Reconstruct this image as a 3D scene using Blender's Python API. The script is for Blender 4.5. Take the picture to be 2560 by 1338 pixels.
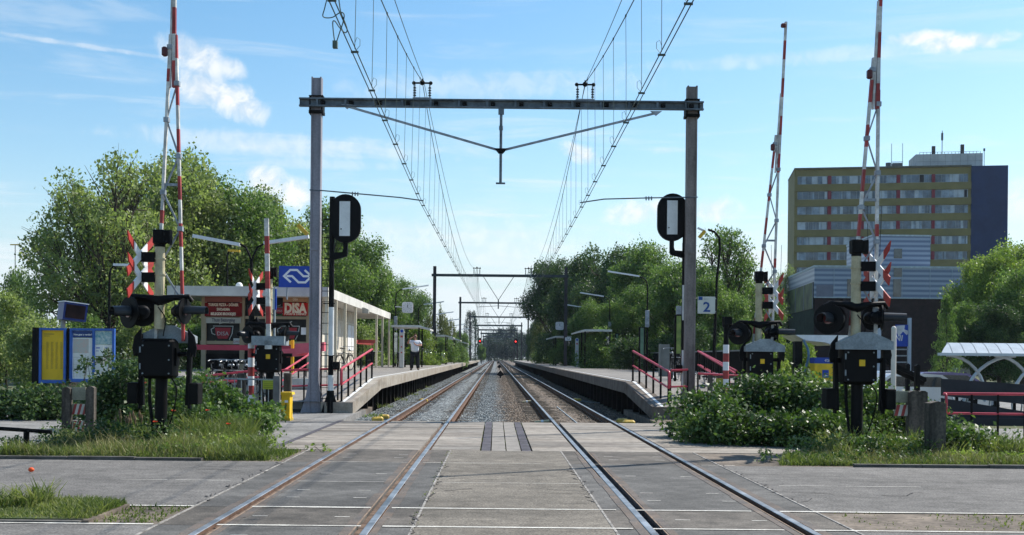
import bpy, bmesh, math, random
import numpy as np
from mathutils import Vector, Matrix
R = math.radians
for o in list(bpy.data.objects): bpy.data.objects.remove(o)
S = bpy.context.scene
COL = S.collection
F = 2800.0; PX, PY = 1240.0, 893.0; TILT = 0.0096; EYE = 1.6

# ---------------------------------------------------------------- camera
cam = bpy.data.cameras.new("Camera"); co = bpy.data.objects.new("Camera", cam); COL.objects.link(co)
S.camera = co
cam.sensor_width = 36.0; cam.lens = F/2560*36.0
cam.shift_x = 40/2560; cam.shift_y = 224/2560
cam.clip_start = 0.05; cam.clip_end = 5000
co.location = (0, 0, EYE)
co.rotation_euler = (Matrix.Rotation(R(90), 3, 'X') @ Matrix.Rotation(TILT, 3, 'Z')).to_euler()
# ---------------------------------------------------------------- light
SUNV = Vector((0.78, 0.50, 1.0)).normalized()
SUN_EL = math.asin(SUNV.z); SUN_AZ = math.atan2(SUNV.x, SUNV.y)
sl = bpy.data.lights.new("Sun", 'SUN'); sl.energy = 5.0; sl.angle = R(0.53); sl.color = (1.0, 0.95, 0.87)
so = bpy.data.objects.new("Sun", sl); COL.objects.link(so)
so.rotation_euler = SUNV.to_track_quat('Z', 'Y').to_euler()
S.view_settings.view_transform = 'Standard'; S.view_settings.look = 'None'
S.view_settings.gamma = 1.0; S.view_settings.exposure = 0.45
S.render.engine = 'CYCLES'
S.cycles.max_bounces = 6; S.cycles.transparent_max_bounces = 8
# ---------------------------------------------------------------- sky
w = bpy.data.worlds.new("World"); S.world = w; w.use_nodes = True
nt = w.node_tree; nt.nodes.clear()
def N(t, **kw):
    n = nt.nodes.new(t)
    for k, v in kw.items(): setattr(n, k, v)
    return n
def L(a, b): nt.links.new(a, b)
def M(op, a, b=None, c=None, clamp=False):
    n = N('ShaderNodeMath', operation=op); n.use_clamp = clamp
    for i, v in enumerate((a, b, c)):
        if v is None: continue
        if isinstance(v, (int, float)): n.inputs[i].default_value = v
        else: L(v, n.inputs[i])
    return n.outputs[0]
SKY_STR = 0.145
sky = N('ShaderNodeTexSky', sky_type='NISHITA'); sky.sun_disc = False
sky.sun_elevation = SUN_EL; sky.sun_rotation = SUN_AZ
sky.air_density = 1.1; sky.dust_density = 0.7; sky.ozone_density = 1.8; sky.altitude = 0
tc = N('ShaderNodeTexCoord'); sep = N('ShaderNodeSeparateXYZ'); L(tc.outputs['Generated'], sep.inputs[0])
dx, dy, dz = sep.outputs
az = M('ARCTAN2', dx, dy); el = M('ARCSINE', dz)
def noise(vec, scale, detail=5, rough=0.55, dist=0.0):
    n = N('ShaderNodeTexNoise'); n.inputs['Scale'].default_value = scale
    n.inputs['Detail'].default_value = detail; n.inputs['Roughness'].default_value = rough
    n.inputs['Distortion'].default_value = dist
    L(vec, n.inputs['Vector']); return n.outputs['Fac']
def comb(a, b, c=0.0):
    n = N('ShaderNodeCombineXYZ')
    for i, v in enumerate((a, b, c)):
        if isinstance(v, (int, float)): n.inputs[i].default_value = v
        else: L(v, n.inputs[i])
    return n.outputs[0]
v2 = comb(az, el)
nz = noise(v2, 48, 8, 0.62, 0.4); nz2 = noise(v2, 16, 3, 0.5)
nm = M('ADD', M('MULTIPLY', M('SUBTRACT', nz, 0.5), 4.4), M('MULTIPLY', M('SUBTRACT', nz2, 0.5), 1.6))
def smooth(x, a, b):
    n = N('ShaderNodeMapRange', interpolation_type='SMOOTHSTEP'); n.inputs[1].default_value = a; n.inputs[2].default_value = b
    L(x, n.inputs[0]); return n.outputs[0]
def sky_dir(px, py):
    x = (px-PX)/F; z = -((py-PY)-(px-PX)*TILT)/F
    return math.atan2(x, 1), math.atan2(z, math.hypot(x, 1))
mask = None
for (px, py, hx, hy, rot, st) in [(440,122,48,34,-0.3,0.8),(500,150,66,36,-.5,.85),(568,172,34,24,0,.75),(500,222,62,34,-.2,.9),(585,255,72,34,-.45,.95),(250,122,240,5,-.05,.35),(660,455,52,36,0,1.0),(725,480,52,30,-.2,1.0),(640,440,30,24,0,.9),(690,362,330,26,-.02,.42),(1250,215,360,30,.03,.3),(1120,600,330,50,0,.38),(2050,140,380,16,.02,.3),(800,410,160,12,0,.3),(1447,385,48,19,-0.35,0.95),
        (2300,95,75,15,0.0,0.9),(2400,106,90,19,0.0,1.0),(1590,528,75,26,0.1,0.8),(1775,524,60,28,0.0,0.8),(2560,500,120,40,0,0.5),(1665,376,45,8,0,0.35),
        (100,-330,400,120,0.2,.8),(2200,-500,500,120,-.2,.8),(-900,150,300,100,0,.9),(3600,250,380,90,0,.9)]:
    a0, e0 = sky_dir(px, py)
    u = M('SUBTRACT', az, a0); v = M('SUBTRACT', el, e0)
    c_, s_ = math.cos(rot), math.sin(rot)
    uu = M('ADD', M('MULTIPLY', u, c_*F/hx), M('MULTIPLY', v, s_*F/hx))
    vv = M('ADD', M('MULTIPLY', u, -s_*F/hy), M('MULTIPLY', v, c_*F/hy))
    q = M('ADD', M('MULTIPLY', uu, uu), M('MULTIPLY', vv, vv))
    m = M('SUBTRACT', M('ADD', 1.3, nm), q)
    m = M('MULTIPLY', smooth(m, -0.7, 1.9), st)
    mask = m if mask is None else M('MAXIMUM', mask, m)
# cirrus streaks: thin high veil stretched along azimuth, thicker low down
v3 = comb(M('ADD', M('MULTIPLY', az, 1.0), M('MULTIPLY', el, 1.4)), M('MULTIPLY', el, 9.0))
ci = noise(v3, 5.0, 7, 0.62, 0.6)
ci2 = noise(comb(az, M('MULTIPLY', el, 3.0)), 3.0, 3, 0.5)
low = smooth(el, 0.30, 0.02)
band = smooth(M('ADD', ci, M('MULTIPLY', M('SUBTRACT', ci2, 0.5), 0.55)), 0.49, 0.72)
cir = M('MULTIPLY', band, M('ADD', 0.22, M('MULTIPLY', low, 0.62)))
v4 = comb(az, M('MULTIPLY', el, 5.0)); bk = noise(v4, 7.0, 6, 0.55, 0.2)
bank = M('MULTIPLY', smooth(M('ADD', bk, M('MULTIPLY', smooth(el, 0.16, 0.03), 0.26)), 0.56, 0.82), smooth(el, 0.21, 0.08))
haze = M('ADD', M('MULTIPLY', smooth(el, 0.34, 0.02), 0.18), M('MULTIPLY', smooth(el, 0.17, 0.0), 0.6))
veil = M('MAXIMUM', haze, 0.0, clamp=True); wisp = M('MAXIMUM', cir, M('MULTIPLY', bank, 0.8), clamp=True)
def mixc(fac, a, b):
    n = N('ShaderNodeMix', data_type='RGBA'); L(fac, n.inputs['Factor'])
    for s_, v in ((n.inputs['A'], a), (n.inputs['B'], b)):
        if isinstance(v, tuple): s_.default_value = v
        else: L(v, s_)
    return n.outputs['Result']
k = 1/SKY_STR
hs = N('ShaderNodeHueSaturation'); hs.inputs['Saturation'].default_value = 1.27; hs.inputs['Value'].default_value = 0.86; hs.inputs['Hue'].default_value = 0.492; L(sky.outputs[0], hs.inputs['Color'])
c1 = mixc(veil, hs.outputs[0], (0.47*k, 0.60*k, 0.70*k, 1))
c1 = mixc(wisp, c1, (0.68*k, 0.735*k, 0.77*k, 1))
ccol = mixc(smooth(nz, .38, .60), (0.64*k, 0.68*k, 0.72*k, 1), (0.79*k, 0.795*k, 0.785*k, 1))
c2 = mixc(mask, c1, ccol)
bg = N('ShaderNodeBackground'); bg.inputs[1].default_value = SKY_STR; L(c2, bg.inputs[0])
wo = N('ShaderNodeOutputWorld'); L(bg.outputs[0], wo.inputs[0])

# ---------------------------------------------------------------- helpers
def W(px, py, D):
    a = px-PX; b = py-PY
    return Vector(((a+b*TILT)/F*D, D, EYE-(b-a*TILT)/F*D))
def X(px, D, py=PY): return W(px, py, D).x
def Z(py, D, px=PX): return W(px, py, D).z
MATS = {}
def mat(name, col, rough=0.8, var=0.12, scale=3.0, metal=0.0, bump=0.0, bscale=40.0, spec=0.3, col2=None, fine=0.0, fscale=60.0, em=None, estr=1.0, stretch=None, blot=0.0):
    if name in MATS: return MATS[name]
    m = bpy.data.materials.new(name); m.use_nodes = True; t = m.node_tree; t.nodes.clear()
    def n(k, **kw):
        x = t.nodes.new(k)
        for a, b in kw.items(): setattr(x, a, b)
        return x
    l = t.links.new
    out = n('ShaderNodeOutputMaterial'); b = n('ShaderNodeBsdfPrincipled'); l(b.outputs[0], out.inputs[0])
    b.inputs['Roughness'].default_value = rough; b.inputs['Metallic'].default_value = metal
    b.inputs['Specular IOR Level'].default_value = spec
    g = n('ShaderNodeNewGeometry')
    vec = g.outputs['Position']
    if stretch:
        mp = n('ShaderNodeMapping'); mp.inputs['Scale'].default_value = stretch; l(vec, mp.inputs[0]); vec = mp.outputs[0]
    c2 = col2 if col2 else tuple(max(0, c*(1-var*2.2)) for c in col)
    c1 = col if col2 else tuple(min(1, c*(1+var)) for c in col)
    nz = n('ShaderNodeTexNoise'); nz.inputs['Scale'].default_value = scale; nz.inputs['Detail'].default_value = 8; nz.inputs['Roughness'].default_value = .65
    l(vec, nz.inputs['Vector'])
    mr = n('ShaderNodeMapRange'); mr.inputs[1].default_value = .36; mr.inputs[2].default_value = .64; l(nz.outputs['Fac'], mr.inputs[0])
    mx = n('ShaderNodeMix', data_type='RGBA'); l(mr.outputs[0], mx.inputs['Factor'])
    mx.inputs['A'].default_value = (*c1, 1); mx.inputs['B'].default_value = (*c2, 1)
    cc = mx.outputs['Result']
    if fine > 0:
        fz = n('ShaderNodeTexNoise'); fz.inputs['Scale'].default_value = fscale; fz.inputs['Detail'].default_value = 3; l(g.outputs['Position'], fz.inputs['Vector'])
        fr = n('ShaderNodeMapRange'); fr.inputs[1].default_value = .3; fr.inputs[2].default_value = .7
        fr.inputs[3].default_value = 1-fine; fr.inputs[4].default_value = 1+fine; l(fz.outputs['Fac'], fr.inputs[0])
        vm = n('ShaderNodeVectorMath', operation='SCALE'); l(cc, vm.inputs[0]); l(fr.outputs[0], vm.inputs['Scale']); cc = vm.outputs[0]
    if blot > 0:
        for bs_, sx in ((.55, (.35,1.3,1)), (4.5, (1,1,1))):
            mp2 = n('ShaderNodeMapping'); mp2.inputs['Scale'].default_value = sx; l(g.outputs['Position'], mp2.inputs[0])
            bz_ = n('ShaderNodeTexNoise'); bz_.inputs['Scale'].default_value = bs_; bz_.inputs['Detail'].default_value = 6; bz_.inputs['Roughness'].default_value = .7; l(mp2.outputs[0], bz_.inputs['Vector'])
            br = n('ShaderNodeMapRange'); br.inputs[1].default_value = .34; br.inputs[2].default_value = .62; br.inputs[3].default_value = 1-blot; br.inputs[4].default_value = 1+blot*.5; l(bz_.outputs['Fac'], br.inputs[0])
            vm2 = n('ShaderNodeVectorMath', operation='SCALE'); l(cc, vm2.inputs[0]); l(br.outputs[0], vm2.inputs['Scale']); cc = vm2.outputs[0]
    l(cc, b.inputs['Base Color'])
    if bump > 0:
        bz = n('ShaderNodeTexNoise'); bz.inputs['Scale'].default_value = bscale; bz.inputs['Detail'].default_value = 4; l(g.outputs['Position'], bz.inputs['Vector'])
        bp = n('ShaderNodeBump'); bp.inputs['Strength'].default_value = bump; bp.inputs['Distance'].default_value = 0.02
        l(bz.outputs['Fac'], bp.inputs['Height']); l(bp.outputs[0], b.inputs['Normal'])
    if em:
        b.inputs['Emission Color'].default_value = (*em, 1); b.inputs['Emission Strength'].default_value = estr
    MATS[name] = m; return m
def leafmat(name, c1, c2, c3, trans=0.35, rough=0.5, spec=0.35):
    if name in MATS: return MATS[name]
    m = bpy.data.materials.new(name); m.use_nodes = True; t = m.node_tree; t.nodes.clear(); l = t.links.new
    def n(k, **kw):
        x = t.nodes.new(k)
        for a, b in kw.items(): setattr(x, a, b)
        return x
    out = n('ShaderNodeOutputMaterial'); g = n('ShaderNodeNewGeometry')
    cr = n('ShaderNodeValToRGB'); e = cr.color_ramp.elements
    e[0].position = 0; e[0].color = (*c1, 1); e[1].position = 1; e[1].color = (*c3, 1)
    x = cr.color_ramp.elements.new(.5); x.color = (*c2, 1)
    nz = n('ShaderNodeTexNoise'); nz.inputs['Scale'].default_value = 0.7; nz.inputs['Detail'].default_value = 3; l(g.outputs['Position'], nz.inputs['Vector'])
    ad = n('ShaderNodeMath', operation='ADD'); ad.use_clamp = True
    mr = n('ShaderNodeMapRange'); mr.inputs[1].default_value = .3; mr.inputs[2].default_value = .7; mr.inputs[3].default_value = -.3; mr.inputs[4].default_value = .4
    l(nz.outputs['Fac'], mr.inputs[0])
    ml = n('ShaderNodeMath', operation='MULTIPLY'); ml.inputs[1].default_value = .8; l(g.outputs['Random Per Island'], ml.inputs[0])
    l(mr.outputs[0], ad.inputs[0]); l(ml.outputs[0], ad.inputs[1]); l(ad.outputs[0], cr.inputs[0])
    b = n('ShaderNodeBsdfPrincipled'); b.inputs['Roughness'].default_value = rough; b.inputs['Specular IOR Level'].default_value = spec
    tr = n('ShaderNodeBsdfTranslucent')
    sc = n('ShaderNodeVectorMath', operation='MULTIPLY'); sc.inputs[1].default_value = (1.2, 1.35, 0.75); l(cr.outputs[0], sc.inputs[0])
    l(cr.outputs[0], b.inputs['Base Color']); l(sc.outputs[0], tr.inputs[0])
    mx = n('ShaderNodeMixShader'); mx.inputs[0].default_value = trans; l(b.outputs[0], mx.inputs[1]); l(tr.outputs[0], mx.inputs[2]); l(mx.outputs[0], out.inputs[0])
    MATS[name] = m; return m

def wloc(o):
    v = Vector((0, 0, 0))
    while o is not None: v += o.location; o = o.parent
    return v
class MB:
    def __init__(s): s.v = []; s.f = []; s.m = []
    def add(s, vs, fs, mi=0):
        b = len(s.v); s.v += [tuple(v) for v in vs]; s.f += [tuple(b+i for i in f) for f in fs]; s.m += [mi]*len(fs)
        return s
    def boxb(s, x0, x1, y0, y1, z0, z1, mi=0):
        vs = [(x, y, z) for z in (z0, z1) for y in (y0, y1) for x in (x0, x1)]
        return s.add(vs, [(0,2,3,1),(4,5,7,6),(0,1,5,4),(2,6,7,3),(0,4,6,2),(1,3,7,5)], mi)
    def box(s, c, sz, rz=0, mi=0, rot=None):
        m = rot if rot is not None else Matrix.Rotation(rz, 3, 'Z')
        vs = [Vector(c)+m@Vector((x*sz[0]/2, y*sz[1]/2, z*sz[2]/2)) for z in (-1,1) for y in (-1,1) for x in (-1,1)]
        return s.add(vs, [(0,2,3,1),(4,5,7,6),(0,1,5,4),(2,6,7,3),(0,4,6,2),(1,3,7,5)], mi)
    def bbox(s, c, sz, bev=0.02, rz=0, mi=0):      # chamfered box
        hx, hy, hz = (q/2 for q in sz); b = bev; m = Matrix.Rotation(rz, 3, 'Z')
        ring = [(hx-b,-hy),(hx,-hy+b),(hx,hy-b),(hx-b,hy),(-hx+b,hy),(-hx,hy-b),(-hx,-hy+b),(-hx+b,-hy)]
        ins = [(x*(1-b/hx), y*(1-b/hy)) for x, y in ring]
        vs = []
        for z, rr in ((-hz, ins), (-hz+b, ring), (hz-b, ring), (hz, ins)): vs += [Vector(c)+m@Vector((x, y, z)) for x, y in rr]
        fs = [tuple(range(7, -1, -1)), tuple(range(24, 32))]
        for k_ in range(3):
            for i in range(8): j = (i+1) % 8; fs.append((k_*8+i, k_*8+j, k_*8+8+j, k_*8+8+i))
        return s.add(vs, fs, mi)
    def bar(s, a, b, wd, ht=None, mi=0, up=None):
        a = Vector(a); b = Vector(b); d = (b-a); ln = d.length; d.normalize(); ht = ht or wd
        u = Vector(up) if up else (Vector((0,0,1)) if abs(d.z) < .95 else Vector((0,1,0)))
        x = d.cross(u).normalized(); y = x.cross(d).normalized()
        vs = [p+x*sx*wd/2+y*sy*ht/2 for p in (a, b) for sx, sy in ((-1,-1),(1,-1),(1,1),(-1,1))]
        return s.add(vs, [(3,2,1,0),(4,5,6,7),(0,1,5,4),(1,2,6,5),(2,3,7,6),(3,0,4,7)], mi)
    def cyl(s, a, b, r0, r1=None, n=12, mi=0, caps=True):
        return s.tube([a, b], [r0, r0 if r1 is None else r1], n, mi, caps)
    def tube(s, pts, r, n=8, mi=0, caps=True, closed=False):
        P = [Vector(p) for p in pts]; K = len(P); rs = r if isinstance(r, (list, tuple)) else [r]*K
        vs = []; prev = None
        for i, p in enumerate(P):
            if closed: d = P[(i+1) % K]-P[i-1]
            else: d = P[min(i+1, K-1)]-P[max(i-1, 0)]
            d.normalize()
            if prev is None:
                u = Vector((0,0,1)) if abs(d.z) < .9 else Vector((1,0,0))
                x = d.cross(u).normalized()
            else:
                x = (prev-d*prev.dot(d)).normalized()
            prev = x; y = d.cross(x)
            vs += [p+(x*math.cos(2*math.pi*j/n)+y*math.sin(2*math.pi*j/n))*rs[i] for j in range(n)]
        fs = []
        for i in range(K if closed else K-1):
            i2 = (i+1) % K
            for j in range(n): j2 = (j+1) % n; fs.append((i*n+j, i*n+j2, i2*n+j2, i2*n+j))
        if caps and not closed: fs += [tuple(range(n-1, -1, -1)), tuple((K-1)*n+j for j in range(n))]
        return s.add(vs, fs, mi)
    def prism(s, poly, o, ux, uy, d, mi=0):       # polygon (2D) swept by vector d
        o = Vector(o); ux = Vector(ux); uy = Vector(uy); d = Vector(d); n = len(poly)
        vs = [o+ux*p[0]+uy*p[1] for p in poly]; vs += [v+d for v in vs]
        fs = [tuple(range(n-1, -1, -1)), tuple(range(n, 2*n))]+[(i, (i+1) % n, n+(i+1) % n, n+i) for i in range(n)]
        return s.add(vs, fs, mi)
    def ball(s, c, r, n=10, mi=0, sc=(1,1,1)):
        c = Vector(c); K = n//2+1; vs = [c+Vector((0,0,r*sc[2]))]
        for i in range(1, K):
            t_ = math.pi*i/K
            vs += [c+Vector((r*sc[0]*math.sin(t_)*math.cos(2*math.pi*j/n), r*sc[1]*math.sin(t_)*math.sin(2*math.pi*j/n), r*sc[2]*math.cos(t_))) for j in range(n)]
        vs.append(c-Vector((0,0,r*sc[2]))); fs = [(0, 1+j, 1+(j+1) % n) for j in range(n)]
        for i in range(K-2):
            for j in range(n): a = 1+i*n; fs.append((a+j, a+n+j, a+n+(j+1) % n, a+(j+1) % n))
        a = 1+(K-2)*n; e = len(vs)-1; fs += [(e, a+(j+1) % n, a+j) for j in range(n)]
        return s.add(vs, fs, mi)
    def strip(s, pts, wd, o, ux, uy, d, mi=0):     # mitred polyline stroke as a thin plate
        n = len(pts); Lf = []; Rt = []
        for i in range(n):
            p = Vector(pts[i]).to_2d() if len(pts[i]) > 2 else Vector(pts[i])
            a = (Vector(pts[i])-Vector(pts[i-1])).normalized() if i > 0 else None
            b = (Vector(pts[i+1])-Vector(pts[i])).normalized() if i < n-1 else None
            if a is None: a = b
            if b is None: b = a
            t_ = (a+b).normalized(); nn = Vector((-t_.y, t_.x)); na = Vector((-a.y, a.x)); k_ = wd/2/max(.3, nn.dot(na))
            Lf.append(p+nn*k_); Rt.append(p-nn*k_)
        for i in range(n-1):
            s.prism([Rt[i], Rt[i+1], Lf[i+1], Lf[i]], o, ux, uy, d, mi)
        return s
    def text(s, st, size, o, ux, uy, d=0.006, mi=0, align='CENTER', bold=0.0, sx=1.0):
        c = bpy.data.curves.new('t', 'FONT'); c.body = st; c.size = size; c.align_x = align; c.resolution_u = 2; c.offset = bold
        ob = bpy.data.objects.new('t', c); me = bpy.data.meshes.new_from_object(ob)
        o = Vector(o); ux = Vector(ux); uy = Vector(uy); nrm = ux.cross(uy).normalized()*d
        vs = [o+ux*v.co.x*sx+uy*v.co.y+nrm for v in me.vertices]; fs = [tuple(p.vertices) for p in me.polygons]
        s.add(vs, fs, mi)
        bpy.data.objects.remove(ob); bpy.data.curves.remove(c); bpy.data.meshes.remove(me)
        return s
    def build(s, name, mats, parent=None, smooth=False):
        me = bpy.data.meshes.new(name)
        if parent is None:
            a = np.array(s.v); off = Vector(((a[:,0].min()+a[:,0].max())/2, (a[:,1].min()+a[:,1].max())/2, a[:,2].min()))
        else: off = wloc(parent)
        me.from_pydata([(x-off[0], y-off[1], z-off[2]) for x, y, z in s.v], [], s.f)
        for m in (mats if isinstance(mats, (list, tuple)) else [mats]): me.materials.append(m)
        me.polygons.foreach_set('material_index', s.m)
        if smooth: me.polygons.foreach_set('use_smooth', [True]*len(s.f))
        me.validate(); me.update()
        if smooth:
            try: me.set_sharp_from_angle(angle=R(40))
            except Exception: pass
        o = bpy.data.objects.new(name, me); COL.objects.link(o)
        if parent is None: o.location = off
        else: o.parent = parent
        return o
def thing(name, label, cat, loc=(0,0,0), group=None, kind=None):
    o = bpy.data.objects.new(name, None); COL.objects.link(o); o.location = loc; o.empty_display_size = .2
    return tag(o, label, cat, group, kind)
def tag(o, label=None, cat=None, group=None, kind=None):
    for k_, v_ in (('label', label), ('category', cat), ('group', group), ('kind', kind)):
        if v_: o[k_] = v_
    return o
def copy_tree(o, parent=None):
    c = o.copy(); COL.objects.link(c); c.parent = parent
    for ch in list(o.children): copy_tree(ch, c)
    return c
def structure(o, label=None, cat='ground'):
    o['kind'] = 'structure'; o['label'] = label or o.name.replace('_', ' '); o['category'] = cat; return o
def quadmesh(name, V, mats, parent=None, quads=None, off=None):
    """fast mesh of separate quads: V (n,4,3)"""
    n = len(V); me = bpy.data.meshes.new(name); me.vertices.add(n*4); me.loops.add(n*4); me.polygons.add(n)
    if off is not None: V = V-np.array(off)
    me.vertices.foreach_set('co', V.reshape(-1).astype(np.float32))
    me.loops.foreach_set('vertex_index', np.arange(n*4, dtype=np.int32))
    me.polygons.foreach_set('loop_start', np.arange(0, n*4, 4, dtype=np.int32))
    me.polygons.foreach_set('loop_total', np.full(n, 4, dtype=np.int32))
    for m in (mats if isinstance(mats, (list, tuple)) else [mats]): me.materials.append(m)
    me.update(calc_edges=True)
    o = bpy.data.objects.new(name, me); COL.objects.link(o)
    if parent: o.parent = parent
    elif off is not None: o.location = off
    return o
def leafquads(C, size, rng, up=0.0, ar=0.6):
    n = len(C); nr = rng.normal(size=(n,3)); nr[:,2] += up*1.5; nr /= np.linalg.norm(nr, axis=1)[:,None]
    t = rng.normal(size=(n,3)); t -= nr*(t*nr).sum(1)[:,None]; t /= np.linalg.norm(t, axis=1)[:,None]
    b = np.cross(nr, t); s = size*rng.uniform(.45, 1.5, size=(n,1))
    q = np.stack([C-t*s*.5, C+b*s*ar*.5-nr*s*.08, C+t*s*.5, C-b*s*ar*.5-nr*s*.08], axis=1)
    return q
# ================================================================ materials
m_asph = mat('asphalt_road', (.158,.149,.138), .92, .10, .5, fine=.46, fscale=38, bump=.5, bscale=60, blot=.27)
m_asph2 = mat('asphalt_crossing', (.178,.158,.130), .92, .10, .6, fine=.44, fscale=38, bump=.5, bscale=60, blot=.30)
m_rub = mat('crossing_panel', (.113,.108,.100), .85, .14, 1.1, fine=.36, fscale=42, bump=.3, bscale=60, blot=.30)
m_rub2 = mat('worn_panel', (.118,.104,.088), .85, .14, 1.5, fine=.36, fscale=42, bump=.3, bscale=60, blot=.34)
m_slab = mat('concrete_slab', (.32,.290,.250), .88, .12, 1.4, fine=.16, fscale=30, bump=.1, stretch=(.35,2.2,1), col2=(.185,.158,.130), blot=.27)
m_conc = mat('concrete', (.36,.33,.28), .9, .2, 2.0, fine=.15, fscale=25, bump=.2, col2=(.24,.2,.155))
m_concd = mat('shaded_stained_concrete', (.19,.165,.14), .9, .2, 2.5, fine=.2, fscale=20, bump=.25, col2=(.10,.08,.062))  # darker than plain concrete: shade of the right platform edge put into the colour
m_kerb = mat('kerb_stone', (.12,.115,.105), .9, .2, 2.5, fine=.3, fscale=20, bump=.25, col2=(.06,.055,.045))
m_pave = mat('paving', (.225,.217,.205), .9, .12, 1.2, fine=.22, fscale=18, bump=.15, blot=.2)
m_brick = mat('brick_paving', (.17,.138,.108), .92, .2, 1.5, blot=.25, fine=.3, fscale=14, bump=.3, bscale=18)
m_dstrip = mat('dark_paver', (.085,.078,.09), .85, .2, 3.0, fine=.2)
m_line = mat('worn_white_paint', (.66,.64,.58), .85, .25, 3.5, fine=.2, fscale=40, col2=(.42,.40,.36))
m_white = mat('white_paint', (.72,.73,.71), .5, .06, 3.0, fine=.05)
m_soil = mat('soil', (.10,.095,.05), .95, .2, 1.2, fine=.3, col2=(.05,.075,.02))
m_steel = mat('rail_head', (.36,.37,.38), .42, .2, 2.0, metal=.75, blot=.2)
m_rust = mat('rusty_steel', (.16,.085,.045), .85, .2, 4.0, fine=.25, fscale=40, bump=.2)
m_railside = mat('rail_web', (.13,.075,.05), .9, .2, 4.0, fine=.3)
m_groove = mat('flangeway', (.055,.05,.048), .95, .2, 3.0)
m_wood = mat('sleeper_wood', (.10,.082,.062), .95, .2, 2.0, fine=.35, fscale=25, bump=.4, stretch=(1,6,6))
m_black = mat('black_paint', (.0035,.0035,.004), .55, .15, 4.0, spec=.14)
m_black2 = mat('weathered_black', (.007,.0065,.006), .65, .3, 4.0, spec=.12)
m_cream = mat('cream_paint', (.50,.44,.28), .55, .12, 4.0, fine=.1, blot=.14)
m_galv = mat('galvanised_steel', (.30,.33,.36), .55, .15, 5.0, metal=.25, fine=.12, fscale=30)
m_galvd = mat('galvanised_housing', (.27,.31,.33), .6, .12, 6.0, metal=.1, fine=.15, fscale=40)
m_mast = mat('mast_grey', (.27,.26,.29), .7, .12, 2.5, fine=.12, fscale=20, stretch=(1,1,.3))
m_mastb = mat('mast_grey_shaded', (.22,.19,.175), .75, .2, 2.5, fine=.15, fscale=20, stretch=(1,1,.3))  # darker, browner copy of the mast grey: right mast's shade put into the colour
m_beam = mat('beam_steel', (.125,.155,.18), .6, .2, 3.0, metal=.2, fine=.15, fscale=15)
m_wire = mat('copper_wire', (.10,.135,.115), .6, .2, 2.0, metal=.3)
m_red = mat('red_paint', (.38,.055,.05), .5, .15, 3.0, fine=.1, blot=.15)
m_railred = mat('handrail_red', (.52,.06,.085), .42, .12, 4.0, fine=.06)
m_yel = mat('yellow_paint', (.80,.50,.02), .5, .08, 3.0, fine=.05)
m_blue = mat('sign_blue', (.012,.055,.36), .45, .06, 3.0)
m_blue2 = mat('frame_blue', (.035,.12,.42), .5, .1, 3.0)
m_wht = mat('sign_white', (.78,.79,.80), .5, .03, 3.0)
m_glass = mat('dark_glass', (.02,.025,.028), .08, .1, 2.0, spec=.8)
m_kiosk = mat('kiosk_cream', (.66,.62,.54), .6, .06, 1.5, fine=.04)
m_woodp = mat('weathered_timber', (.10,.085,.07), .9, .25, 2.5, fine=.3, fscale=25, bump=.3, stretch=(3,3,.5))

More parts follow.
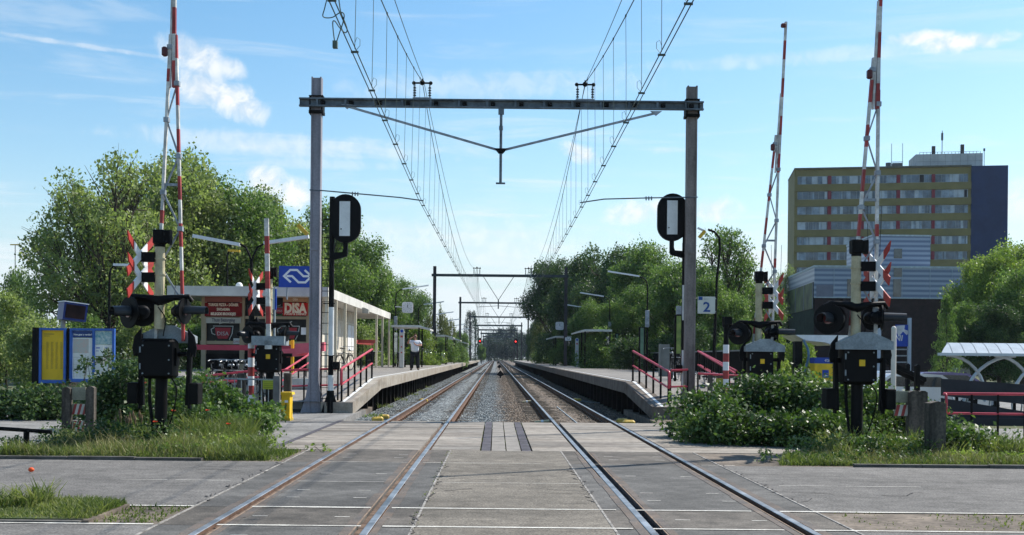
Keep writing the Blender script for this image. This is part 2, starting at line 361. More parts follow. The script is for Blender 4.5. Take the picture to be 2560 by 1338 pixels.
def ballmat(name, c1, c2, c3, d1, d2, d3, kf=1.0):
    m = bpy.data.materials.new(name); m.use_nodes = True; t = m.node_tree; t.nodes.clear(); l = t.links.new
    n = lambda k, **kw: [x := t.nodes.new(k), [setattr(x, a, b) for a, b in kw.items()]][0]
    out = n('ShaderNodeOutputMaterial'); b = n('ShaderNodeBsdfPrincipled'); l(b.outputs[0], out.inputs[0]); b.inputs['Roughness'].default_value = .9
    g = n('ShaderNodeNewGeometry'); v = n('ShaderNodeTexVoronoi'); v.inputs['Scale'].default_value = 17; l(g.outputs['Position'], v.inputs['Vector'])
    sp = n('ShaderNodeSeparateColor'); l(v.outputs['Color'], sp.inputs[0])
    cr = n('ShaderNodeValToRGB'); e = cr.color_ramp.elements; e[0].position = 0; e[0].color = (*c1,1); e[1].position = 1; e[1].color = (*c3,1)
    x = e.new(.5); x.color = (*c2,1); l(sp.outputs[0], cr.inputs[0])
    cr2 = n('ShaderNodeValToRGB'); e = cr2.color_ramp.elements; e[0].position = 0; e[0].color = (*d1,1); e[1].position = 1; e[1].color = (*d3,1)
    x = e.new(.5); x.color = (*d2,1); l(sp.outputs[0], cr2.inputs[0])
    sx = n('ShaderNodeSeparateXYZ'); l(g.outputs['Position'], sx.inputs[0]); n3 = n('ShaderNodeTexNoise'); n3.inputs['Scale'].default_value = 2.2; n3.inputs['Detail'].default_value = 8; n3.inputs['Roughness'].default_value = .75; l(g.outputs['Position'], n3.inputs['Vector'])
    ma = n('ShaderNodeMath', operation='MULTIPLY_ADD'); l(n3.outputs['Fac'], ma.inputs[0]); ma.inputs[1].default_value = 2.6; l(sx.outputs[0], ma.inputs[2])
    ms = n('ShaderNodeMapRange'); ms.inputs[1].default_value = 1.2; ms.inputs[2].default_value = 1.75; l(ma.outputs[0], ms.inputs[0])
    mm = n('ShaderNodeMix', data_type='RGBA'); l(ms.outputs[0], mm.inputs['Factor']); l(cr.outputs[0], mm.inputs['A']); l(cr2.outputs[0], mm.inputs['B'])
    nz = n('ShaderNodeTexNoise'); nz.inputs['Scale'].default_value = 1.3; nz.inputs['Detail'].default_value = 5; l(g.outputs['Position'], nz.inputs['Vector'])
    mr = n('ShaderNodeMapRange'); mr.inputs[1].default_value = .35; mr.inputs[2].default_value = .7; mr.inputs[3].default_value = .72*kf; mr.inputs[4].default_value = 1.15*kf; l(nz.outputs['Fac'], mr.inputs[0])
    sc = n('ShaderNodeVectorMath', operation='SCALE'); l(mm.outputs['Result'], sc.inputs[0]); l(mr.outputs[0], sc.inputs['Scale']); l(sc.outputs[0], b.inputs['Base Color'])
    bp = n('ShaderNodeBump'); bp.inputs['Strength'].default_value = 1.0; bp.inputs['Distance'].default_value = .035; bp.invert = True
    l(v.outputs['Distance'], bp.inputs['Height']); l(bp.outputs[0], b.inputs['Normal'])
    MATS[name] = m; return m
m_balg = ballmat('ballast_mix', (.075,.085,.09), (.19,.215,.22), (.42,.45,.45), (.095,.07,.05), (.20,.148,.105), (.38,.315,.25)); m_balb = m_balg
m_bals = ballmat('ballast_bed', (.075,.085,.09), (.19,.215,.22), (.42,.45,.45), (.095,.07,.05), (.20,.148,.105), (.38,.315,.25), .66)  # darkened copy for the sheet: shade between stones put into the colour

# ================================================================ ground
XL, XR, G = -1.92, 2.205, .75           # track centres, half gauge between rail centres
D0, D1, D2, D3, D4 = 10.5, 11.8, 16.8, 19.1, 27.6
def sheet(name, pts, z, m, label=None, cat='ground'):
    b = MB(); b.add([(x, y, z) for x, y in pts], [tuple(range(len(pts)))]); return structure(b.build(name, m), label, cat)
def rect(x0, x1, y0, y1): return [(x0,y0),(x1,y0),(x1,y1),(x0,y1)]
sheet('ground', rect(-900, 900, -60, 1500), -.30, m_soil)
b = MB()
for x0, x1, y0, y1 in ((-60,-6.55,12,600),(6.5,60,12,32),(6.5,14,32,66),(6.5,60,66,600)): b.boxb(x0, x1, y0, y1, -.28, -.03)
structure(b.build('verge_ground', m_soil))
b = MB(); b.boxb(-6.55,-3.96,27.6,36,-.28,-.035); b.boxb(4.12,6.5,27.6,36,-.28,-.035); structure(b.build('ramp_foot', m_brick), 'brown paved strip at the foot of both platform ramps', 'pavement')
b = MB(); b.boxb(-60, -3.16, D1, D2, -.25, 0); b.boxb(3.38, 60, D1, D2, -.25, 0); b.boxb(-60, -3.16, -8, D0, -.25, 0); b.boxb(3.38, 60, -8, D0, -.25, 0)
structure(b.build('road', m_asph), 'grey asphalt road running left to right over the level crossing', 'road')
# between the tracks
b = MB(); b.boxb(-.76, 1.12, -8, 19.1, -.25, .002)
structure(b.build('crossing_road', m_asph2), 'asphalt road surface between the two tracks', 'road')
b = MB()                                                   # grey panels between the rails and beside them
for c in (XL, XR):
    for y0, y1, mi in ((-8,D0,0),(D0,D1,1),(D1,D2+.05,0),(D2+.05,D3,1)):
        b.boxb(c-G+.115, c+G-.115, y0+.006, y1-.006, -.22, .0, mi)
        for s_ in (-1, 1):
            e = {(-1,-1):-3.15, (-1,1):-.765, (1,-1):1.125, (1,1):3.375}[(-1 if c == XL else 1, s_)]
            i = c+s_*(G+.06); b.boxb(min(i,e), max(i,e), y0+.006, y1-.006, -.22, -.001, mi)
structure(b.build('crossing_panels', [m_rub, m_rub2]), 'dark crossing panels set between and beside the rails', 'road')
b = MB(); rng = random.Random(4)                           # flangeways and edge angles
for c in (XL, XR):
    for s_ in (-1, 1):
        x = c+s_*G; b.boxb(min(x-s_*.04, x-s_*.112), max(x-s_*.04, x-s_*.112), -8, D4, -.2, -.05 if c > 0 else -.028, 0 if c > 0 else 3)
        x2 = x-s_*.125; b.boxb(x2-.008, x2+.008, -8, D3, -.1, .004, 1)
        x2 = x+s_*.062; b.boxb(x2-.012, x2+.012, -8, D3, -.1, .003, 1)
for c in (XL, XR):
    for s_ in (-1, 1):
        for a_, w_ in ((.085,.075),(-.175,.07)):
            x = c+s_*(G+a_)
            for k_ in range(27): b.boxb(x-w_*rng.uniform(.35,1)*.5*1.6, x+w_*rng.uniform(.35,1)*.5*1.6, -8+k_, -7+k_+.02, -.05, .0035+.0004*(k_%2), 4)
for x in (-3.155, -.762, 1.122, 3.378): b.boxb(x-.012, x+.012, -8, D3, -.1, .006, 2)
structure(b.build('flangeways', [m_groove, mat('rusty_edge',(.24,.17,.12),.8,.2,5,fine=.2), mat('pale_edge',(.30,.28,.255),.9,.3,7,fine=.4), mat('rusty_groove',(.15,.10,.07),.9,.3,5,fine=.3), mat('rust_stain',(.150,.115,.090),.85,.3,2.5,fine=.3,blot=.25,col2=(.095,.088,.082))]), 'rail grooves with pale steel edges in the crossing', 'road')
# concrete slabs of the foot and cycle crossing
b = MB(); rng = random.Random(4)
ys = [D3+.01, 20.15, 21.3, 22.5, 23.75, 25.1, 26.4, D4]
for x0, x1 in ((-3.75, XL-G-.06), (XL-G+.115, XL+G-.115), (XL+G+.06, -.255), (.635, XR-G-.06), (XR-G+.115, XR+G-.115), (XR+G+.06, 6.4)):
    for y0, y1 in zip(ys, ys[1:]):
        b.boxb(x0+.008, x1-.008, y0+.011, y1-.011, -.25, rng.uniform(-.002,.004), rng.choice((0,0,1)))
structure(b.build('crossing_slabs', [m_slab, mat('concrete_slab_b', (.28,.26,.23), .88, .12, 1.0, fine=.16, fscale=30, stretch=(.35,2.2,1), col2=(.165,.142,.118), blot=.30)]), 'pale concrete slabs of the foot crossing between the tracks', 'pavement')
b = MB()
for y0, y1 in zip(ys, ys[1:]):
    for x0, x1, mi in ((-.24,-.075,0),(-.065,.185,1),(.195,.445,1),(.455,.62,0)):
        n_ = 1 if mi else 3
        for q in range(n_): a = y0+(y1-y0)*q/n_; b.boxb(x0+.004, x1-.004, a+.008, y0+(y1-y0)*(q+1)/n_-.008, -.25, .001, mi)
structure(b.build('crossing_pavers', [m_dstrip, mat('tile', (.245,.225,.20), .9, .12, 3, fine=.15)]), 'tiles and dark paver strips between the tracks', 'pavement')
# pavements beside the tracks
b = MB(); b.boxb(-16, -3.88, D3-.6, 33.5, -.24, -.005); b.boxb(6.4, 26, D3-.2, 27.0, -.24, -.005)
structure(b.build('footpath', m_pave), 'grey paved footpath beside the crossing', 'footpath')
b = MB(); 
for i in range(26): b.boxb(-3.87, -3.76, 19.2+i*.33, 19.2+i*.33+.31, -.2, .001)
for i in range(20): b.boxb(-3.15, -3.02+.0, 0, 0, 0, 0) if False else None
structure(b.build('paver_strip', m_dstrip), 'dark paver strip left of the crossing slabs', 'pavement')
b = MB(); b.boxb(-6.3, -3.17, D2+.02, D3-.02, -.24, -.006); b.boxb(3.39, 6.6, D2+.02, D3-.02, -.24, -.006)
b.boxb(-3.80, -3.17, D0+.02, D1-.02, -.24, -.004); b.boxb(-3.88, -3.81, D0+.02, D1-.1, -.24, .03); b.boxb(3.39, 60, D0+.02, D1-.02, -.24, -.004)
structure(b.build('brick_apron', m_brick), 'weedy brown brick strip between road and crossing', 'pavement')
b = MB(); b.boxb(-40, -3.89, D0+.12, D1-.02, -.24, .03)
structure(b.build('verge_island', m_soil), 'grassy island beside the road at lower left', 'ground')
sheet('parking', rect(14, 60, 32, 66), -.285, m_pave, 'grey car park surface behind the right barriers', 'pavement')
# painted lines and kerbs
b = MB()
for y, wd, spans in ((D0+.0,.055,((-60,-3.2),(-2.6,-1.25),(-1.05,1.30),(1.45,2.72),(3.0,5.4),(6.0,60))),(D1-.02,.065,((-4.4,-3.16),(-2.55,-1.3),(-1.08,1.28),(1.45,2.7),(3.0,8.5))),
                     (D2+.03,.025,((-2.6,-1.3),(-1.08,1.28),(1.48,2.76),(3.1,3.6),(-6.4,-5.5))),(14.2,.02,((-.72,1.10),(-4.75,-4.15),(-4.05,-3.35),(3.6,4.35),(4.45,5.4),(-2.5,-1.4)))):
    for x0, x1 in spans:
        k_ = max(1, int((x1-x0)/.5)); 
        for i in range(k_):
            a = x0+(x1-x0)*i/k_; c_ = x0+(x1-x0)*(i+1)/k_; j = wd*rng.uniform(.7,1.15)
            if rng.random() < .07: continue
            b.add([(a, y-j/2, .0065), (c_, y-j/2, .0065), (c_, y+j/2, .0065), (a, y+j/2, .0065)], [(0,1,2,3)])
for c in (XL, XR):
    for y in (9.9, 11.1, 12.6, 13.3, 15.2, 17.6, 18.2):
        for s_ in (-.38, .4):
            x = c+s_+rng.uniform(-.04,.04); b.add([(x-.07,y-.014,.0045),(x+.08,y-.01,.0045),(x+.08,y+.012,.0045),(x-.07,y+.014,.0045)], [(0,1,2,3)])
structure(b.build('road_markings', m_line), 'worn pale lines across the road and crossing', 'road')
b = MB()
for x0, x1 in ((-60, -4.4), (5.4, 60)):
    k_ = int((x1-x0)/1.0)
    for i in range(k_): a = x0+(x1-x0)*i/k_; b.boxb(a+.006, a+(x1-x0)/k_-.006, D2, D2+.12, -.2, .045+rng.uniform(-.006,.006))
for i in range(34): b.boxb(-37.9+i+.006, -36.9+i-.006, D0+.03, D0+.11, -.2, .02, 0)
structure(b.build('kerb', m_kerb), 'weathered concrete kerb along the road', 'kerb')
# cracks in the asphalt
b = MB(); rc = random.Random(8)
def crack(x, y, a, n_, st=.16, wd=.011):
    p = [x, y]
    for i in range(n_):
        q = [p[0]+math.cos(a)*st*rc.uniform(.5,1.3), p[1]+math.sin(a)*st*rc.uniform(.5,1.3)]; j = wd*rc.uniform(.4,1.2)
        b.add([(p[0],p[1]-j,.0075),(q[0],q[1]-j,.0075),(q[0],q[1]+j,.0075),(p[0],p[1]+j,.0075)], [(0,1,2,3)]); p = q; a += rc.uniform(-.6,.6)
for x, y, a, n_ in ((-.70,14.6,.3,5),(-.7,15.0,-.5,4),(1.05,14.9,2.4,6),(1.05,15.9,2.9,3),(1.08,13.4,2.6,5),(3.5,13.6,-.4,5),(3.45,15.5,.1,6),(5.7,12.9,-.5,5),(4.6,13.3,-.3,5),(-4.2,15.9,.1,4),(-3.4,15.2,2.6,6),(3.45,12.6,.6,5),(7.4,14.6,.2,5),(9,13.6,-.3,4),(-.6,13.3,.5,3)): crack(x,y,a,n_)
for x, y0, y1 in ((-.745,12.2,16.6),(1.10,12.4,16.4),(3.41,12.2,17.0),(-3.19,12.0,16.9),(-.745,9.2,11.2)):
    yy = y0
    while yy < y1: crack(x+rc.uniform(-.02,.02), yy, 1.57+rc.uniform(-.3,.3), 2, .11, .034); yy += rc.uniform(.08,.3)
for i in range(46): crack(rc.choice((rc.uniform(-9,-3.3),rc.uniform(3.5,11),rc.uniform(-.6,1))), rc.uniform(12,16.6), rc.uniform(0,6.28), rc.randint(2,5), .10, .006)
structure(b.build('cracks', m_groove), 'thin dark cracks in the asphalt', 'road')
# ballast
def ballast(name, x0, x1, y0, y1, m, z0, seed, label):
    r = np.random.default_rng(seed); nx = int((x1-x0)/.09)+1; ysv = np.concatenate([np.linspace(y0, 75, int((75-y0)/.12)+1) if y0 < 75 else [], np.linspace(max(80, y0), y1, 40)])
    if y0 > 75: nx = 12
    xs = np.linspace(x0, x1, nx); gx, gy = np.meshgrid(xs, ysv); gz = z0+r.uniform(-.028,.028,gx.shape)+sum(.050*np.exp(-((gx-c)/.42)**2) for c in (XL,XR))
    V = np.stack([gx+r.uniform(-.02,.02,gx.shape), gy, gz], -1).reshape(-1,3); n1, n2 = gx.shape
    i = np.arange(n1-1)[:,None]*n2+np.arange(n2-1)[None]; Fc = np.stack([i, i+1, i+n2+1, i+n2], -1).reshape(-1,4)
    me = bpy.data.meshes.new(name); me.from_pydata(V.tolist(), [], Fc.tolist()); me.materials.append(m); o = bpy.data.objects.new(name, me); COL.objects.link(o)
    o['kind'] = 'structure'; o['label'] = label; o['category'] = 'ground'
ballast('ballast', -3.95, .15, D4, 700, m_bals, -.20, 1, 'blue-grey crushed stone under the left track')
ballast('ballast', .15, 4.1, D4, 700, m_bals, -.215, 2, 'brown rusty crushed stone under the right track')
ballast('ballast', -7, -3.95, 252, 700, m_bals, -.2, 3, 'brown stone beside the far track at left')
ballast('ballast', 4.1, 8, 252, 700, m_bals, -.2, 4, 'brown stone beside the far track at right')
def stones(name, x0, x1, y0, y1, z, n_, m, seed, label):
    r = np.random.default_rng(seed); C = np.stack([r.uniform(x0,x1,n_), y0+(y1-y0)*r.random(n_)**2.3, np.full(n_, z)], 1)
    ok = np.ones(n_, bool)
    for c in (XL-G, XL+G, XR-G, XR+G): ok &= abs(C[:,0]-c) > .10
    C = C[ok]; n_ = len(C); V = []; Fc = []
    base = np.array([(1,0,0),(-.1,.9,.1),(-1,.1,-.1),(0,-1,0),(.1,.05,.8),(0,0,-.8)], float); fc = [(0,1,4),(1,2,4),(2,3,4),(3,0,4),(1,0,5),(2,1,5),(3,2,5),(0,3,5)]
    vs = base[None]*r.uniform(.015,.034,(n_,1,3))*r.uniform(.8,1.3,(n_,6,1)); a = r.uniform(0,6.28,n_); ca, sa = np.cos(a)[:,None], np.sin(a)[:,None]
    x = vs[:,:,0]*ca-vs[:,:,1]*sa; y = vs[:,:,0]*sa+vs[:,:,1]*ca; vs = np.stack([x,y,vs[:,:,2]],-1)+C[:,None]+np.array([0,0,.012])
    me = bpy.data.meshes.new(name); me.vertices.add(n_*6); me.vertices.foreach_set('co', vs.reshape(-1).astype(np.float32))
    fi = (np.array(fc)[None]+np.arange(n_)[:,None,None]*6).reshape(-1).astype(np.int32); k_ = len(fi)//3
    me.loops.add(len(fi)); me.loops.foreach_set('vertex_index', fi); me.polygons.add(k_)
    me.polygons.foreach_set('loop_start', np.arange(0,k_*3,3,dtype=np.int32)); me.polygons.foreach_set('loop_total', np.full(k_,3,dtype=np.int32))
    me.materials.append(m); me.update(calc_edges=True); o = bpy.data.objects.new(name, me); COL.objects.link(o); tag(o, label, 'gravel', None, 'stuff')
stones('track_stones', -3.9, .2, D4+.05, 125, -.19, 34000, m_balg, 5, 'loose blue-grey ballast stones around the left track')
stones('track_stones', .0, 4.0, D4+.05, 125, -.20, 27000, m_balb, 6, 'loose brown ballast stones around the right track')

# ================================================================ tracks
def track(cx, label, seed):
    r = random.Random(seed); t = thing('railway_track', label, 'railway track', (cx, D4, -.2), 'railway tracks')
    for s_ in (-1, 1):
        x = cx+s_*G; b = MB()
        def prof(y0, y1, full):
            h = .036
            pr = [(-h,0),(-h+.006,.004),(h-.006,.004),(h,0),(h,-.035),(.010,-.05),(.010,-.13),(.07,-.145),(.07,-.155),(-.07,-.155),(-.07,-.145),(-.010,-.13),(-.010,-.05),(-h,-.035)]
            n_ = len(pr); vs = [(x+p[0], y, p[1]+.006) for y in (y0, y1) for p in pr]
            for i in range(n_):
                j = (i+1) % n_; b.add([vs[i], vs[j], vs[n_+j], vs[n_+i]], [(0,1,2,3)], 0 if i in (0,1,2) else 1)
            b.add([vs[i] for i in range(n_)], [tuple(range(n_))], 1)
        prof(-8, 700, 1)
        b.build('rail', [m_steel, m_railside], t)
    st = MB()
    for i in range(1000):
        y = D4+.35+i*.62
        if y > 690: break
        b = MB() if i < 70 else st
        b.boxb(cx-1.28+r.uniform(-.05,.05), cx+1.28+r.uniform(-.05,.05), y-.12, y+.12, -.33, -.165+r.uniform(-.008,.008))
        for s_ in (-1, 1):
            if i < 70:
                b.boxb(cx+s_*G-.15, cx+s_*G+.15, y-.08, y+.08, -.16, -.146, 1)
                for q in (-.11, .11): b.cyl((cx+s_*G+q, y, -.147), (cx+s_*G+q, y, -.105), .022, n=6, mi=1)
        if i < 70: b.build('sleeper', [m_wood, m_rust], t)
    tag(st.build('sleeper', [m_wood, m_rust], t), None, None, None, 'stuff')
    for s_ in (-1, 1):                      # fishplates
        b = MB()
        for y in (29.2+s_*.4, 47.5): b.boxb(cx+s_*G-.03, cx+s_*G+.03, y-.3, y+.3, -.115, -.045)
        b.build('fishplate', m_rust, t)
    return t
track(XL, 'left railway track with grey ballast and rust-brown rails, beside platform with the man', 1)
track(XR, 'right railway track with brown ballast, beside the shaded right platform', 2)
# check rails / cable duct plates between right rails
b = MB(); b.bar((XR-.02, 29.2, -.15), (XR-.02, 40, -.15), .03, .03); tag(b.build('track_cable', m_galvd), 'thin grey cable lying between the rails of the right track', 'cable')

# ================================================================ platforms
def platform(side, xe, yA, yB, label, mtop, medge):
    """edge x=xe; ramp from yA (z .3, x offset outwards) to yB (flat .9)"""
    s_ = side; pz = .9; b = MB(); end = 250
    xo = xe+s_*.36; back = 13.9 if side < 0 else 9.6
    # top surfaces
    def top(y0, y1, x0a, x0b, za, zb, xb, mi=0):
        vs = [(x0a, y0, za), (s_*xb, y0, za), (s_*xb, y1, zb), (x0b, y1, zb)]
        b.add(vs if s_ > 0 else vs[::-1], [(0,1,2,3)], mi)
    xin0, xin1 = xo+s_*.12, xe+s_*.12
    top(yA, yB, xin0, xin1, .3, pz, 6.6 if s_ < 0 else 6.4)
    top(yB, 80, xin1, xin1, pz, pz, back); top(80, end, xin1, xin1, pz, pz, 9.6)
    # concrete edge beam with joints
    segs = [(yA, yB, xo, xe, .3, pz)]; y = yB
    while y < end-.1: y2 = min(end, y+(3.0 if y < 90 else 9)); segs.append((y, y2, xe, xe, pz, pz)); y = y2
    for y0, y1, xa, xb, za, zb in segs:
        g = .012; vs = []
        for yy, xx, zz in ((y0+g, xa, za), (y1-g, xb, zb)):
            th = .34
            vs += [(xx, yy, zz), (xx+s_*.5, yy, zz+.002), (xx+s_*.5, yy, zz-th), (xx, yy, zz-th)]
        b.add(vs, [(0,1,2,3),(7,6,5,4),(0,4,5,1),(1,5,6,2),(2,6,7,3),(3,7,4,0)], 1)
    # front nose wall of ramp
    b.boxb(min(xo,xo+s_*.9), max(xo,xo+s_*.9), yA-.06, yA-.001, -.2, .297, 1)
    # white line: dashed blocks further along
    lw = .09
    def wl(y0, y1, xa, xb, za, zb, mi=2):
        vs = [(xa+s_*.24, y0, za+.008), (xa+s_*(.24+lw), y0, za+.008), (xb+s_*(.24+lw), y1, zb+.008), (xb+s_*.24, y1, zb+.008)]
        b.add(vs, [(0,1,2,3)], mi)
    wl(yA, yB, xo, xe, .3, pz); wl(yB, 60, xe, xe, pz, pz)
    y = 60
    while y < 245: wl(y, y+3.4, xe, xe, pz, pz); y += 4.2
    # recessed supports; shade under the overhang put into their near-black colour
    y = yB-1
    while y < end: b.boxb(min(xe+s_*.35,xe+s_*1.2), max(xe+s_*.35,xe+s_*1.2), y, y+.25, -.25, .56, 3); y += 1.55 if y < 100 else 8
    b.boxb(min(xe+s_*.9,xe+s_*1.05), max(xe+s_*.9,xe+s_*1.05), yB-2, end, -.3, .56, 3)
    # pave joints
    for y in [yB+1.2*i for i in range(40)]:
        b.add([(xin1+s_*.4, y, pz+.004), (s_*9, y, pz+.004), (s_*9, y+.02, pz+.004), (xin1+s_*.4, y+.02, pz+.004)], [(0,1,2,3)], 3)
    # front and back faces
    if s_ < 0:
        b.boxb(-8.8, -6.62, yB, yB+.15, -.2, pz-.002, 4); b.boxb(-back, -8.8, yB, yB+.15, -.2, pz-.002, 1); b.boxb(-6.62, -4.6, yB+.6, yB+.7, -.2, pz-.4, 1)
        b.boxb(-back, -back+.1, yB, 80, -.2, pz-.003, 1)
    else: b.boxb(6.4, back, yB, yB+.15, -.2, pz-.002, 1)
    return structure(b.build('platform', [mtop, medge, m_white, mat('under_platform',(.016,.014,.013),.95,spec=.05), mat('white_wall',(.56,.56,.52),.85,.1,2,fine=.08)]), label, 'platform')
m_ptop = mat('platform_paving', (.24,.222,.20), .92, .12, .9, blot=.15, fine=.16, fscale=12, bump=.1)
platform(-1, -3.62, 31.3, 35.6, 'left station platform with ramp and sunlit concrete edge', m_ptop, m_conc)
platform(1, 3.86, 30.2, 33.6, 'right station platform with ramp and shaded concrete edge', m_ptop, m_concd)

# ================================================================ overhead line portals
def stairpole(b, x, y, z0, z1, wd, mi):    # H-section mast
    t_ = .02
    b.boxb(x-wd/2, x+wd/2, y-wd/2, y-wd/2+t_, z0, z1, mi); b.boxb(x-wd/2, x+wd/2, y+wd/2-t_, y+wd/2, z0, z1, mi); b.boxb(x-t_/2, x+t_/2, y-wd/2+t_, y+wd/2-t_, z0, z1, mi)
def insul_frame(parent, x, y, z, s_=1.0):
    b = MB()
    for q in (-.21, .21):
        b.cyl((x+q*s_, y, z), (x+q*s_, y, z+.42*s_), .022*s_, n=8, mi=1)
        for i in range(4): b.cyl((x+q*s_, y, z+(.08+i*.07)*s_), (x+q*s_, y, z+(.105+i*.07)*s_), .042*s_, n=10, mi=0)
        b.ball((x+q*s_*1.12, y, z+.44*s_), .055*s_, 8, 0)
    b.cyl((x-.25*s_, y, z+.44*s_), (x+.25*s_, y, z+.44*s_), .026*s_, n=8, mi=0)
    b.ball((x, y, z+.45*s_), .075*s_, 8, 0); b.boxb(x-.26*s_, x+.26*s_, y-.06, y+.06, z-.005, z+.03, 1)
    b.cyl((x, y, z+.42*s_), (x, y, z+.56*s_), .02*s_, n=6, mi=0)
    b.build('insulator_frame', [m_black2, m_galv], parent)
PD = 31.5
t = thing('catenary_portal', 'nearest overhead line portal, grey steel gantry spanning both tracks at the platform ends', 'portal', (.2, PD, -.1), 'portals over the tracks')
zb = Z(264, PD, 1240)
for px, top, m, nm in ((790,195,m_mast,0), (1727,217,m_mastb,1)):
    x = X(px-1, PD, 620); b = MB()
    b.boxb(x-.14, x-.10, PD-.14, PD+.14, -.1, Z(top, PD, px)); b.boxb(x+.10, x+.14, PD-.14, PD+.14, -.1, Z(top, PD, px)); b.boxb(x-.10, x+.10, PD-.105, PD-.085, -.1, Z(top, PD, px)-.02)
    b.boxb(x-.143, x+.143, PD-.143, PD+.143, 4.55, 4.60)
    for s_ in (-1, 1):
        for yy in (-.13, .09): b.prism([(0,0),(s_*.24,0),(s_*.08,.5),(0,.9)], (x+s_*.142, PD+yy, -.06), (1,0,0), (0,0,1), (0,.03,0))
    b.boxb(x-.45, x+.45, PD-.3, PD+.3, -.2, .0, 1)
    b.build('mast', [m, m_concd], t)
    b = MB(); b.boxb(x-.2, x+.2, PD-.2, PD+.2, zb-.30, zb-.22); b.boxb(x-.19, x-.145, PD-.2, PD+.2, zb-.22, zb+.2); b.boxb(x+.145, x+.19, PD-.2, PD+.2, zb-.22, zb+.2); b.boxb(x-.2, x+.2, PD-.2, PD+.2, zb+.18, zb+.2)
    for q in (-.17, .17): b.cyl((x+q, PD-.2, zb-.1), (x+q, PD-.26, zb-.1), .03, n=6); b.cyl((x+q, PD-.2, zb+.1), (x+q, PD-.26, zb+.1), .03, n=6)
    b.build('clamp', m_black2, t)
xa, xb = X(752, PD, 258), X(1755, PD, 268)
b = MB(); b.boxb(xa, xb, PD-.30, PD-.16, zb+.07, zb+.11); b.boxb(xa, xb, PD-.30, PD-.16, zb-.13, zb-.09); b.boxb(xa, xb, PD-.20, PD-.165, zb-.09, zb+.07)
for i in range(14):
    xx = xa+.5+i*(xb-xa-1)/13; b.boxb(xx-.03, xx+.03, PD-.28, PD-.2, zb-.09, zb+.07, 0); b.boxb(xx+.1, xx+.22, PD-.31, PD-.205, zb-.06, zb+.03, 1)
b.build('beam', [m_beam, m_black2], t)
cx_ = X(1252, PD, 380)
b = MB(); b.cyl((cx_, PD-.23, zb-.1), (cx_, PD-.23, Z(460, PD, 1250)), .042, n=10); b.cyl((cx_, PD-.23, Z(325,PD,1252)-.05), (cx_, PD-.23, Z(325,PD,1252)+.06), .06, n=10)
b.boxb(cx_-.13, cx_+.13, PD-.27, PD-.19, Z(460,PD,1250)-.04, Z(460,PD,1250)); b.boxb(cx_-.08, cx_+.08, PD-.28, PD-.18, zb-.3, zb-.13); b.build('drop_post', m_beam, t)
zk = Z(380, PD, 1252); b = MB(); b.prism([(-.18,.05),(.18,.05),(.06,-.09),(-.06,-.09)], (cx_, PD-.29, zk), (1,0,0), (0,0,1), (0,.1,0)); b.build('gusset', m_black2, t)
for px, py in ((868,266),(1640,283)):
    p = W(px, py, PD-.23); b = MB(); b.bar(p, (cx_+(.12 if px > 1200 else -.12), PD-.23, zk+.02), .045, .06); b.prism([(-.16,.05),(.16,.05),(.0,-.08)], (p.x, PD-.27, p.z), (1,0,0), (0,0,1), (0,.06,0)); b.build('strut', m_galv, t)
insul_frame(t, X(1057,PD,230), PD-.23, zb+.115); insul_frame(t, X(1461,PD,238), PD-.23, zb+.115)
def regarm(parent, pts, ins, r=.018):
    b = MB(); b.tube(pts, r, 8)
    p = Vector(ins); d = (Vector(pts[1])-Vector(pts[0])).normalized()
    for i in range(3): q = p+d*(i-1)*.075; b.cyl(q-d*.012, q+d*.012, .06, n=10)
    b.build('registration_arm', m_beam, parent)
y_ = PD-.25
def Wp(px, py): return W(px, py, y_)
regarm(t, [Wp(774,475), Wp(810,477), Wp(1000,494), Wp(1058,502)], Wp(888,485))
regarm(t, [Wp(1744,493), Wp(1620,495), Wp(1510,498), Wp(1450,507)], Wp(1622,496))
m_far = mat('dark_mast', (.055,.05,.055), .75, .15, 2, spec=.15); m_farb = mat('dark_beam', (.05,.062,.068), .7, .15, 2, spec=.15)
# further portals
def far_portal(D, x0, x1, ztop, label, base=.88, sgn=None):
    t = thing('catenary_portal', label, 'portal', ((x0+x1)/2, D, base), 'portals over the tracks')
    k_ = max(1.0, D/160)
    for x in (x0, x1):
        b = MB(); stairpole(b, x, D, base, ztop+.75, .26 if D > 60 else .26, 0); b.build('mast', m_far, t)
    b = MB(); b.boxb(x0-.25, x1+.2, D-.25, D-.13, ztop-.11*k_, ztop+.11*k_); b.build('beam', m_farb, t)
    c = (x0+x1)/2-.15
    b = MB(); b.cyl((c, D-.2, ztop-1.95), (c, D-.2, ztop-2.75), .055*k_, n=6)
    for s_ in (-1, 1): b.bar((c+s_*1.25, D-.2, ztop-.1), (c+s_*.05, D-.2, ztop-1.95), .045*k_)
    b.build('drop_frame', m_farb, t)
    for x in (-1.9+.25, 2.13+.5): insul_frame(t, x, D-.2, ztop+.1, 1.15)
    for x, e in ((c, XL), (c, XR)):
        b = MB(); b.tube([(c, D-.2, ztop-2.5), (e+(.3 if e < 0 else -.3), D-.2, ztop-2.62)], .02*k_, 5); b.build('registration_arm', m_beam, t)
    return t
PORT = [(PD, 0)]
for D, x0, x1, h, l in ((93.0,-5.15,5.75,8.35,'second overhead line portal, standing on the platforms beyond the man'),(147,-4.75,5.75,8.7,'third overhead line portal, above the rows of platform lamps'),
        (200,-4.7,5.7,8.75,'fourth overhead line portal with poplar tree beside its left mast'),(252,-4.7,5.7,8.7,'fifth overhead line portal, just in front of the red signals'),
        (306,-4.9,5.7,9.0,'sixth overhead line portal, level with the two red signals'),(352,-4.7,5.7,9.0,'seventh overhead line portal, small, before the dark far trees'),(405,-4.7,5.7,9.0,'farthest overhead line portal, tiny against the dark trees')):
    far_portal(D, x0, x1, h, l, .88 if D < 250 else -.2); PORT.append((D, h))

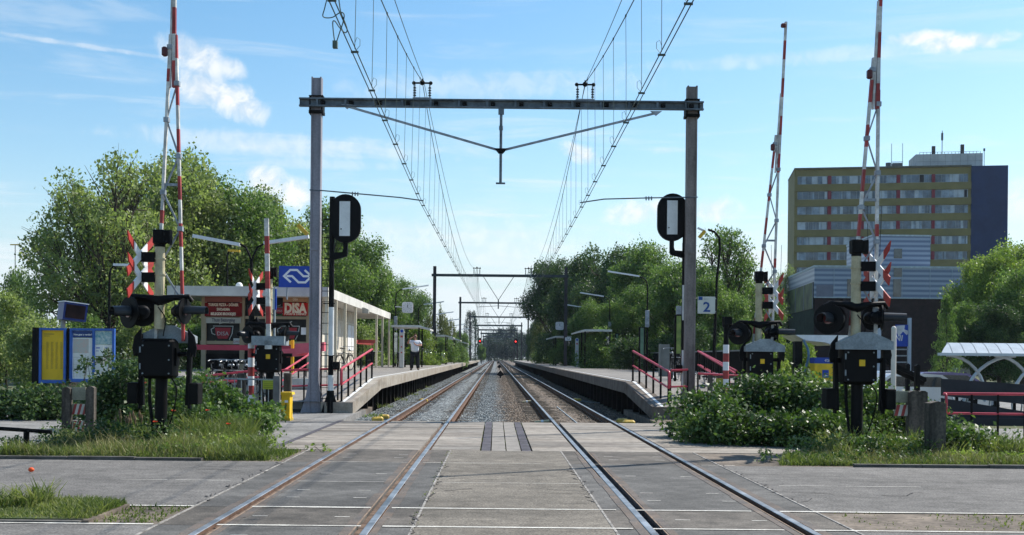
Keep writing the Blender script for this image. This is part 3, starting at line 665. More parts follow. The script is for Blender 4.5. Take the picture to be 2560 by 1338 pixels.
# ================================================================ overhead wires
def overhead(side, pts, label, group='overhead wires'):
    """pts: list of (D, x_contact, z_contact, x_mess, z_mess)"""
    t = thing('overhead_line', label, 'overhead line', (pts[1][1], 0, pts[1][2]), group)
    cw = [MB(), MB()]; mw = MB(); fw = MB(); n_ = 0
    r = .0085
    for q in (0, 1):
        cw[q].tube([(p[1]+(q-.5)*.07, p[0], p[2]) for p in pts], [r if p[0] < 60 else r*1.15 for p in pts], 5)
        cw[q].build('contact_wire', m_wire, t)
    M_ = []; F_ = []
    for a, b_ in zip(pts, pts[1:]):
        sp = b_[0]-a[0]; sag = 2.1*(sp/56)**2; K = 28
        for i in range(K+(b_ is pts[-1])):
            u = i/K; s4 = 4*u*(1-u)
            M_.append((a[3]+(b_[3]-a[3])*u+(a[1]+(b_[1]-a[1])*u-(a[3]+(b_[3]-a[3])*u))*s4*.5, a[0]+sp*u, a[4]+(b_[4]-a[4])*u-sag*s4))
            F_.append((a[3]+(b_[3]-a[3])*u+.03, a[0]+sp*u, a[4]+(b_[4]-a[4])*u+.06-sag*s4*.62))
    mw.tube(M_, [.0105 if p[1] < 90 else .013 for p in M_], 5); mw.build('messenger_wire', m_wire, t)
    fw.tube(F_, [.008 if p[1] < 90 else .010 for p in F_], 5); fw.build('feeder_wire', m_wire, t)
    A = np.array(M_); C = np.array(pts)
    y = pts[0][0]+1.3
    while y < 205:
        if min(abs(y-p[0]) for p in pts) > .8 and y > 3:
            mx, mz = np.interp(y, A[:,1], A[:,0]), np.interp(y, A[:,1], A[:,2]); cx, cz = np.interp(y, C[:,0], C[:,1]), np.interp(y, C[:,0], C[:,2])
            b = MB(); b.tube([(mx, y, mz), (mx*.5+cx*.5+.004, y, (mz+cz)/2), (cx, y, cz+.05)], .0048 if y < 60 else .006, 4)
            if y < 60:
                b.boxb(cx-.055, cx+.055, y-.012, y+.012, cz-.008, cz+.022, 0); b.boxb(mx-.014, mx+.014, y-.025, y+.025, mz-.015, mz+.02, 0)
                lp = [(cx-side*.02, y, cz+.03), (cx-side*.075, y, cz+.1), (cx-side*.075, y, cz+.19), (cx-side*.03, y, cz+.22), (cx+.0, y, cz+.14)]
                if n_ < 24: b.tube(lp, .004, 4)
            b.build('dropper', [m_wire, m_black2], t); n_ += 1
        y += 2.35 if y < 95 else 5.0
    return t
zc = Z(500, PD, 1050)
lp = [(-25.0,-1.85,zc,-1.9,zb+.6), (PD-.23,X(1050,PD,500),zc,X(1057,PD,215),zb+.6)]; rp = [(-25.0,2.1,zc,2.1,zb+.6), (PD-.23,X(1462,PD,505),zc,X(1461,PD,225),zb+.6)]
sg = 1
for D, h in PORT[1:]:
    lp.append((D-.2, XL+sg*.28, 5.85, -1.65, h+.55)); rp.append((D-.2, XR+sg*.25, 5.85, 2.63, h+.55)); sg = -sg
ol = overhead(-1, lp, 'overhead wires and droppers above the left track, crossing top of photo at left')
overhead(1, rp, 'overhead wires and droppers above the right track, crossing top of photo at right')
b = MB(); dj = 14.6
def jc(lst): return [W(px, py, dj) for px, py in lst]
def spl(P, n_=8):
    P = [Vector(p) for p in P]; Q = [P[0]*2-P[1]]+P+[P[-1]*2-P[-2]]; o = []
    for i in range(1, len(Q)-2):
        for k_ in range(n_):
            u = k_/n_; a, b2, c, d = Q[i-1:i+3]
            o.append(.5*((2*b2)+(c-a)*u+(2*a-5*b2+4*c-d)*u*u+(3*b2-a-3*c+d)*u**3))
    return o+[P[-1]]
b.tube(spl(jc([(822,-20),(812,20),(808,42),(830,44),(850,32),(860,36),(858,55),(848,85),(840,110)])), .008, 5)
b.tube(spl(jc([(846,-10),(852,30),(862,55),(868,75),(862,82),(848,68),(838,54),(832,56),(834,85),(838,112)])), .008, 5)
b.box(W(838, 112, dj), (.06,.08,.09)); b.build('jumper_cable', m_wire, ol)
# ================================================================ level crossing barriers
m_wb = mat('boom_white', (.64,.63,.59), .55, .15, 5.0, fine=.12, blot=.15)
m_sred = mat('sign_red', (.42,.045,.035), .5, .1, 4.0); m_lens = mat('red_lens', (.12,.01,.01), .15, .1, 5, spec=.8)
def crossbuck(root, c, ang, s_=1.0):
    """two stacked X boards; plate normal at azimuth ang from -Y"""
    ux = Vector((math.cos(ang), math.sin(ang), 0)); n = Vector((math.sin(ang), -math.cos(ang), 0)); uz = Vector((0,0,1)); c = Vector(c)
    b = MB()
    for k_, zo in enumerate((.19, -.17)):
        for j, d in enumerate((1, -1)):
            hw, hh = .56, .34; wdt = .08
            for q, (t0, t1, mi) in enumerate(((-1,-.52,1),(-.52,.52,0),(.52,1,1))):
                p = [(t0*hw, d*t0*hh-wdt), (t1*hw, d*t1*hh-wdt), (t1*hw, d*t1*hh+wdt), (t0*hw, d*t0*hh+wdt)]
                if mi and t0 < 0: p[0] = (p[0][0]+.05, p[0][1]); 
                o = c+uz*zo+n*(.004*j+.008*k_)
                b.prism(p, o, ux*s_, uz*s_, n*.022, mi)
    b.build('crossbuck_sign', [m_wht, m_sred], root)
def lamp_unit(root, c, d, s_=1.0, hood=.36):
    d = Vector(d).normalized(); c = Vector(c); b = MB()
    b.cyl(c-d*.01*s_, c+d*.02*s_, .27*s_, n=22); b.tube([c-d*.22*s_, c-d*.16*s_, c-d*.01*s_], [.06*s_, .125*s_, .15*s_], 14)
    b.cyl(c-d*.10*s_, c+d*.03*s_, .15*s_, n=14)
    o = b.build('warning_light', m_black, root, smooth=True)
    b = MB(); x = d.cross(Vector((0,0,1))).normalized(); y = Vector((0,0,1)); K = 12; vs = []
    for e, (rr, t0) in enumerate(((.115,.02),(.095,hood))):
        for i in range(K+1): a = math.pi*(-.18+1.36*i/K); vs.append(c+d*t0*s_+(x*math.cos(a)+y*math.sin(a))*rr*s_)
    for e, (rr, t0) in enumerate(((.108,.02),(.088,hood))):
        for i in range(K+1): a = math.pi*(-.18+1.36*i/K); vs.append(c+d*t0*s_+(x*math.cos(a)+y*math.sin(a))*rr*s_)
    n_ = K+1; fs = []
    for i in range(K):
        fs += [(i, i+1, n_+i+1, n_+i), (2*n_+i+1, 2*n_+i, 3*n_+i, 3*n_+i+1), (n_+i, n_+i+1, 3*n_+i+1, 3*n_+i)]
    b.add(vs, fs); h_ = b.build('hood', mat('hood_grey', (.022,.027,.032), .4, .15, 5), o)
    b = MB(); b.cyl(c+d*.02*s_, c+d*.035*s_, .088*s_, n=14); b.build('lens', m_lens, o)
def striped(b, a, c, w_, h_, n_, start=1, m0=0, m1=1, up=None):
    a = Vector(a); c = Vector(c)
    for i in range(n_): b.bar(a+(c-a)*i/n_, a+(c-a)*(i+1)/n_, w_, h_, m1 if (i+start) % 2 == 0 else m0, up)
def spl0(P, n_=6):
    P = [Vector(p) for p in P]; Q = [P[0]*2-P[1]]+P+[P[-1]*2-P[-2]]; o = []
    for i in range(1, len(Q)-2):
        for k_ in range(n_):
            u = k_/n_; a, b2, c, d = Q[i-1:i+3]; o.append(.5*((2*b2)+(c-a)*u+(2*a-5*b2+4*c-d)*u*u+(3*b2-a-3*c+d)*u**3))
    return o+[P[-1]]
def barrier(x, D, label, zg=0.0, side=-1, boom=('A', 9.8, 0.1, 0.0, True, False), lamps=True, arms=True, box=True, cs=1.0, right_lamp=True, postdx=0.0, ladj=0.0, plate=True, lampz=2.5, hfront=True, xrot=7, flat=False):
    t = thing('level_crossing_barrier', label, 'crossing barrier', (x, D, zg), 'level crossing barriers')
    px0_ = x-.04+postdx
    b = MB(); b.cyl((x, D, zg), (x, D, zg+1.25), .105, .10, 14); b.cyl((x, D, zg), (x, D, zg+.12), .2, .18, 14); b.cyl((x, D, zg+.3), (x, D, zg+.36), .12, n=14)
    b.tube([(x-.2,D,zg+1.25), (x-.19,D-.02,zg+.8), (x-.1,D-.02,zg+.1)], .028, 6); b.build('base_post', m_black, t, smooth=True)
    b = MB(); b.bbox((x-.02, D-.02, 1.52), (.54,.42,.68), .05); b.boxb(x-.30, x+.26, D-.26, D-.235, 1.24, 1.80); b.bar((x-.27,D-.24,1.845),(x+.24,D-.24,1.845),.03)
    b.boxb(x+.25,x+.28,D-.1,D+.1,1.4,1.7); mb = b.build('mechanism_box', m_black, t)
    hb = MB()
    for hx_, hz_ in ((-.24,1.27),(.20,1.27),(-.24,1.74),(.20,1.74),(.20,1.5)): hb.cyl((x+hx_,D-.262,hz_),(x+hx_,D-.275,hz_),.014,n=8)
    hb.bar((x-.285,D-.27,1.34),(x-.285,D-.27,1.44),.02); hb.bar((x-.285,D-.27,1.62),(x-.285,D-.27,1.72),.02); hb.build('bolt', m_galvd, mb)
    cb = MB(); cb.tube(spl0([(x+.2,D-.1,1.2),(x+.3,D-.15,1.0),(x+.24,D-.12,.6),(x+.1,D-.1,.2)]),.012,5); cb.tube(spl0([(px0_,D-.1,2.4),(px0_+.13,D-.12,2.2),(px0_+.1,D-.12,1.9)]),.010,5); cb.build('cable', m_black2, t)
    if plate: p_ = MB(); p_.box((x-.0, D-.27, 1.56), (.1,.01,.11)); p_.build('yellow_plate', m_yel, mb)
    b = MB(); hz = zg*0+1.79
    if flat: b.boxb(x-.38,x+.40,D-.36,D+.25,1.83,2.05)
    else: b.prism([(-.46,0),(.46,0),(.46,.14),(.1,.30),(-.1,.30),(-.46,.14)], (x+.05, D-.36 if hfront else D+.1, hz), (1,0,0), (0,0,1), (0,.10,0))
    if not flat: b.prism([(-.44,0),(.44,0),(.44,.12),(.1,.27),(-.1,.27),(-.44,.12)], (x+.05, D-.26 if hfront else D+.2, hz), (1,0,0), (0,0,1), (0,.5 if hfront else .25,0))
    b.build('housing', m_galvd, t)
    b = MB(); b.cyl((x-.46,D+.05,1.60), (x+.52,D+.05,1.60), .045, n=10); b.build('axle', m_black, t)
    if arms:
        for s_ in (-1, 1):
            ax = x+.05+s_*.42; b = MB()
            b.prism([(-.06,.32),(.06,.32),(.075,0),(.055,-.95),(-.055,-.95),(-.075,0)], (ax-.02, D+.05, 1.62), (0,1,0), (0,0,1), (.04,0,0)); b.bar((ax,D+.05,1.65),(ax-s_*.03,D+.05,.72),.075,.09)
            b.prism([(0,.05),(s_*-.03,.45),(s_*.09,.3),(s_*.13,.1),(s_*.10,-.05)], (ax, D-.02, 1.6), (1,0,0), (0,0,1), (0,.04,0))
            a_ = b.build('counterweight_arm', m_black, t)
            b = MB(); b.bbox((ax+s_*.10, D+.05, .93), (.17,.3,.36), .012); b.build('counterweight', m_black2, a_)
    # boom
    kind, top, off, lean, sA, sB = boom; zb_ = 1.72
    if kind == 'A':
        xa0, xb0 = x+off-.235, x+off+.235; zm = top*.72; xt = x+off+lean
        f = (zm-zb_)/(top-zb_); xm = x+off+lean*f
        for nm, x0_, x1_, st, wd in (('L', xa0, xm-.045, sA, .058), ('R', xb0, xm+.045, sB, .058)):
            b = MB(); a = (x0_, D+.05, zb_+.1); c = (x1_, D+.05, zm); n_ = 13
            if st: striped(b, a, c, wd*.8, wd*1.2, n_, 1 if nm == 'L' else 0)
            else:
                b.bar(a, c, wd*.8, wd*1.2, 0)
                for q in (5, 11): b.bar(Vector(a)+(Vector(c)-Vector(a))*q/13, Vector(a)+(Vector(c)-Vector(a))*(q+.55)/13, wd*.8+.004, wd*1.2+.004, 1)
            b.build('boom_arm', [m_wb, m_red], t)
        b = MB()
        n_ = 8; P = []
        for i in range(n_+1):
            u = .03+.93*i/n_; l_ = Vector((xa0+(xm-.045-xa0)*u, D+.05, zb_+(zm-zb_)*u)); r_ = Vector((xb0+(xm+.045-xb0)*u, D+.05, zb_+(zm-zb_)*u)); P.append(l_ if i % 2 == 0 else r_)
        for i in (1,2,3,4,5,6,7): b.bar(P[i], P[i+1] if i < n_ else P[i], .02, .03)
        for p in P[1:]: b.box(p, (.085,.10,.08))
        u = .52; zc_ = zb_+(zm-zb_)*u; b.bar((xa0+(xm-.045-xa0)*u, D+.05, zc_), (xb0+(xm+.045-xb0)*u, D+.05, zc_), .035, .045)
        b.build('boom_lattice', m_galv, t)
        b = MB(); striped(b, (xm+.02, D+.05, zm-.9), (xt, D+.05, top), .055, .075, 8, 0)
        b.bar((xm-.05, D+.05, zm-.9), (xm-.02+.5*(xt-xm), D+.05, zm+1.0), .035, .06, 0); b.build('boom_tip', [m_wb, m_red], t)
        for c_, z_ in (((xm-.13, D-.0, zm-.3), (.09,.1,.16)), ((xt-.07, D, top-.1), (.12,.1,.1))): b = MB(); b.bbox(c_, z_, .02); b.build('boom_light', mat('boom_lamp',(.10,.02,.02),.4,.1,4), t)
        b = MB()
        for q in (-.11, .1):
            b.tube([(xm+q*1.2, D+.05, zb_+(zm-zb_)*.5), (xm+q, D+.05, zb_+(zm-zb_)*.35), (xm+q*.6, D+.05, zb_+(zm-zb_)*.12)], .005, 4)
        b.build('boom_cable', m_black, t)
    else:
        b = MB(); b.box((x+off, D-.3, zb_+.12), (.16,.12,.2)); striped(b, (x+off, D-.3, zb_+.2), (x+off+lean, D-.3, top), .10, .085, 7, 1); b.build('boom_arm', [m_wb, m_red], t)
    # post with light cluster
    px_ = x-.04+postdx; zt = 3.42
    b = MB(); b.cyl((px_, D-.02, 2.02), (px_, D-.02, zt), .084, n=16)
    for zz in (2.95, 3.22, 2.6): b.cyl((px_, D-.02, zz-.012), (px_, D-.02, zz+.012), .10, n=16)
    b.build('signal_post', m_cream, t, smooth=True)
    b = MB(); b.cyl((px_, D-.02, zt), (px_, D-.02, zt+.06), .085, n=14); b.bbox((px_-.005, D-.02, zt+.17), (.19,.2,.24), .015); b.prism([(0,-.1),(.10,-.13),(.10,.12),(0,.1)], (px_+.09, D-.1, zt+.17), (1,0,0), (0,0,1), (0,.16,0)); b.build('bell_box', m_black2, t)
    b = MB(); lz = lampz+ladj
    b.tube([(px_-.55,D-.02,lz+.02),(px_-.45,D-.02,lz+.08),(px_-.2,D-.03,lz+.06),(px_,D-.06,lz),(px_+.25,D-.03,lz+.06),(px_+.5,D-.02,lz+.08),(px_+.56,D-.02,lz-.0)], [.04,.045,.05,.1,.05,.045,.035], 10)
    b.cyl((px_-.42,D-.02,lz+.05),(px_-.42,D-.02,lz-.12),.04,n=8); b.cyl((px_+.44,D-.02,lz+.07),(px_+.44,D-.02,lz-.12),.035,n=8); b.build('lamp_bracket', m_black, t, smooth=True)
    lamp_unit(t, (px_-.49, D-.08, lz-.20), (-.62,-.78,0), cs, .34)
    lamp_unit(t, (px_-.33, D+.12, lz-.19), (-.35,.94,0), cs*.9, .3)
    lamp_unit(t, (px_+.44, D-.06, lz-.17), (.97,-.22,0), cs*.82, .5)
    lamp_unit(t, (px_+.34, D+.12, lz-.17), (.80,.6,0), cs*.8, .4)
    # brackets and crossbuck
    for zz in (2.90, 3.245): b = MB(); b.box((px_+side*.19, D-.04, zz), (.25,.12,.165)); b.build('sign_bracket', m_black, t)
    crossbuck(t, (px_+side*.32, D-.10, 3.07), R(90+side*xrot), .90)
    return t
DB1 = 19.1
barrier(X(404,DB1,900), DB1, 'nearest level crossing barrier at left, raised double boom, in front of the takeaway kiosk', side=-1, boom=('A', 9.8, .12, .02, False, True), plate=False, hfront=False)
barrier(X(2143,19.6,900), 19.6, 'nearest level crossing barrier at right, raised double boom, orange plate on its black box', side=1, boom=('A', 9.6, .10, .30, True, False), ladj=.02)
barrier(X(1900,26.8,850), 26.8, 'farther level crossing barrier at right, standing in bushes with whole raised boom in view', side=1, boom=('A', 9.7, .06, .50, True, False), lampz=2.42, xrot=12)
# small single-boom barrier at left
barrier(X(676,27.0,850), 27.0, 'small level crossing barrier with short single red and white boom in front of kiosk', side=-1, boom=('S', 4.85, .02, -.08, True, True), arms=False, cs=.8, lampz=2.28, flat=True)

# striped bell posts
def bell_post(px, D, ztop, zmid, label):
    x = X(px, D, 880); b = MB(); b.cyl((x,D,-.05),(x,D,zmid),.075,n=14,mi=0); zz = -.05
    t = thing('striped_post', label, 'signal post', (x, D, -.05), 'striped bell posts')
    b = MB(); n_ = 9
    for i in range(n_): b.cyl((x,D,-.05+(zmid+.05)*i/n_), (x,D,-.05+(zmid+.05)*(i+1)/n_), .078, n=14, mi=(i % 2 == 1), caps=(i in (0,n_-1)))
    b.build('post', [m_wht, m_red], t, smooth=True)
    b = MB(); b.cyl((x,D,zmid),(x,D,ztop-.25),.07,n=12); b.cyl((x,D,ztop-.28),(x,D,ztop),.10,.115,n=12); b.box((x+.02,D-.05,ztop-.1),(.2,.2,.2)); b.build('bell_housing', m_black, t)
    b = MB(); b.ball((x+.14,D,zmid+.45), .1, 10, 0, (.5,.8,1)); b.cyl((x,D,zmid+.45),(x+.12,D,zmid+.45),.025,n=6); b.build('bell', m_black, t, smooth=True)
bell_post(628, 27.2, 3.0, Z(848,27.2,628), 'red and white striped post with black bell head, left of the small barrier')
bell_post(1815, 29.5, 2.72, Z(862,29.5,1815), 'red and white striped post with black head behind bushes, right of the right mast')

# ================================================================ railway signals
def signal(px, D, label, side, zc_, lit=False, hs=1.0, poles=((-.2,.35,'k'),(.35,1.05,'w'),(1.05,1.60,'k'),(1.60,2.95,'w'),(2.95,6.1,'k')), plate=True, back=True, ladder=True):
    x = X(px, D, 800); t = thing('railway_signal', label, 'railway signal', (x, D, -.1), 'railway signals')
    b = MB(); zt = zc_+.62
    for z0, z1, c in poles:
        z1 = min(z1, zt)
        if z1 > z0: b.cyl((x,D,z0),(x,D,z1), .075 if c == 'k' else .078, n=14, mi=0 if c == 'k' else 1)
    b.build('pole', [m_black, m_white], t, smooth=True)
    if back:
        b = MB()
        for a in range(4): d = Vector((math.cos(a*math.pi/2+.3), math.sin(a*math.pi/2+.3), 0)); b.prism([(0,0),(.3,0),(.06,.75),(0,.75)], (x,D-.01,-.12), d, (0,0,1), d.cross(Vector((0,0,1)))*.03)
        b.cyl((x,D,-.12),(x,D,.62),.105,.1,n=14); b.build('base', m_black, t)
    hx = x+side*.39*hs; w_, h_ = .425*hs, .25*hs; K = 14
    poly = [(w_*math.cos(math.pi*i/K), h_+w_*math.sin(math.pi*i/K)) for i in range(K+1)]+[(w_*math.cos(math.pi+math.pi*i/K), -h_+w_*math.sin(math.pi+math.pi*i/K)) for i in range(K+1)]
    if lit: poly = [(.62*a, .78*c) for a, c in poly]
    b = MB(); b.prism(poly, (hx,D-.18,zc_), (1,0,0), (0,0,1), (0,.14,0)); b.boxb(hx-.22*hs,hx+.22*hs,D-.04,D+.18,zc_-.5*hs,zc_+.5*hs)
    h = b.build('signal_head', m_black, t)
    b = MB(); b.boxb(hx-.06,hx+.06,D-.1,D,zc_-.62-.36,zc_-.55); b.prism([(0,0),(.0,-.22),(side*.44,-.10),(side*.44,.10),(side*.33,.10),(side*.30,.02)], (x,D-.09,zc_-.95), (1,0,0), (0,0,1), (0,.08,0)); b.build('neck', m_black, t)
    if lit:
        b = MB(); b.cyl((hx,D-.19,zc_-.12),(hx,D-.2,zc_-.12),.17,n=12); b.build('red_light', mat('red_light',(1,.02,.01),.3,.02,1,em=(1,.03,.02),estr=4), h)
    elif plate:
        b = MB(); b.boxb(hx-.16,hx+.135,D-.205,D-.19,zc_-.49,zc_+.47); b.cyl((hx-.11,D-.206,zc_-.3),(hx-.11,D-.21,zc_-.3),.02,n=8,mi=1); b.build('back_plate', [m_white, m_black], h)
        b = MB()
        if ladder:
            for i in range(19): zz = .1+i*.3; b.cyl((x-.26,D-.0,zz),(x-.05,D,zz),.011,n=6)
            for q in (-.27, ): b.cyl((x+q,D,-.1),(x+q,D,5.6),.013,n=6)
            for zz in (3.05,4.3,5.4,1.6): b.boxb(x-.22,x+.1,D-.05,D+.05,zz-.012,zz+.012)
            b.build('ladder', m_black, t)
        b = MB(); b.bbox((x+side*.16,D-.05,1.32),(.2,.16,.22),.02); b.cyl((x-.09,D-.09,.2),(x-.09,D-.09,4.9),.008,n=5); b.build('junction_box', m_black, t)
    return t
signal(828, 31.3, 'tall black signal with pale back plate beside left mast, seen from behind', 1, Z(548,31.3,863))
signal(1711, 31.9, 'tall black signal with pale back plate beside right mast, seen from behind', -1, Z(545,31.9,1677), poles=((-.2,.35,'k'),(.35,1.85,'w'),(1.85,2.7,'k'),(2.7,3.7,'w'),(3.7,6.1,'k')), ladder=False)
signal(1195, 302, 'small far signal showing red at the left of the tracks', 1, Z(852,302,1199), True, 1.5, poles=((-.2,9,'k'),), back=False)
signal(1295, 302, 'small far signal showing red at the right of the tracks', -1, Z(853,302,1290), True, 1.5, poles=((-.2,9,'k'),), back=False)

# ================================================================ lamps
m_lampt = mat('lamp_tube_housing', (.70,.72,.74), .4, .05, 3.0)
def plat_lamp(x, D, side, zt, label, speaker=True, base=.9, ln=1.75, thick=.055):
    t = thing('platform_lamp', label, 'lamp post', (x, D, base), 'tube lamps on the platforms')
    b = MB(); b.cyl((x,D,base),(x,D,base+2.2),.07,.06,n=10); b.tube([(x,D,base+2.2),(x,D,zt-.55),(x+side*.06,D,zt-.25),(x+side*.25,D,zt-.08),(x+side*.5,D,zt)],[.045,.04,.035,.03,.03],8); b.build('pole', m_black2, t)
    b = MB(); b.bar((x+side*.45,D,zt),(x+side*(.45+ln),D,zt+.26),thick*2,thick*1.3); h = b.build('tube_housing', m_lampt, t)
    if speaker: b = MB(); b.bbox((x,D,base+2.9),(.22,.16,.95),.02); b.build('grey_case', m_galv, t)
    return t
for i, (D, w_) in enumerate(((75,'first lamp on left platform, above the clock'),(97,'second lamp on left platform'),(119,'third lamp on left platform'),(141,'fourth lamp on left platform'),(163,'fifth lamp on left platform'),(187,'sixth lamp on left platform'),(215,'farthest lamp on left platform'))):
    plat_lamp(-6.75, D, 1, 6.1, 'grey tube lamp on black pole, '+w_, i < 4, thick=.055*(1+D/400))
for i, (D, w_) in enumerate(((62,'nearest lamp on right platform'),(82.5,'second lamp on right platform'),(101,'third lamp on right platform'),(121,'fourth lamp on right platform'),(141,'fifth lamp on right platform'),(161,'sixth lamp on right platform'),(183,'seventh lamp on right platform'),(206,'farthest lamp on right platform'))):
    plat_lamp(8.35, D, -1, 6.15, 'white tube lamp on black pole, '+w_, i < 4, thick=.055*(1+D/400))
# double arm lamp behind kiosk front
D = 38.5; x = X(629,D,620); t = thing('double_arm_lamp', 'double-armed tube lamp on black Y-shaped pole above the kiosk', 'lamp post', (x,D,0))
zz = Z(655,D,628); b = MB(); b.cyl((x,D,0),(x,D,zz),.07,.05,n=10)
for s_ in (-1,1): b.tube([(x,D,zz-.05),(x+s_*.06,D,zz+.2),(x+s_*.2,D,zz+.5),(x+s_*.45,D,zz+.64)],.035,8)
b.build('pole', m_black2, t)
for s_, px, py, qx, qy in ((-1,600,612,483,590),(1,660,608,772,592)):
    b = MB(); b.bar(W(px,py,D), W(qx,qy,D), .20, .11); b.build('tube_housing', m_lampt, t)
def tubelamp(pxp, pyb, pyt, qx, qy, D, label, zb0=0):
    x = X(pxp,D,pyb); t = thing('tube_lamp', label, 'lamp post', (x,D,zb0)); b = MB(); a = W(pxp,pyt,D); q = W(qx,qy,D); s_ = 1 if qx > pxp else -1
    b.tube([(x,D,zb0),(x,D,a.z-.4),(x+s_*.05,D,a.z-.15),(x+s_*.2,D,a.z)],[.06,.05,.04,.035],8); b.build('pole', m_black2, t)
    b = MB(); b.bar((x+s_*.15,D,a.z),q,.16,.09); b.build('tube_housing', m_lampt, t)
tubelamp(272,900,662,336,663,42,'single tube lamp on dark pole left of the near left barrier, in front of trees')
# sodium street lamps
def sodium(pts, D, head, label):
    P = [W(a,b_,D) for a,b_ in pts]; t = thing('street_lamp', label, 'street lamp', (P[0].x,D,P[0].z)); b = MB(); b.tube(P,[.07]+[.045]*(len(P)-1),8); b.build('pole', m_black2, t)
    b = MB(); a, c = W(*head[0],D), W(*head[1],D); b.bar(a,c,.16,.12,0); 
    if len(head) > 2: d = W(*head[2],D); b.bar(c,d,.12,.06,1)
    b.build('lamp_head', [mat('amber_lamp',(.62,.38,.03),.35,.1,3), m_lampt], t)
sodium([(1782,960),(1792,700),(1800,620),(1798,594),(1786,580),(1770,574)], 42, [(1748,594),(1762,578),(1744,570)], 'curved street lamp with amber lamp head beside the number 2 sign')
sodium([(792,960),(782,600)], 36, [(745,563),(768,586)], 'amber street lamp head sticking out left of the left mast')
sodium([(38,900),(38,640),(38,612)], 130, [(26,612),(50,612)], 'tall thin floodlight mast far off at the left edge')
sodium([(568,900),(568,640),(572,627)], 60, [(570,626),(600,628)], 'thin dark street lamp standing behind the kiosk roof')

# ================================================================ kiosk building
KX, KD = X(820,46.7,718), 46.7
K0 = X(418,KD,715); kz = .95; ztop = Z(718,KD,820); zbot = Z(742,KD,820)
t = thing('kiosk', 'long cream station kiosk and takeaway shop with overhanging flat roof, red signs facing crossing', 'building', ((K0+KX)/2, 60, .9))
D74 = 74.5
b = MB(); b.boxb(K0, KX, KD, KD+.12, zbot, ztop); b.boxb(KX-.12, KX, KD+.12, D74, zbot, ztop); b.boxb(K0, K0+.12, KD+.12, D74, zbot, ztop); b.boxb(K0+.12, KX-.12, KD+.12, D74, ztop-.22, ztop-.04)
b.boxb(K0+.12, KX-.12, KD+.12, D74, zbot+.02, zbot+.08)
b.build('roof', mat('fascia', (.62,.60,.55), .6, .08, 1.2, fine=.05), t)
WY = KD+1.3; m_in = mat('kiosk_dark', (.012,.010,.009), .8, .3, 2, spec=.05); m_kg = mat('shop_glass', (.012,.013,.012), .35, .3, 1.5, spec=.15)
def kx(px): return X(px, WY, 800)
# front wall frame: columns & panels
b = MB()
for px in (510, 606, 772): b.boxb(kx(px)-.10, kx(px)+.10, WY-.06, WY+.08, .9, zbot)
b.boxb(kx(500), kx(800), WY+.02, WY+.1, Z(860,WY,600)-.02, Z(853,WY,600)); b.boxb(kx(500), kx(800), WY+.02, WY+.1, Z(797,WY,600), Z(790,WY,600)); b.build('front_frame', mat('tan_frame',(.36,.29,.19),.65,.08,1.5,spec=.1), t)
b = MB(); b.boxb(kx(505), kx(800), WY+.12, WY+.3, .9, zbot); b.build('shop_window', m_kg, t)
b = MB(); b.boxb(kx(505), kx(790), WY+.0, WY+.11, .92, Z(885,WY,600)); b.build('dark_plinth', m_in, t)
def sign(x0, x1, y0, y1, m, lines, tm, nm, sz, bold=.006, off=0):
    s0 = MB(); s0.boxb(kx(x0), kx(x1), WY-.10-off, WY-.07-off, Z(y1,WY,x0), Z(y0,WY,x0)); o = s0.build(nm, m, t); b = MB(); n_ = len(lines); cx = (kx(x0)+kx(x1))/2; za, zc2 = Z(y1,WY,x0), Z(y0,WY,x0)
    for i, l_ in enumerate(lines): b.text(l_, sz*.86, (cx, WY-.108-off, zc2-(zc2-za)*(i+.72)/n_), (1,0,0), (0,0,1), .004, bold=bold, sx=.74)
    if lines: b.build('lettering', tm, o)
    return o
m_dred = mat('dark_red_board', (.20,.012,.014), .6, .12, 2, fine=.05, spec=.1); m_txt = mat('cream_lettering', (.78,.64,.50), .6, .1, 5)
sign(513,606,757,791,m_dred,['TURKSE PIZZA - DÖNER','SHOARMA','BELEGDE BROODJES'],m_txt,'menu_sign',.185,.008)
sign(513,606,742,755,mat('faded_red',(.30,.09,.07),.6,.1,2),[],None,'upper_sign_board',.1)
sign(516,604,794,808,mat('pale_board',(.42,.40,.34),.6,.1,2),['Thuis Bezorging'],mat('grey_lettering',(.10,.10,.12),.6,.1,2),'delivery_sign',.24,.006)
sign(708,770,757,789,mat('bright_red_board',(.50,.02,.018),.6,.08,2,spec=.1),[],None,'shop_sign',.1)
b = MB(); cx = (kx(708)+kx(770))/2; b.text('DISA',.56,(cx,WY-.108,Z(782,WY,740)),(1,0,0),(0,0,1),.004,bold=.03,sx=.78); b.text('FOOD & DRINKS',.125,(cx,WY-.108,Z(788,WY,740)),(1,0,0),(0,0,1),.004,bold=.004); b.build('shop_lettering', m_txt, t)
sign(708,770,742,755,mat('faded_orange',(.45,.26,.14),.6,.1,2),['DISA'],m_txt,'upper_shop_board',.16)
m_cup = mat('cup_red',(.30,.02,.03),.5,.1,3); m_cupw = mat('cup_line',(.45,.48,.46),.5,.1,3); m_grn = mat('cup_green',(.06,.16,.02),.5,.1,3)
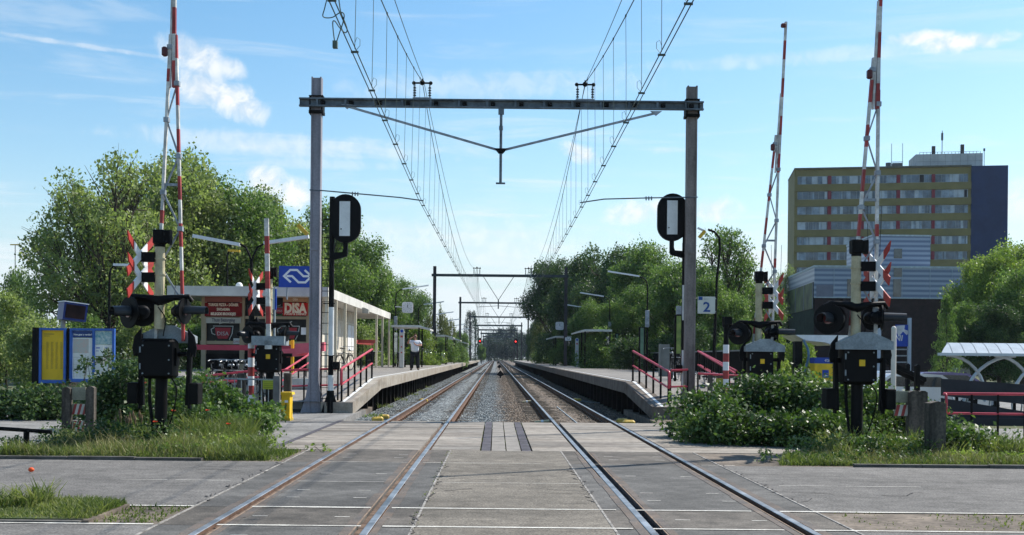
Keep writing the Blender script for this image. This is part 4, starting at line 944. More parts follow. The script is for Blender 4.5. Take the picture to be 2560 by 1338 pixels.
def cup(px, py, s_, m3):
    o = Vector((kx(px), WY+.10, Z(py,WY,px))); b = MB()
    b.prism([(-.34,.25),(.34,.25),(.30,-.02),(.2,-.22),(-.2,-.22),(-.30,-.02)], o, (s_,0,0), (0,0,s_), (0,-.008,0), 0)
    b.strip([(-.42,.32),(.44,.32),(.40,0),(.28,-.26)], .028, o, (s_,0,0), (0,0,s_), (0,-.012,0), 1); b.strip([(-.36,.26),(-.5,.18),(-.46,.0),(-.32,-.06)], .03, o, (s_,0,0), (0,0,s_), (0,-.012,0), 1)
    b.strip([(-.34,-.30),(-.15,-.40),(.15,-.40),(.34,-.30)], .05, o, (s_,0,0), (0,0,s_), (0,-.012,0), 2); b.strip([(-.16,.42),(.0,.46),(.12,.52)], .035, o, (s_,0,0), (0,0,s_), (0,-.012,0), 1)
    b.text('DISA', .24*s_, o+Vector((0,-.012,-.08*s_)), (1,0,0), (0,0,1), .004, 1); b.build('cup_graphic', [m_cup, m_cupw, m_grn], t)
cup(556,834,1.0,0); cup(722,834,1.0,0); cup(697,777,.5,0)
b = MB(); b.boxb(kx(584),kx(604),WY+.0,WY+.03,Z(860,WY,590),Z(846,WY,590)); b.text('OPEN',.13,((kx(584)+kx(604))/2,WY-.004,Z(857,WY,590)),(1,0,0),(0,0,1),.004,1); b.build('open_sign',[m_cupw,m_cup],t)
b = MB(); b.boxb(kx(753),kx(766),WY+.0,WY+.03,Z(837,WY,760),Z(819,WY,760)); b.build('notice', m_wht, t)
m_pink = mat('counter_red', (.36,.035,.065), .5, .08, 2); m_pinkl = mat('counter_pink', (.62,.12,.16), .5, .08, 2)
b = MB(); b.boxb(X(478,44,870), X(776,44,870), 44.0, 44.5, Z(876,44,620), Z(863,44,620)); b.build('counter_shelf', m_pink, t)
b = MB(); b.prism([(0,0),(1.05,.12),(1.05,.45),(0,.38)], (X(738,41,870),41,Z(884,41,738)-.02), (1,0,0), (0,0,1), (0,.5,0)); b.prism([(.1,0),(.9,.08),(.9,.36),(-.1,.30)], (X(708,41.5,880),41.6,Z(893,41.5,708)), (1,0,0), (0,0,1), (0,.4,0)); b.build('counter_box', m_pinkl, t)
b = MB(); b.boxb(X(727,42,880),X(734,42,880),42,42.1,.9,Z(850,42,730)); b.boxb(X(715,42,880),X(730,42,880),42.15,42.2,Z(862,42,720),Z(852,42,720)); b.build('yellow_stand', m_yel, t)
# side wall facing the track: posts, panels, window
for D_ in (46.9,49.6,52.6,56.5,66.5,70,74.3): b = MB(); b.boxb(KX-.14, KX-.02, D_-.07, D_+.07, kz-.05, zbot); b.build('canopy_post', mat('post_cream',(.66,.60,.46),.55,.06,2), t)
SX = KX-1.15
b = MB(); b.boxb(SX-.12, SX, 52.5, 65, .9, zbot); b.build('side_wall', mat('side_wall', (.60,.55,.46), .65, .08, .8, fine=.05), t)
b = MB()
for D_ in (52.5,54.7,57.0,59.3,61.5,63.2,65): b.boxb(SX, SX+.04, D_-.04, D_+.04, .9, zbot)
b.boxb(SX, SX+.03, 52.5, 65, 3.35, 3.42); b.boxb(SX, SX+.03, 52.5, 65, 1.75, 1.8); b.build('wall_trim', m_kiosk, t)
b = MB(); b.boxb(SX+.0, SX+.02, 61.55, 64.9, 1.9, 3.3); b.build('window', m_wht, t)
b = MB(); b.boxb(KX-3, SX-.1, 65.0, 65.12, .9, zbot); b.boxb(SX-.1, SX-.06, WY+.3, 52.5, .9, zbot); b.build('end_wall', m_kiosk, t)
b = MB(); b.boxb(SX+.0,SX+.05,48.6,51.6,1.0,3.2); b.build('side_glazing', mat('dull_glass',(.14,.15,.14),.15,.2,1.5,spec=.6), t)
b = MB(); b.boxb(SX+.05,SX+.07,48.8,50.4,2.6,4.0); b.build('side_poster', mat('poster_red',(.40,.10,.10),.6,.3,6), t)
b = MB(); b.prism([(0,0),(.32,0),(.32,.2),(.1,.3),(0,.3)], (KX+.02,58.5,Z(786,60,900)), (1,0,0), (0,0,1), (0,.5,0)); b.build('floodlight', mat('flood_grey',(.35,.34,.3),.5,.1,2), t)
b = MB(); b.boxb(KX-5, KX-.1, 66, 66.05, 2.35, 2.55); b.boxb(SX,SX+.05,65.2,74.3,2.3,2.52); b.build('red_rail', m_red, t)
b = MB()
for D_ in (66.5,68.4,70.2,72,74): b.boxb(SX,SX+.03,D_,D_+.05,.9,2.3)
for zz_ in (1.3,1.75): b.boxb(SX,SX+.03,65.2,74.3,zz_,zz_+.04)
b.build('dark_railing', m_black2, t)
b = MB(); b.cyl((X(598,50,715),50,ztop-.05),(X(598,50,715),50,ztop+.22),.22,.16,n=14); b.ball((X(598,50,715),50,ztop+.22),.16,10); b.boxb(X(588,50,715)-.1,X(588,50,715)+.1,50,50.2,ztop,ztop+.2); b.build('roof_vent', m_white, t, smooth=True)
# NS logo sign on roof
def ns_logo(b, o, s_, ux=(1,0,0), uy=(0,0,1), nrm=(0,-.01,0), mi=0, w_=.17):
    P = [(-.56,-.5),(-1.12,0),(-.62,.5),(-.06,.5),(.46,0),(.92,0)]
    o = Vector(o); n_ = Vector(nrm)
    b.strip(P, w_, o, Vector(ux)*s_, Vector(uy)*s_, n_, mi); b.strip([(-x_,-y_) for x_,y_ in P], w_, o+n_*.3, Vector(ux)*s_, Vector(uy)*s_, n_, mi)
D = 45.5; xl, xr = X(697,D,690), X(802,D,690); zl, zh = Z(718,D,697), Z(665,D,697)
t2 = thing('station_logo_sign', 'blue sign with white arrow logo standing on kiosk roof beside left mast', 'sign', ((xl+xr)/2,D,ztop-.3))
b = MB(); b.boxb(xl,xr,D,D+.12,zl,zh); b.build('panel', m_blue, t2)
b = MB(); ns_logo(b, ((xl+xr)/2-.08,D-.004,(zl+zh)/2+.02), .50); b.build('logo', m_wht, t2)
b = MB(); 
for q in (.3,1.3): b.boxb(xl+q,xl+q+.06,D+.02,D+.1,ztop-.6,zl)
b.build('bracket', m_galv, t2)

# small side sign behind barrier: pale panel with blue edge
D = 33; b = MB(); b.boxb(X(674,D,750),X(689,D,750),D,D+.05,Z(773,D,680),Z(718,D,680),0); b.boxb(X(687,D,750),X(691,D,750),D-.01,D+.06,Z(775,D,690),Z(722,D,690),1); b.cyl((X(685,D,800),D+.1,0),(X(685,D,800),D+.1,Z(720,D,690)),.03,n=8)
tag(b.build('station_sign', [mat('sign_back',(.40,.44,.44),.5,.05,2), m_blue]), 'grey backed upright sign with blue edge beside the cream post of small barrier', 'sign')

# ================================================================ departure display and info boards
D = 38; x = X(150,D,810); t = thing('departure_display', 'blue departure display box on a pole above the info boards', 'display', (x,D,0))
b = MB(); b.cyl((X(149,D,815),D+.3,0),(X(149,D,815),D+.3,Z(800,D,150)),.08,n=10); b.build('pole', m_galv, t)
rot = Matrix.Rotation(R(36),3,'Z')@Matrix.Rotation(R(6),3,'Y'); c = W(174,780,D)+Vector((0,.25,0))
b = MB(); b.box(c,(.78,.72,.60),rot=rot); b.build('case', mat('display_blue',(.010,.03,.17),.4,.08,3), t)
b = MB(); b.box(c+rot@Vector((0,-.37,0)),(.64,.03,.46),rot=rot); b.build('screen', mat('screen_dark',(.02,.010,.010),.4,.2,3,spec=.08), t)
b = MB(); b.box(c+rot@Vector((0,0,.315)),(.84,.80,.03),rot=rot); b.build('cover', m_lampt, t)
D = 35; t = thing('info_board', 'blue framed double info board with yellow timetable and maps, behind left hedge', 'notice board', (X(185,D,900),D,0))
x0, x1, x2, x3 = X(97,D,890), X(164,D,890), X(172,D,890), X(284,D,890); za, zb2 = Z(958,D,120), Z(820,D,120)
for nm, a, c_, zlo, zhi, yy in (('timetable_frame',x0,x1,za,zb2,D),('map_frame',x2,x3,za+.04,zb2+.0,D+.05)):
    b = MB(); w_ = .07
    b.boxb(a,c_,yy,yy+.12,zhi-w_,zhi); b.boxb(a,c_,yy,yy+.12,zlo,zlo+w_*1.4); b.boxb(a,a+w_,yy,yy+.12,zlo+w_*1.4,zhi-w_); b.boxb(c_-w_,c_,yy,yy+.12,zlo+w_*1.4,zhi-w_)
    if nm[0] == 'm': m_ = a+(c_-a)*.53; b.boxb(m_-.035,m_+.035,yy+.01,yy+.11,zlo+w_*1.4,zhi-w_)
    b.build(nm, m_blue2, t)
b = MB(); b.boxb(X(80,D,890),x0-.01,D-.0,D+.5,za-.02,zb2+.01); b.boxb(x1+.01,x2-.01,D+.05,D+.3,za,zb2); b.build('side_case', m_black, t)
b = MB(); b.boxb(x0+.07,x1-.07,D+.07,D+.09,za+.1,zb2-.07); tp = b.build('timetable', mat('timetable_yellow',(.72,.46,.02),.6,.05,2), t)
b = MB(); w_ = x1-x0-.14; r_ = random.Random(3)
for c0 in range(4):
    for i in range(34): xx = x0+.12+w_*(.12+c0*.21); b.boxb(xx, xx+w_*.12*r_.uniform(.6,1), D+.062, D+.068, za+.45+i*.025, za+.458+i*.025)
b.boxb(x0+.12,x0+.45,D+.062,D+.068,zb2-.2,zb2-.18); b.boxb(x0+.12,x0+.3,D+.062,D+.068,zb2-.26,zb2-.245); b.build('print', mat('print_grey',(.25,.20,.05),.7,.1,2), tp)
xm = x2+(x3-x2)*.53; m_pap = mat('paper',(.74,.74,.70),.7,.08,3)
b = MB(); b.boxb(x2+.08,xm-.05,D+.10,D+.12,za+.14,zb2-.3,0); b.boxb(x2+.08,xm-.05,D+.10,D+.12,zb2-.29,zb2-.08,1)
b.boxb(x2+.10,xm-.16,D+.095,D+.099,za+.95,zb2-.33,2)
for i in range(12): b.boxb(x2+.1,xm-.08,D+.096,D+.099,za+.2+i*.055,za+.205+i*.055,3)
for i in range(5): b.boxb(x2+.12+i*.1,x2+.124+i*.1,D+.094,D+.0985,za+.2,za+.8,3)
mp = b.build('map', [m_pap, mat('header_blue',(.02,.05,.18),.5,.05,2), mat('map_tint',(.42,.48,.45),.7,.35,9,col2=(.55,.42,.36)), mat('grey_rule',(.35,.36,.36),.7,.05,2)], t)
b = MB(); b.text('Hoe gaat u verder?',.075,(x2+.11,D+.092,zb2-.22),(1,0,0),(0,0,1),.002,align='LEFT',bold=.002); b.build('lettering', m_wht, mp)
b = MB(); cw_ = (x3-.08-xm-.05)/2
for i in range(2):
    for j in range(2):
        a = xm+.045+i*(cw_+.01); z0_ = za+.12 if j == 0 else za+.86; z1_ = za+.82 if j == 0 else zb2-.08
        b.boxb(a,a+cw_,D+.10,D+.12,z0_,z1_ if j == 0 else z0_+.36,0)
        if j: b.boxb(a,a+cw_,D+.10,D+.12,z0_+.37,z1_,1); b.boxb(a+.03,a+.15,D+.094,D+.099,z0_+.24,z0_+.27,2); b.boxb(a+.03,a+.11,D+.094,D+.099,z0_+.15,z0_+.17,2)
        else: b.boxb(a,a+cw_,D+.096,D+.099,z0_+.5,z0_+.69,3)
b.build('poster', [m_pap, mat('photo_teal',(.10,.28,.33),.5,.5,14,col2=(.5,.58,.55)), m_blue, mat('photo_tint',(.55,.36,.30),.6,.4,10,col2=(.6,.6,.55))], t)
b = MB(); 
for xx in (x0+.1,x1-.05,x3-.15): b.boxb(xx,xx+.08,D+.14,D+.22,0,za+.3)
b.build('leg', m_black, t)

# ================================================================ handrails
def handrail(name, label, pts, h, posts, m_rail=None, tiers=(1.0,.52), rr=.030, pr=.025, endcap=True):
    """pts: list of foot points along the rail; posts: list of fractions"""
    P = [Vector(p) for p in pts]; t = thing(name, label, 'handrail', P[0])
    for k_ in tiers:
        b = MB(); q = [p+Vector((0,0,h*k_)) for p in P]; b.tube(q, rr if k_ == 1 else rr*.85, 8); b.build('rail', m_rail or m_railred, t, smooth=True)
    L_ = [0]; 
    for a, c in zip(P, P[1:]): L_.append(L_[-1]+(c-a).length)
    for f in posts:
        s_ = f*L_[-1]; i = max(0, min(len(P)-2, sum(1 for l_ in L_[1:] if l_ < s_))); u = (s_-L_[i])/max(1e-6, L_[i+1]-L_[i]); p = P[i].lerp(P[i+1], u)
        b = MB(); b.cyl(p-Vector((0,0,.05)), p+Vector((0,0,h-.01)), pr, n=8); b.cyl(p, p+Vector((0,0,.02)), pr*2, n=8); b.build('post', m_black2, t)
    if endcap:
        b = MB(); p = P[0]; b.tube(spl([p+Vector((0,0,h)), p+Vector((0,-.10,h-.03)), p+Vector((0,-.13,h*.78)), p+Vector((0,-.10,h*.55)), p+Vector((0,0,h*.52))],4), rr, 8); b.build('rail_end', m_railred, t, smooth=True)
    return t
handrail('handrail', 'pink-red handrail on six black posts along ramp of left platform', [(-4.32,31.4,.31),(-3.93,35.5,.88)], .93, (0,.2,.4,.6,.8,1), rr=.035, pr=.03)
handrail('handrail', 'pink-red handrail on black posts along ramp of right platform', [(4.72,30.6,.33),(4.16,34.0,.9)], .92, (0,.2,.4,.6,.8,1), rr=.035, pr=.03)
zf = .15
handrail('handrail', 'long bright red handrail running left from the left platform ramp behind the mast', [(X(845,31.6,925),31.6,.28),(X(704,31.6,932),31.6,.22)], .95, (0,.3,.6,1), endcap=False)
handrail('handrail', 'long bright red handrail in front of the parked bicycles', [(X(650,31.6,926),31.6,.22),(X(500,31.6,941),31.6,.02)], .95, (0,.25,.5,.75,1), endcap=False, tiers=(1.0,.8))
handrail('handrail', 'lower red handrail just above the bushes in front of the bicycles', [(X(600,30.5,955),30.5,-.02),(X(530,30.5,960),30.5,-.08)], .9, (0,.33,.66,1), endcap=False, tiers=(1.0,.62))
handrail('handrail', 'pink handrail rising towards the kiosk, left of the left mast', [(X(704,33,932),33,.2),(X(800,39,870),39,.98)], .9, (0,.2,.4,.6,.8,1), endcap=False, tiers=(1.0,.7))
handrail('handrail', 'red handrail with two bars left of the right signal, between platform ramp and mast', [(4.82,30.9,.33),(X(1720,30.9,915),30.9,.35)], .95, (0,1), endcap=False)
handrail('handrail', 'lower red handrail between right mast and striped post', [(X(1745,30.6,918),30.6,.15),(X(1850,30.6,928),30.6,.1)], 1.05, (0,.25,.5,.75,1), endcap=False)
handrail('handrail', 'pale pink sloping handrail right of the right mast', [(X(1745,36,880),36,.95),(X(1838,32,915),32,.3)], .9, (0,.2,.4,.6,.8,1), endcap=False)
handrail('handrail', 'second sloping pink handrail behind the striped post', [(X(1750,38,880),38,.95),(X(1842,33.6,912),33.6,.35)], .9, (0,.2,.4,.6,.8,1), endcap=False, tiers=(1.0,.5))
handrail('handrail', 'two-bar red handrail in front of dark wall at right edge', [(X(2360,24,1010),24,-.02),(X(2580,23.4,1000),23.4,.0)], .93, (.02,.32,.62,.92), tiers=(1.0,.55))

D = 33.4; x0, x1 = X(688,D,985), X(796,D,985); b = MB(); zt_ = Z(946,D,730); b.boxb(x0,x1,D,D+.14,-.1,.50,0); b.boxb(x0-.02,x1,D-.03,D+.17,.50,.64,1); b.boxb(x0,x1,D,D+.14,.64,zt_,0)
tag(b.build('ramp_wall', [mat('white_wall',(.56,.56,.52),.85,.1,2,fine=.08), m_conc]), 'low whitewashed ramp wall with beige band, behind yellow cabinet and left mast', 'wall')
# ================================================================ shelters and platform furniture
def shelter(x, D, side, label, w_=2.2):
    t = thing('platform_shelter', label, 'shelter', (x,D,.9), 'platform shelters'); z = 3.28
    b = MB(); pr = [(-w_/2,.0),(w_/2-.55,.0),(w_/2+.1,-.20),(w_/2+.1,-.30),(w_/2-.6,-.14),(-w_/2,-.14)]
    pr = [(-side*p[0]*-1, p[1]) for p in pr]; b.prism(pr, (x,D-1.6,z+.25), (1,0,0), (0,0,1), (0,3.6,0)); b.build('roof', mat('shelter_roof',(.62,.62,.58),.6,.08,2), t)
    for dx_ in (-w_/2+.12, w_/2-.6):
        for dy_ in (-1.4, 1.6): b = MB(); b.boxb(x+side*dx_-.045,x+side*dx_+.045,D+dy_-.045,D+dy_+.045,.9,z+.14); b.build('post', m_black2, t)
    b = MB(); xx = x-side*(w_/2-.12); b.boxb(xx-.01,xx+.01,D-1.3,D+1.5,1.15,3.1); b.build('glass_wall', mat('shelter_glass',(.10,.13,.12),.1,.2,1,spec=.6), t)
    b = MB(); b.boxb(x-side*.6-.2,x-side*.6+.2,D-.9,D+1.1,1.32,1.37); 
    for q in (-.8,1): b.boxb(x-side*.6-.15,x-side*.6+.15,D+q-.03,D+q+.03,.9,1.32)
    b.boxb(x-side*.83-.02,x-side*.83+.02,D-.9,D+1.1,1.4,1.85); b.build('bench', m_black2, t)
    return t
shelter(-5.35,71,1,'platform shelter with thin pale roof behind the man on left platform',2.3)
shelter(-4.75,101,1,'second platform shelter on left platform, beyond the second portal mast',1.7); shelter(-4.8,118,1,'third platform shelter on left platform',2.0); shelter(-4.7,144,1,'farthest platform shelter on left platform',2.0)
shelter(6.6,77,-1,'nearest platform shelter on right platform, pale roof on black posts',2.4); shelter(5.7,101,-1,'far platform shelter on right platform, beside second portal mast',2.0)
def pillar(px, D, h, label):
    x = X(px,D,900); t = thing('help_pillar', label, 'info pillar', (x,D,.9), 'pale info pillars'); b = MB(); b.bbox((x,D,.9+h/2),(.28,.2,h),.03); b.cyl((x,D-.09,.9+h),(x,D+.09,.9+h),.135,n=14); b.build('body', mat('pillar_grey',(.48,.49,.48),.5,.05,2), t)
    b = MB(); b.cyl((x,D-.11,.88+h),(x,D-.10,.88+h),.09,n=12,mi=0); b.boxb(x-.07,x+.07,D-.11,D-.10,h+.5,h+.62,1)
    for q in (.55,.4): b.boxb(x-.04,x+.04,D-.11,D-.10,.9+h*q,.98+h*q,1)
    b.build('buttons', [m_blue, m_sred], t)
pillar(1004,66,2.2,'pale help pillar beside the man on left platform'); pillar(1442,92,2.2,'pale help pillar left of the near right shelter')
def clock(px,py,D,xp,label):
    c = W(px,py,D); t = thing('station_clock', label, 'clock', (c.x,D,c.z-.4), 'square platform clocks'); r_ = .36
    K = 6; q = []
    for i,(sx,sy) in enumerate(((1,1),(-1,1),(-1,-1),(1,-1))):
        for j in range(K+1): a = math.pi/2*(i+j/K); q.append((sx*.22+.14*math.cos(a), sy*.22+.14*math.sin(a)))
    b = MB(); b.prism(q,(c.x,D-.1,c.z),(1,0,0),(0,0,1),(0,.2,0)); b.bar((c.x,D,c.z),(xp,D,c.z+.05),.06); f_ = b.build('case', mat('clock_face',(.62,.60,.60),.5,.04,2), t)
    b = MB(); b.bar((c.x,D-.11,c.z),(c.x+.02,D-.11,c.z+.2),.035,.01); b.bar((c.x,D-.115,c.z),(c.x+.22,D-.115,c.z-.1),.025,.01)
    for i in range(12): a = i*math.pi/6; b.box((c.x+.27*math.cos(a),D-.105,c.z+.27*math.sin(a)),(.03,.01,.03))
    b.build('hands', m_black, t)
clock(1019,769,74.8,-6.75,'square white station clock on first left platform lamp'); clock(1399,815,101,8.35,'square white station clock on right platform, small')
def bin_(px,D,label):
    x = X(px,D,900); t = thing('litter_bin', label, 'litter bin', (x,D,.9), 'silver litter bins'); b = MB()
    b.tube([(x,D,1.2),(x,D,1.5),(x,D,1.85),(x,D,1.95)],[.12,.17,.21,.12],10); b.build('body', mat('bin_silver',(.5,.52,.52),.35,.1,3,metal=.6), t, smooth=True); b = MB(); b.cyl((x,D,.9),(x,D,1.25),.04,n=8); b.build('stand', m_black2, t)
bin_(1539,80,'silver litter bin right of the near right shelter'); bin_(1075,92,'silver litter bin beside the second left mast'); bin_(1108,108,'silver litter bin between left shelters')
def panel(px0,px1,py0,py1,D,m,label,base=.9,name='poster_panel'):
    x0,x1 = X(px0,D),X(px1,D); t = thing(name,label,'poster panel',((x0+x1)/2,D,base)); b = MB(); z0,z1 = Z(py1,D,px0),Z(py0,D,px0)
    b.boxb(x0,x1,D-.02,D+.02,z0,z1); b.build('panel', m, t); b = MB()
    for x_ in (x0-.03,x1+.03): b.boxb(x_-.03,x_+.03,D-.04,D+.04,base,z1+.03)
    b.boxb(x0,x1,D-.03,D+.03,z1,z1+.05); b.build('frame', m_black2, t)
m_gl2 = mat('green_poster',(.12,.22,.15),.3,.3,2,col2=(.06,.12,.08)); m_gl3 = mat('yellow_green_poster',(.26,.33,.08),.3,.3,4,col2=(.10,.18,.05))
panel(1600,1609,820,890,55,m_gl2,'narrow green glass panel left of the near right lamp'); panel(1539,1545,835,888,78,m_gl2,'narrow pale panel behind the litter bin')
panel(1690,1702,790,884,35,m_gl3,'green and yellow glass poster panel just left of the right signal pole',.3)
D = 36; x0,x1 = X(1690,D),X(1712,D); b = MB(); b.boxb(x0,x1,D,D+.1,Z(788,D,1700),Z(765,D,1700)); b.cyl(((x0+x1)/2+.2,D+.15,.9),((x0+x1)/2+.2,D+.15,Z(770,D,1700)),.05,n=8); tag(b.build('blank_sign', m_galv), 'grey blank sign above poster panel left of the right signal pole', 'sign')
D = 44; b = MB(); b.boxb(X(1650,D),X(1674,D),D,D+.4,.9,Z(861,D,1660)); b.cyl((X(1650,D),D-.05,.9),(X(1650,D),D-.05,Z(860,D,1650)),.04,n=6); tag(b.build('equipment_cabinet', mat('cabinet_grey',(.17,.18,.17),.5,.1,2)), 'grey metal cabinet on right platform left of the right signal', 'cabinet')
# platform fences
def pfence(x, y0, y1, label, z0=.9, h=1.05):
    t = thing('platform_fence', label, 'fence', (x,(y0+y1)/2,z0)); b = MB(); b.boxb(x-.03,x+.03,y0,y1,z0+h-.05,z0+h); b.boxb(x-.02,x+.02,y0,y1,z0+.12,z0+.16); b.build('rail', mat('fence_rail',(.18,.20,.20),.5,.1,2), t)
    b = MB(); y = y0
    while y < y1: b.boxb(x-.015,x+.015,y,y+.02 if y < 110 else y+.05,z0+.16,z0+h-.05); y += .13 if y < 110 else .3
    tag(b.build('baluster', m_black2, t),None,None,None,'stuff'); y = y0
    while y <= y1: b = MB(); b.boxb(x-.04,x+.04,y,y+.08,z0,z0+h+.02); b.build('post', m_black2, t); y += 2.5
pfence(-8.6,75,248,'dark railing fence along the back of the left platform'); pfence(8.9,40,248,'dark railing fence along the back of the right platform')
# number sign on right
D = 41; c = W(1766,763,D); t = thing('track_number_sign','white square platform sign with blue number 2, right of the right mast','sign',(c.x,D,c.z-.4))
b = MB(); b.box(c,(.62,.12,.62)); s0 = b.build('panel', mat('sign_cream',(.55,.57,.52),.5,.04,2), t); b = MB(); b.bar((c.x+.3,D,c.z+.24),(X(1790,D,763),D,c.z+.24),.04); b.bar((c.x+.3,D,c.z-.24),(X(1790,D,763),D,c.z-.24),.04); b.build('bracket', m_galv, t)
b = MB(); b.text('2',.50,(c.x,D-.07,c.z-.24),(1,0,0),(0,0,1),.004,bold=.01,sx=1.1); b.box((c.x-.23,D-.064,c.z+.24),(.15,.008,.12)); b.text('spoor',.075,(c.x-.02,D-.07,c.z+.2),(1,0,0),(0,0,1),.004,mi=1); b.build('lettering', [mat('numeral_blue',(.02,.07,.25),.5,.05,2), m_galvd], s0)
D = 92.9; c = W(1420,848,D); b = MB(); b.box((c.x,D-.2,c.z),(.48,.03,.26)); o = b.build('distance_sign', m_wht); tag(o,'small white sign reading 74.5 on second right mast','sign'); b = MB(); b.text('74.5',.19,(c.x,D-.222,c.z-.07),(1,0,0),(0,0,1),.002,bold=.004); b.build('lettering', m_black, o)

# ================================================================ small things by the track
def diamond(px, py, D, s_, label):
    c = W(px, py, D); t = thing('black_marker', label, 'track marker', (c.x,D,-.2), 'black markers between the tracks'); b = MB()
    b.prism([(-.33*s_,0),(0,.38*s_),(.33*s_,0),(0,-.17*s_)], (c.x,D,c.z), (1,0,0), (0,0,1), (0,.22,0)); b.build('body', m_black, t); b = MB(); b.cyl((c.x,D+.1,-.22),(c.x,D+.1,c.z),.05,n=8); b.build('foot', m_black2, t)
diamond(1251,937,95,1,'nearest black diamond-shaped marker standing between the tracks'); diamond(1248,918,160,1,'middle black diamond marker between the tracks'); diamond(1245,908,260,1,'farthest black diamond marker between the tracks')
def ybox(px, py, D, label, rz=0.0, z=-.17):
    c = W(px, py, D); t = thing('yellow_cable_box', label, 'cable box', (c.x,D,z), 'yellow cable boxes'); b = MB()
    for dx_ in (0,): b.bbox((c.x,D,z+.08),(.31,.24,.14),.04,rz)
    b.build('lid', mat('cable_box_yellow',(.62,.42,.08),.5,.2,4,fine=.1), t, smooth=False); b = MB(); b.bbox((c.x,D,z+.01),(.36,.28,.05),.01,rz); b.tube([(c.x+.2,D,z+.05),(c.x+.5,D-.1,z+.0),(c.x+.9,D-.1,z-.02)],.015,6); b.build('base', m_galvd, t)
ybox(944,1024,29.9,'nearer yellow cable box beside the left ramp nose',.2); ybox(960,1017,31.0,'yellow cable box just behind another beside the left ramp nose',.1); ybox(1059,971,43,'single yellow cable box on ballast under the left platform edge',.3)
ybox(1556,1020,30.2,'nearer yellow cable box at foot of the right ramp',-.2); ybox(1572,1026,29.4,'yellow cable box beside another at foot of the right ramp',.1); ybox(1443,975,45,'single yellow cable box below the right platform edge',.1)
for px, py, D, s_, l_ in ((1355,1036,29.0,1.2,'short yellow and white rod across the right track rail, nearest'),(1317,980,42,1.0,'short pale rod beside the right track rail, farther away')):
    c = W(px,py,D); b = MB(); b.cyl((c.x-.16*s_,D,-.08),(c.x+.16*s_,D,-.04),.04,n=8,mi=0); b.cyl((c.x-.02,D,-.062),(c.x+.04,D,-.055),.045,n=8,mi=1); tag(b.build('rail_rod', [mat('rod_cream',(.6,.5,.3),.6,.2,4), m_wht]), l_, 'rail fitting')
# yellow cabinet
D = 27.3; x0, x1 = X(700,D,1000), X(727,D,1000); t = thing('yellow_cabinet','small bright yellow electrical cabinet beside the left mast','cabinet',((x0+x1)/2,D,-.02))
zt_ = Z(980,D,712); b = MB(); b.boxb(x0+.03,x1-.03,D+.02,D+.42,.06,zt_-.07); b.build('body', m_yel, t); b = MB(); b.prism([(-.02,0),(x1-x0+.02,0),(x1-x0,.06),(.0,.06)],(x0,D,zt_-.07),(1,0,0),(0,0,1),(0,.46,0)); b.build('lid', m_yel, t)
b = MB(); b.boxb(x0+.01,x1-.01,D+.01,D+.43,-.1,.06); b.build('plinth', mat('plinth_yellow',(.6,.42,.05),.6,.2,3), t); b = MB(); b.boxb(x1-.13,x1-.11,D+.006,D+.02,.25,.42); b.boxb(x1-.15,x1-.07,D+.012,D+.02,.44,.5,1); b.build('latch', [m_black, m_wht], t)
b = MB(); b.bbox((x0-.07,D-.1,.1),(.2,.14,.28),.05); tag(b.build('boundary_stone', m_conc), 'small rounded grey stone beside yellow cabinet', 'stone')
# metal fence at left with yellow-green sign
D = 25.6; t = thing('metal_fence','grey metal bar fence behind left bushes with posts and thin uprights','fence',(X(600,D,1000),D,0))
zr = Z(947,D,600); b = MB(); b.bar((X(440,D,945),D,zr+.02),(X(692,D,945),D,zr-.02),.04,.035); b.build('rail', m_galvd, t); b = MB()
for px in range(450,690,17): b.cyl((X(px,D,980),D,-.1),(X(px,D,980),D,zr),.011,n=6)
b.build('upright', m_galvd, t)
for px, w_ in ((692,.075),): b = MB(); b.boxb(X(px,D,980)-w_,X(px,D,980)+w_,D-.05,D+.05,-.1,zr+.07); b.build('post', mat('post_grey',(.16,.155,.15),.8,.15,3), t)
b = MB(); b.boxb(X(658,D,960),X(688,D,960),D-.04,D-.03,Z(973,D,670),Z(951,D,670)); s1 = b.build('notice_sign', mat('lime_sign',(.42,.46,.04),.6,.08,3), t); b = MB()
for i in range(4): b.boxb(X(660,D,960)+.0,X(686,D,960),D-.046,D-.042,Z(970,D,670)+i*.045,Z(970,D,670)+i*.045+.012)
b.build('print', mat('lime_print',(.2,.22,.03),.7,.1,2), s1)
for px, py, D, l_ in ((719,947,28.4,'weathered timber post behind the yellow cabinet'),(604,948,26.5,'weathered timber post among bushes left of the striped post')):
    x = X(px,D,990); b = MB(); b.bbox((x,D,.55),(.19,.16,(Z(py,D,px)+.1)*1.0+.1),.02); b.v = [(a,c_,z_ if z_ > .5 else -.1) for a,c_,z_ in b.v]; tag(b.build('timber_post', m_woodp), l_, 'post')
D = 29.5; x0,x1 = X(1780,D,930),X(1850,D,930); b = MB(); b.boxb(x0,x1,D,D+.08,Z(945,D,1800),Z(940,D,1800),0); b.boxb(x0+.1,x0+.45,D-.02,D-.01,Z(968,D,1800),Z(946,D,1800),1); b.boxb(x0-.1,x0+.02,D,D+.1,-.05,Z(938,D,1790),0); tag(b.build('gate_rail',[m_woodp, mat('lime_dim',(.28,.30,.04),.6,.1,2)]),'dark gate rail with yellow-green sign in bushes below the right mast','gate')
# hoop barrier at far left foreground
D = 17.75; t = thing('knee_rail','low black steel rail on single post at left roadside','barrier rail',(X(66,D,1100),D,0)); b = MB(); b.cyl((X(66,D,1100),D,0),(X(66,D,1100),D,Z(1078,D,66)),.045,n=10); b.build('post', m_black2, t)
b = MB(); b.cyl((X(-120,D,1070),D,Z(1071,D,0)+.04),(X(129,D,1080),D,Z(1080,D,129)),.032,n=10); b.build('rail', m_black2, t)
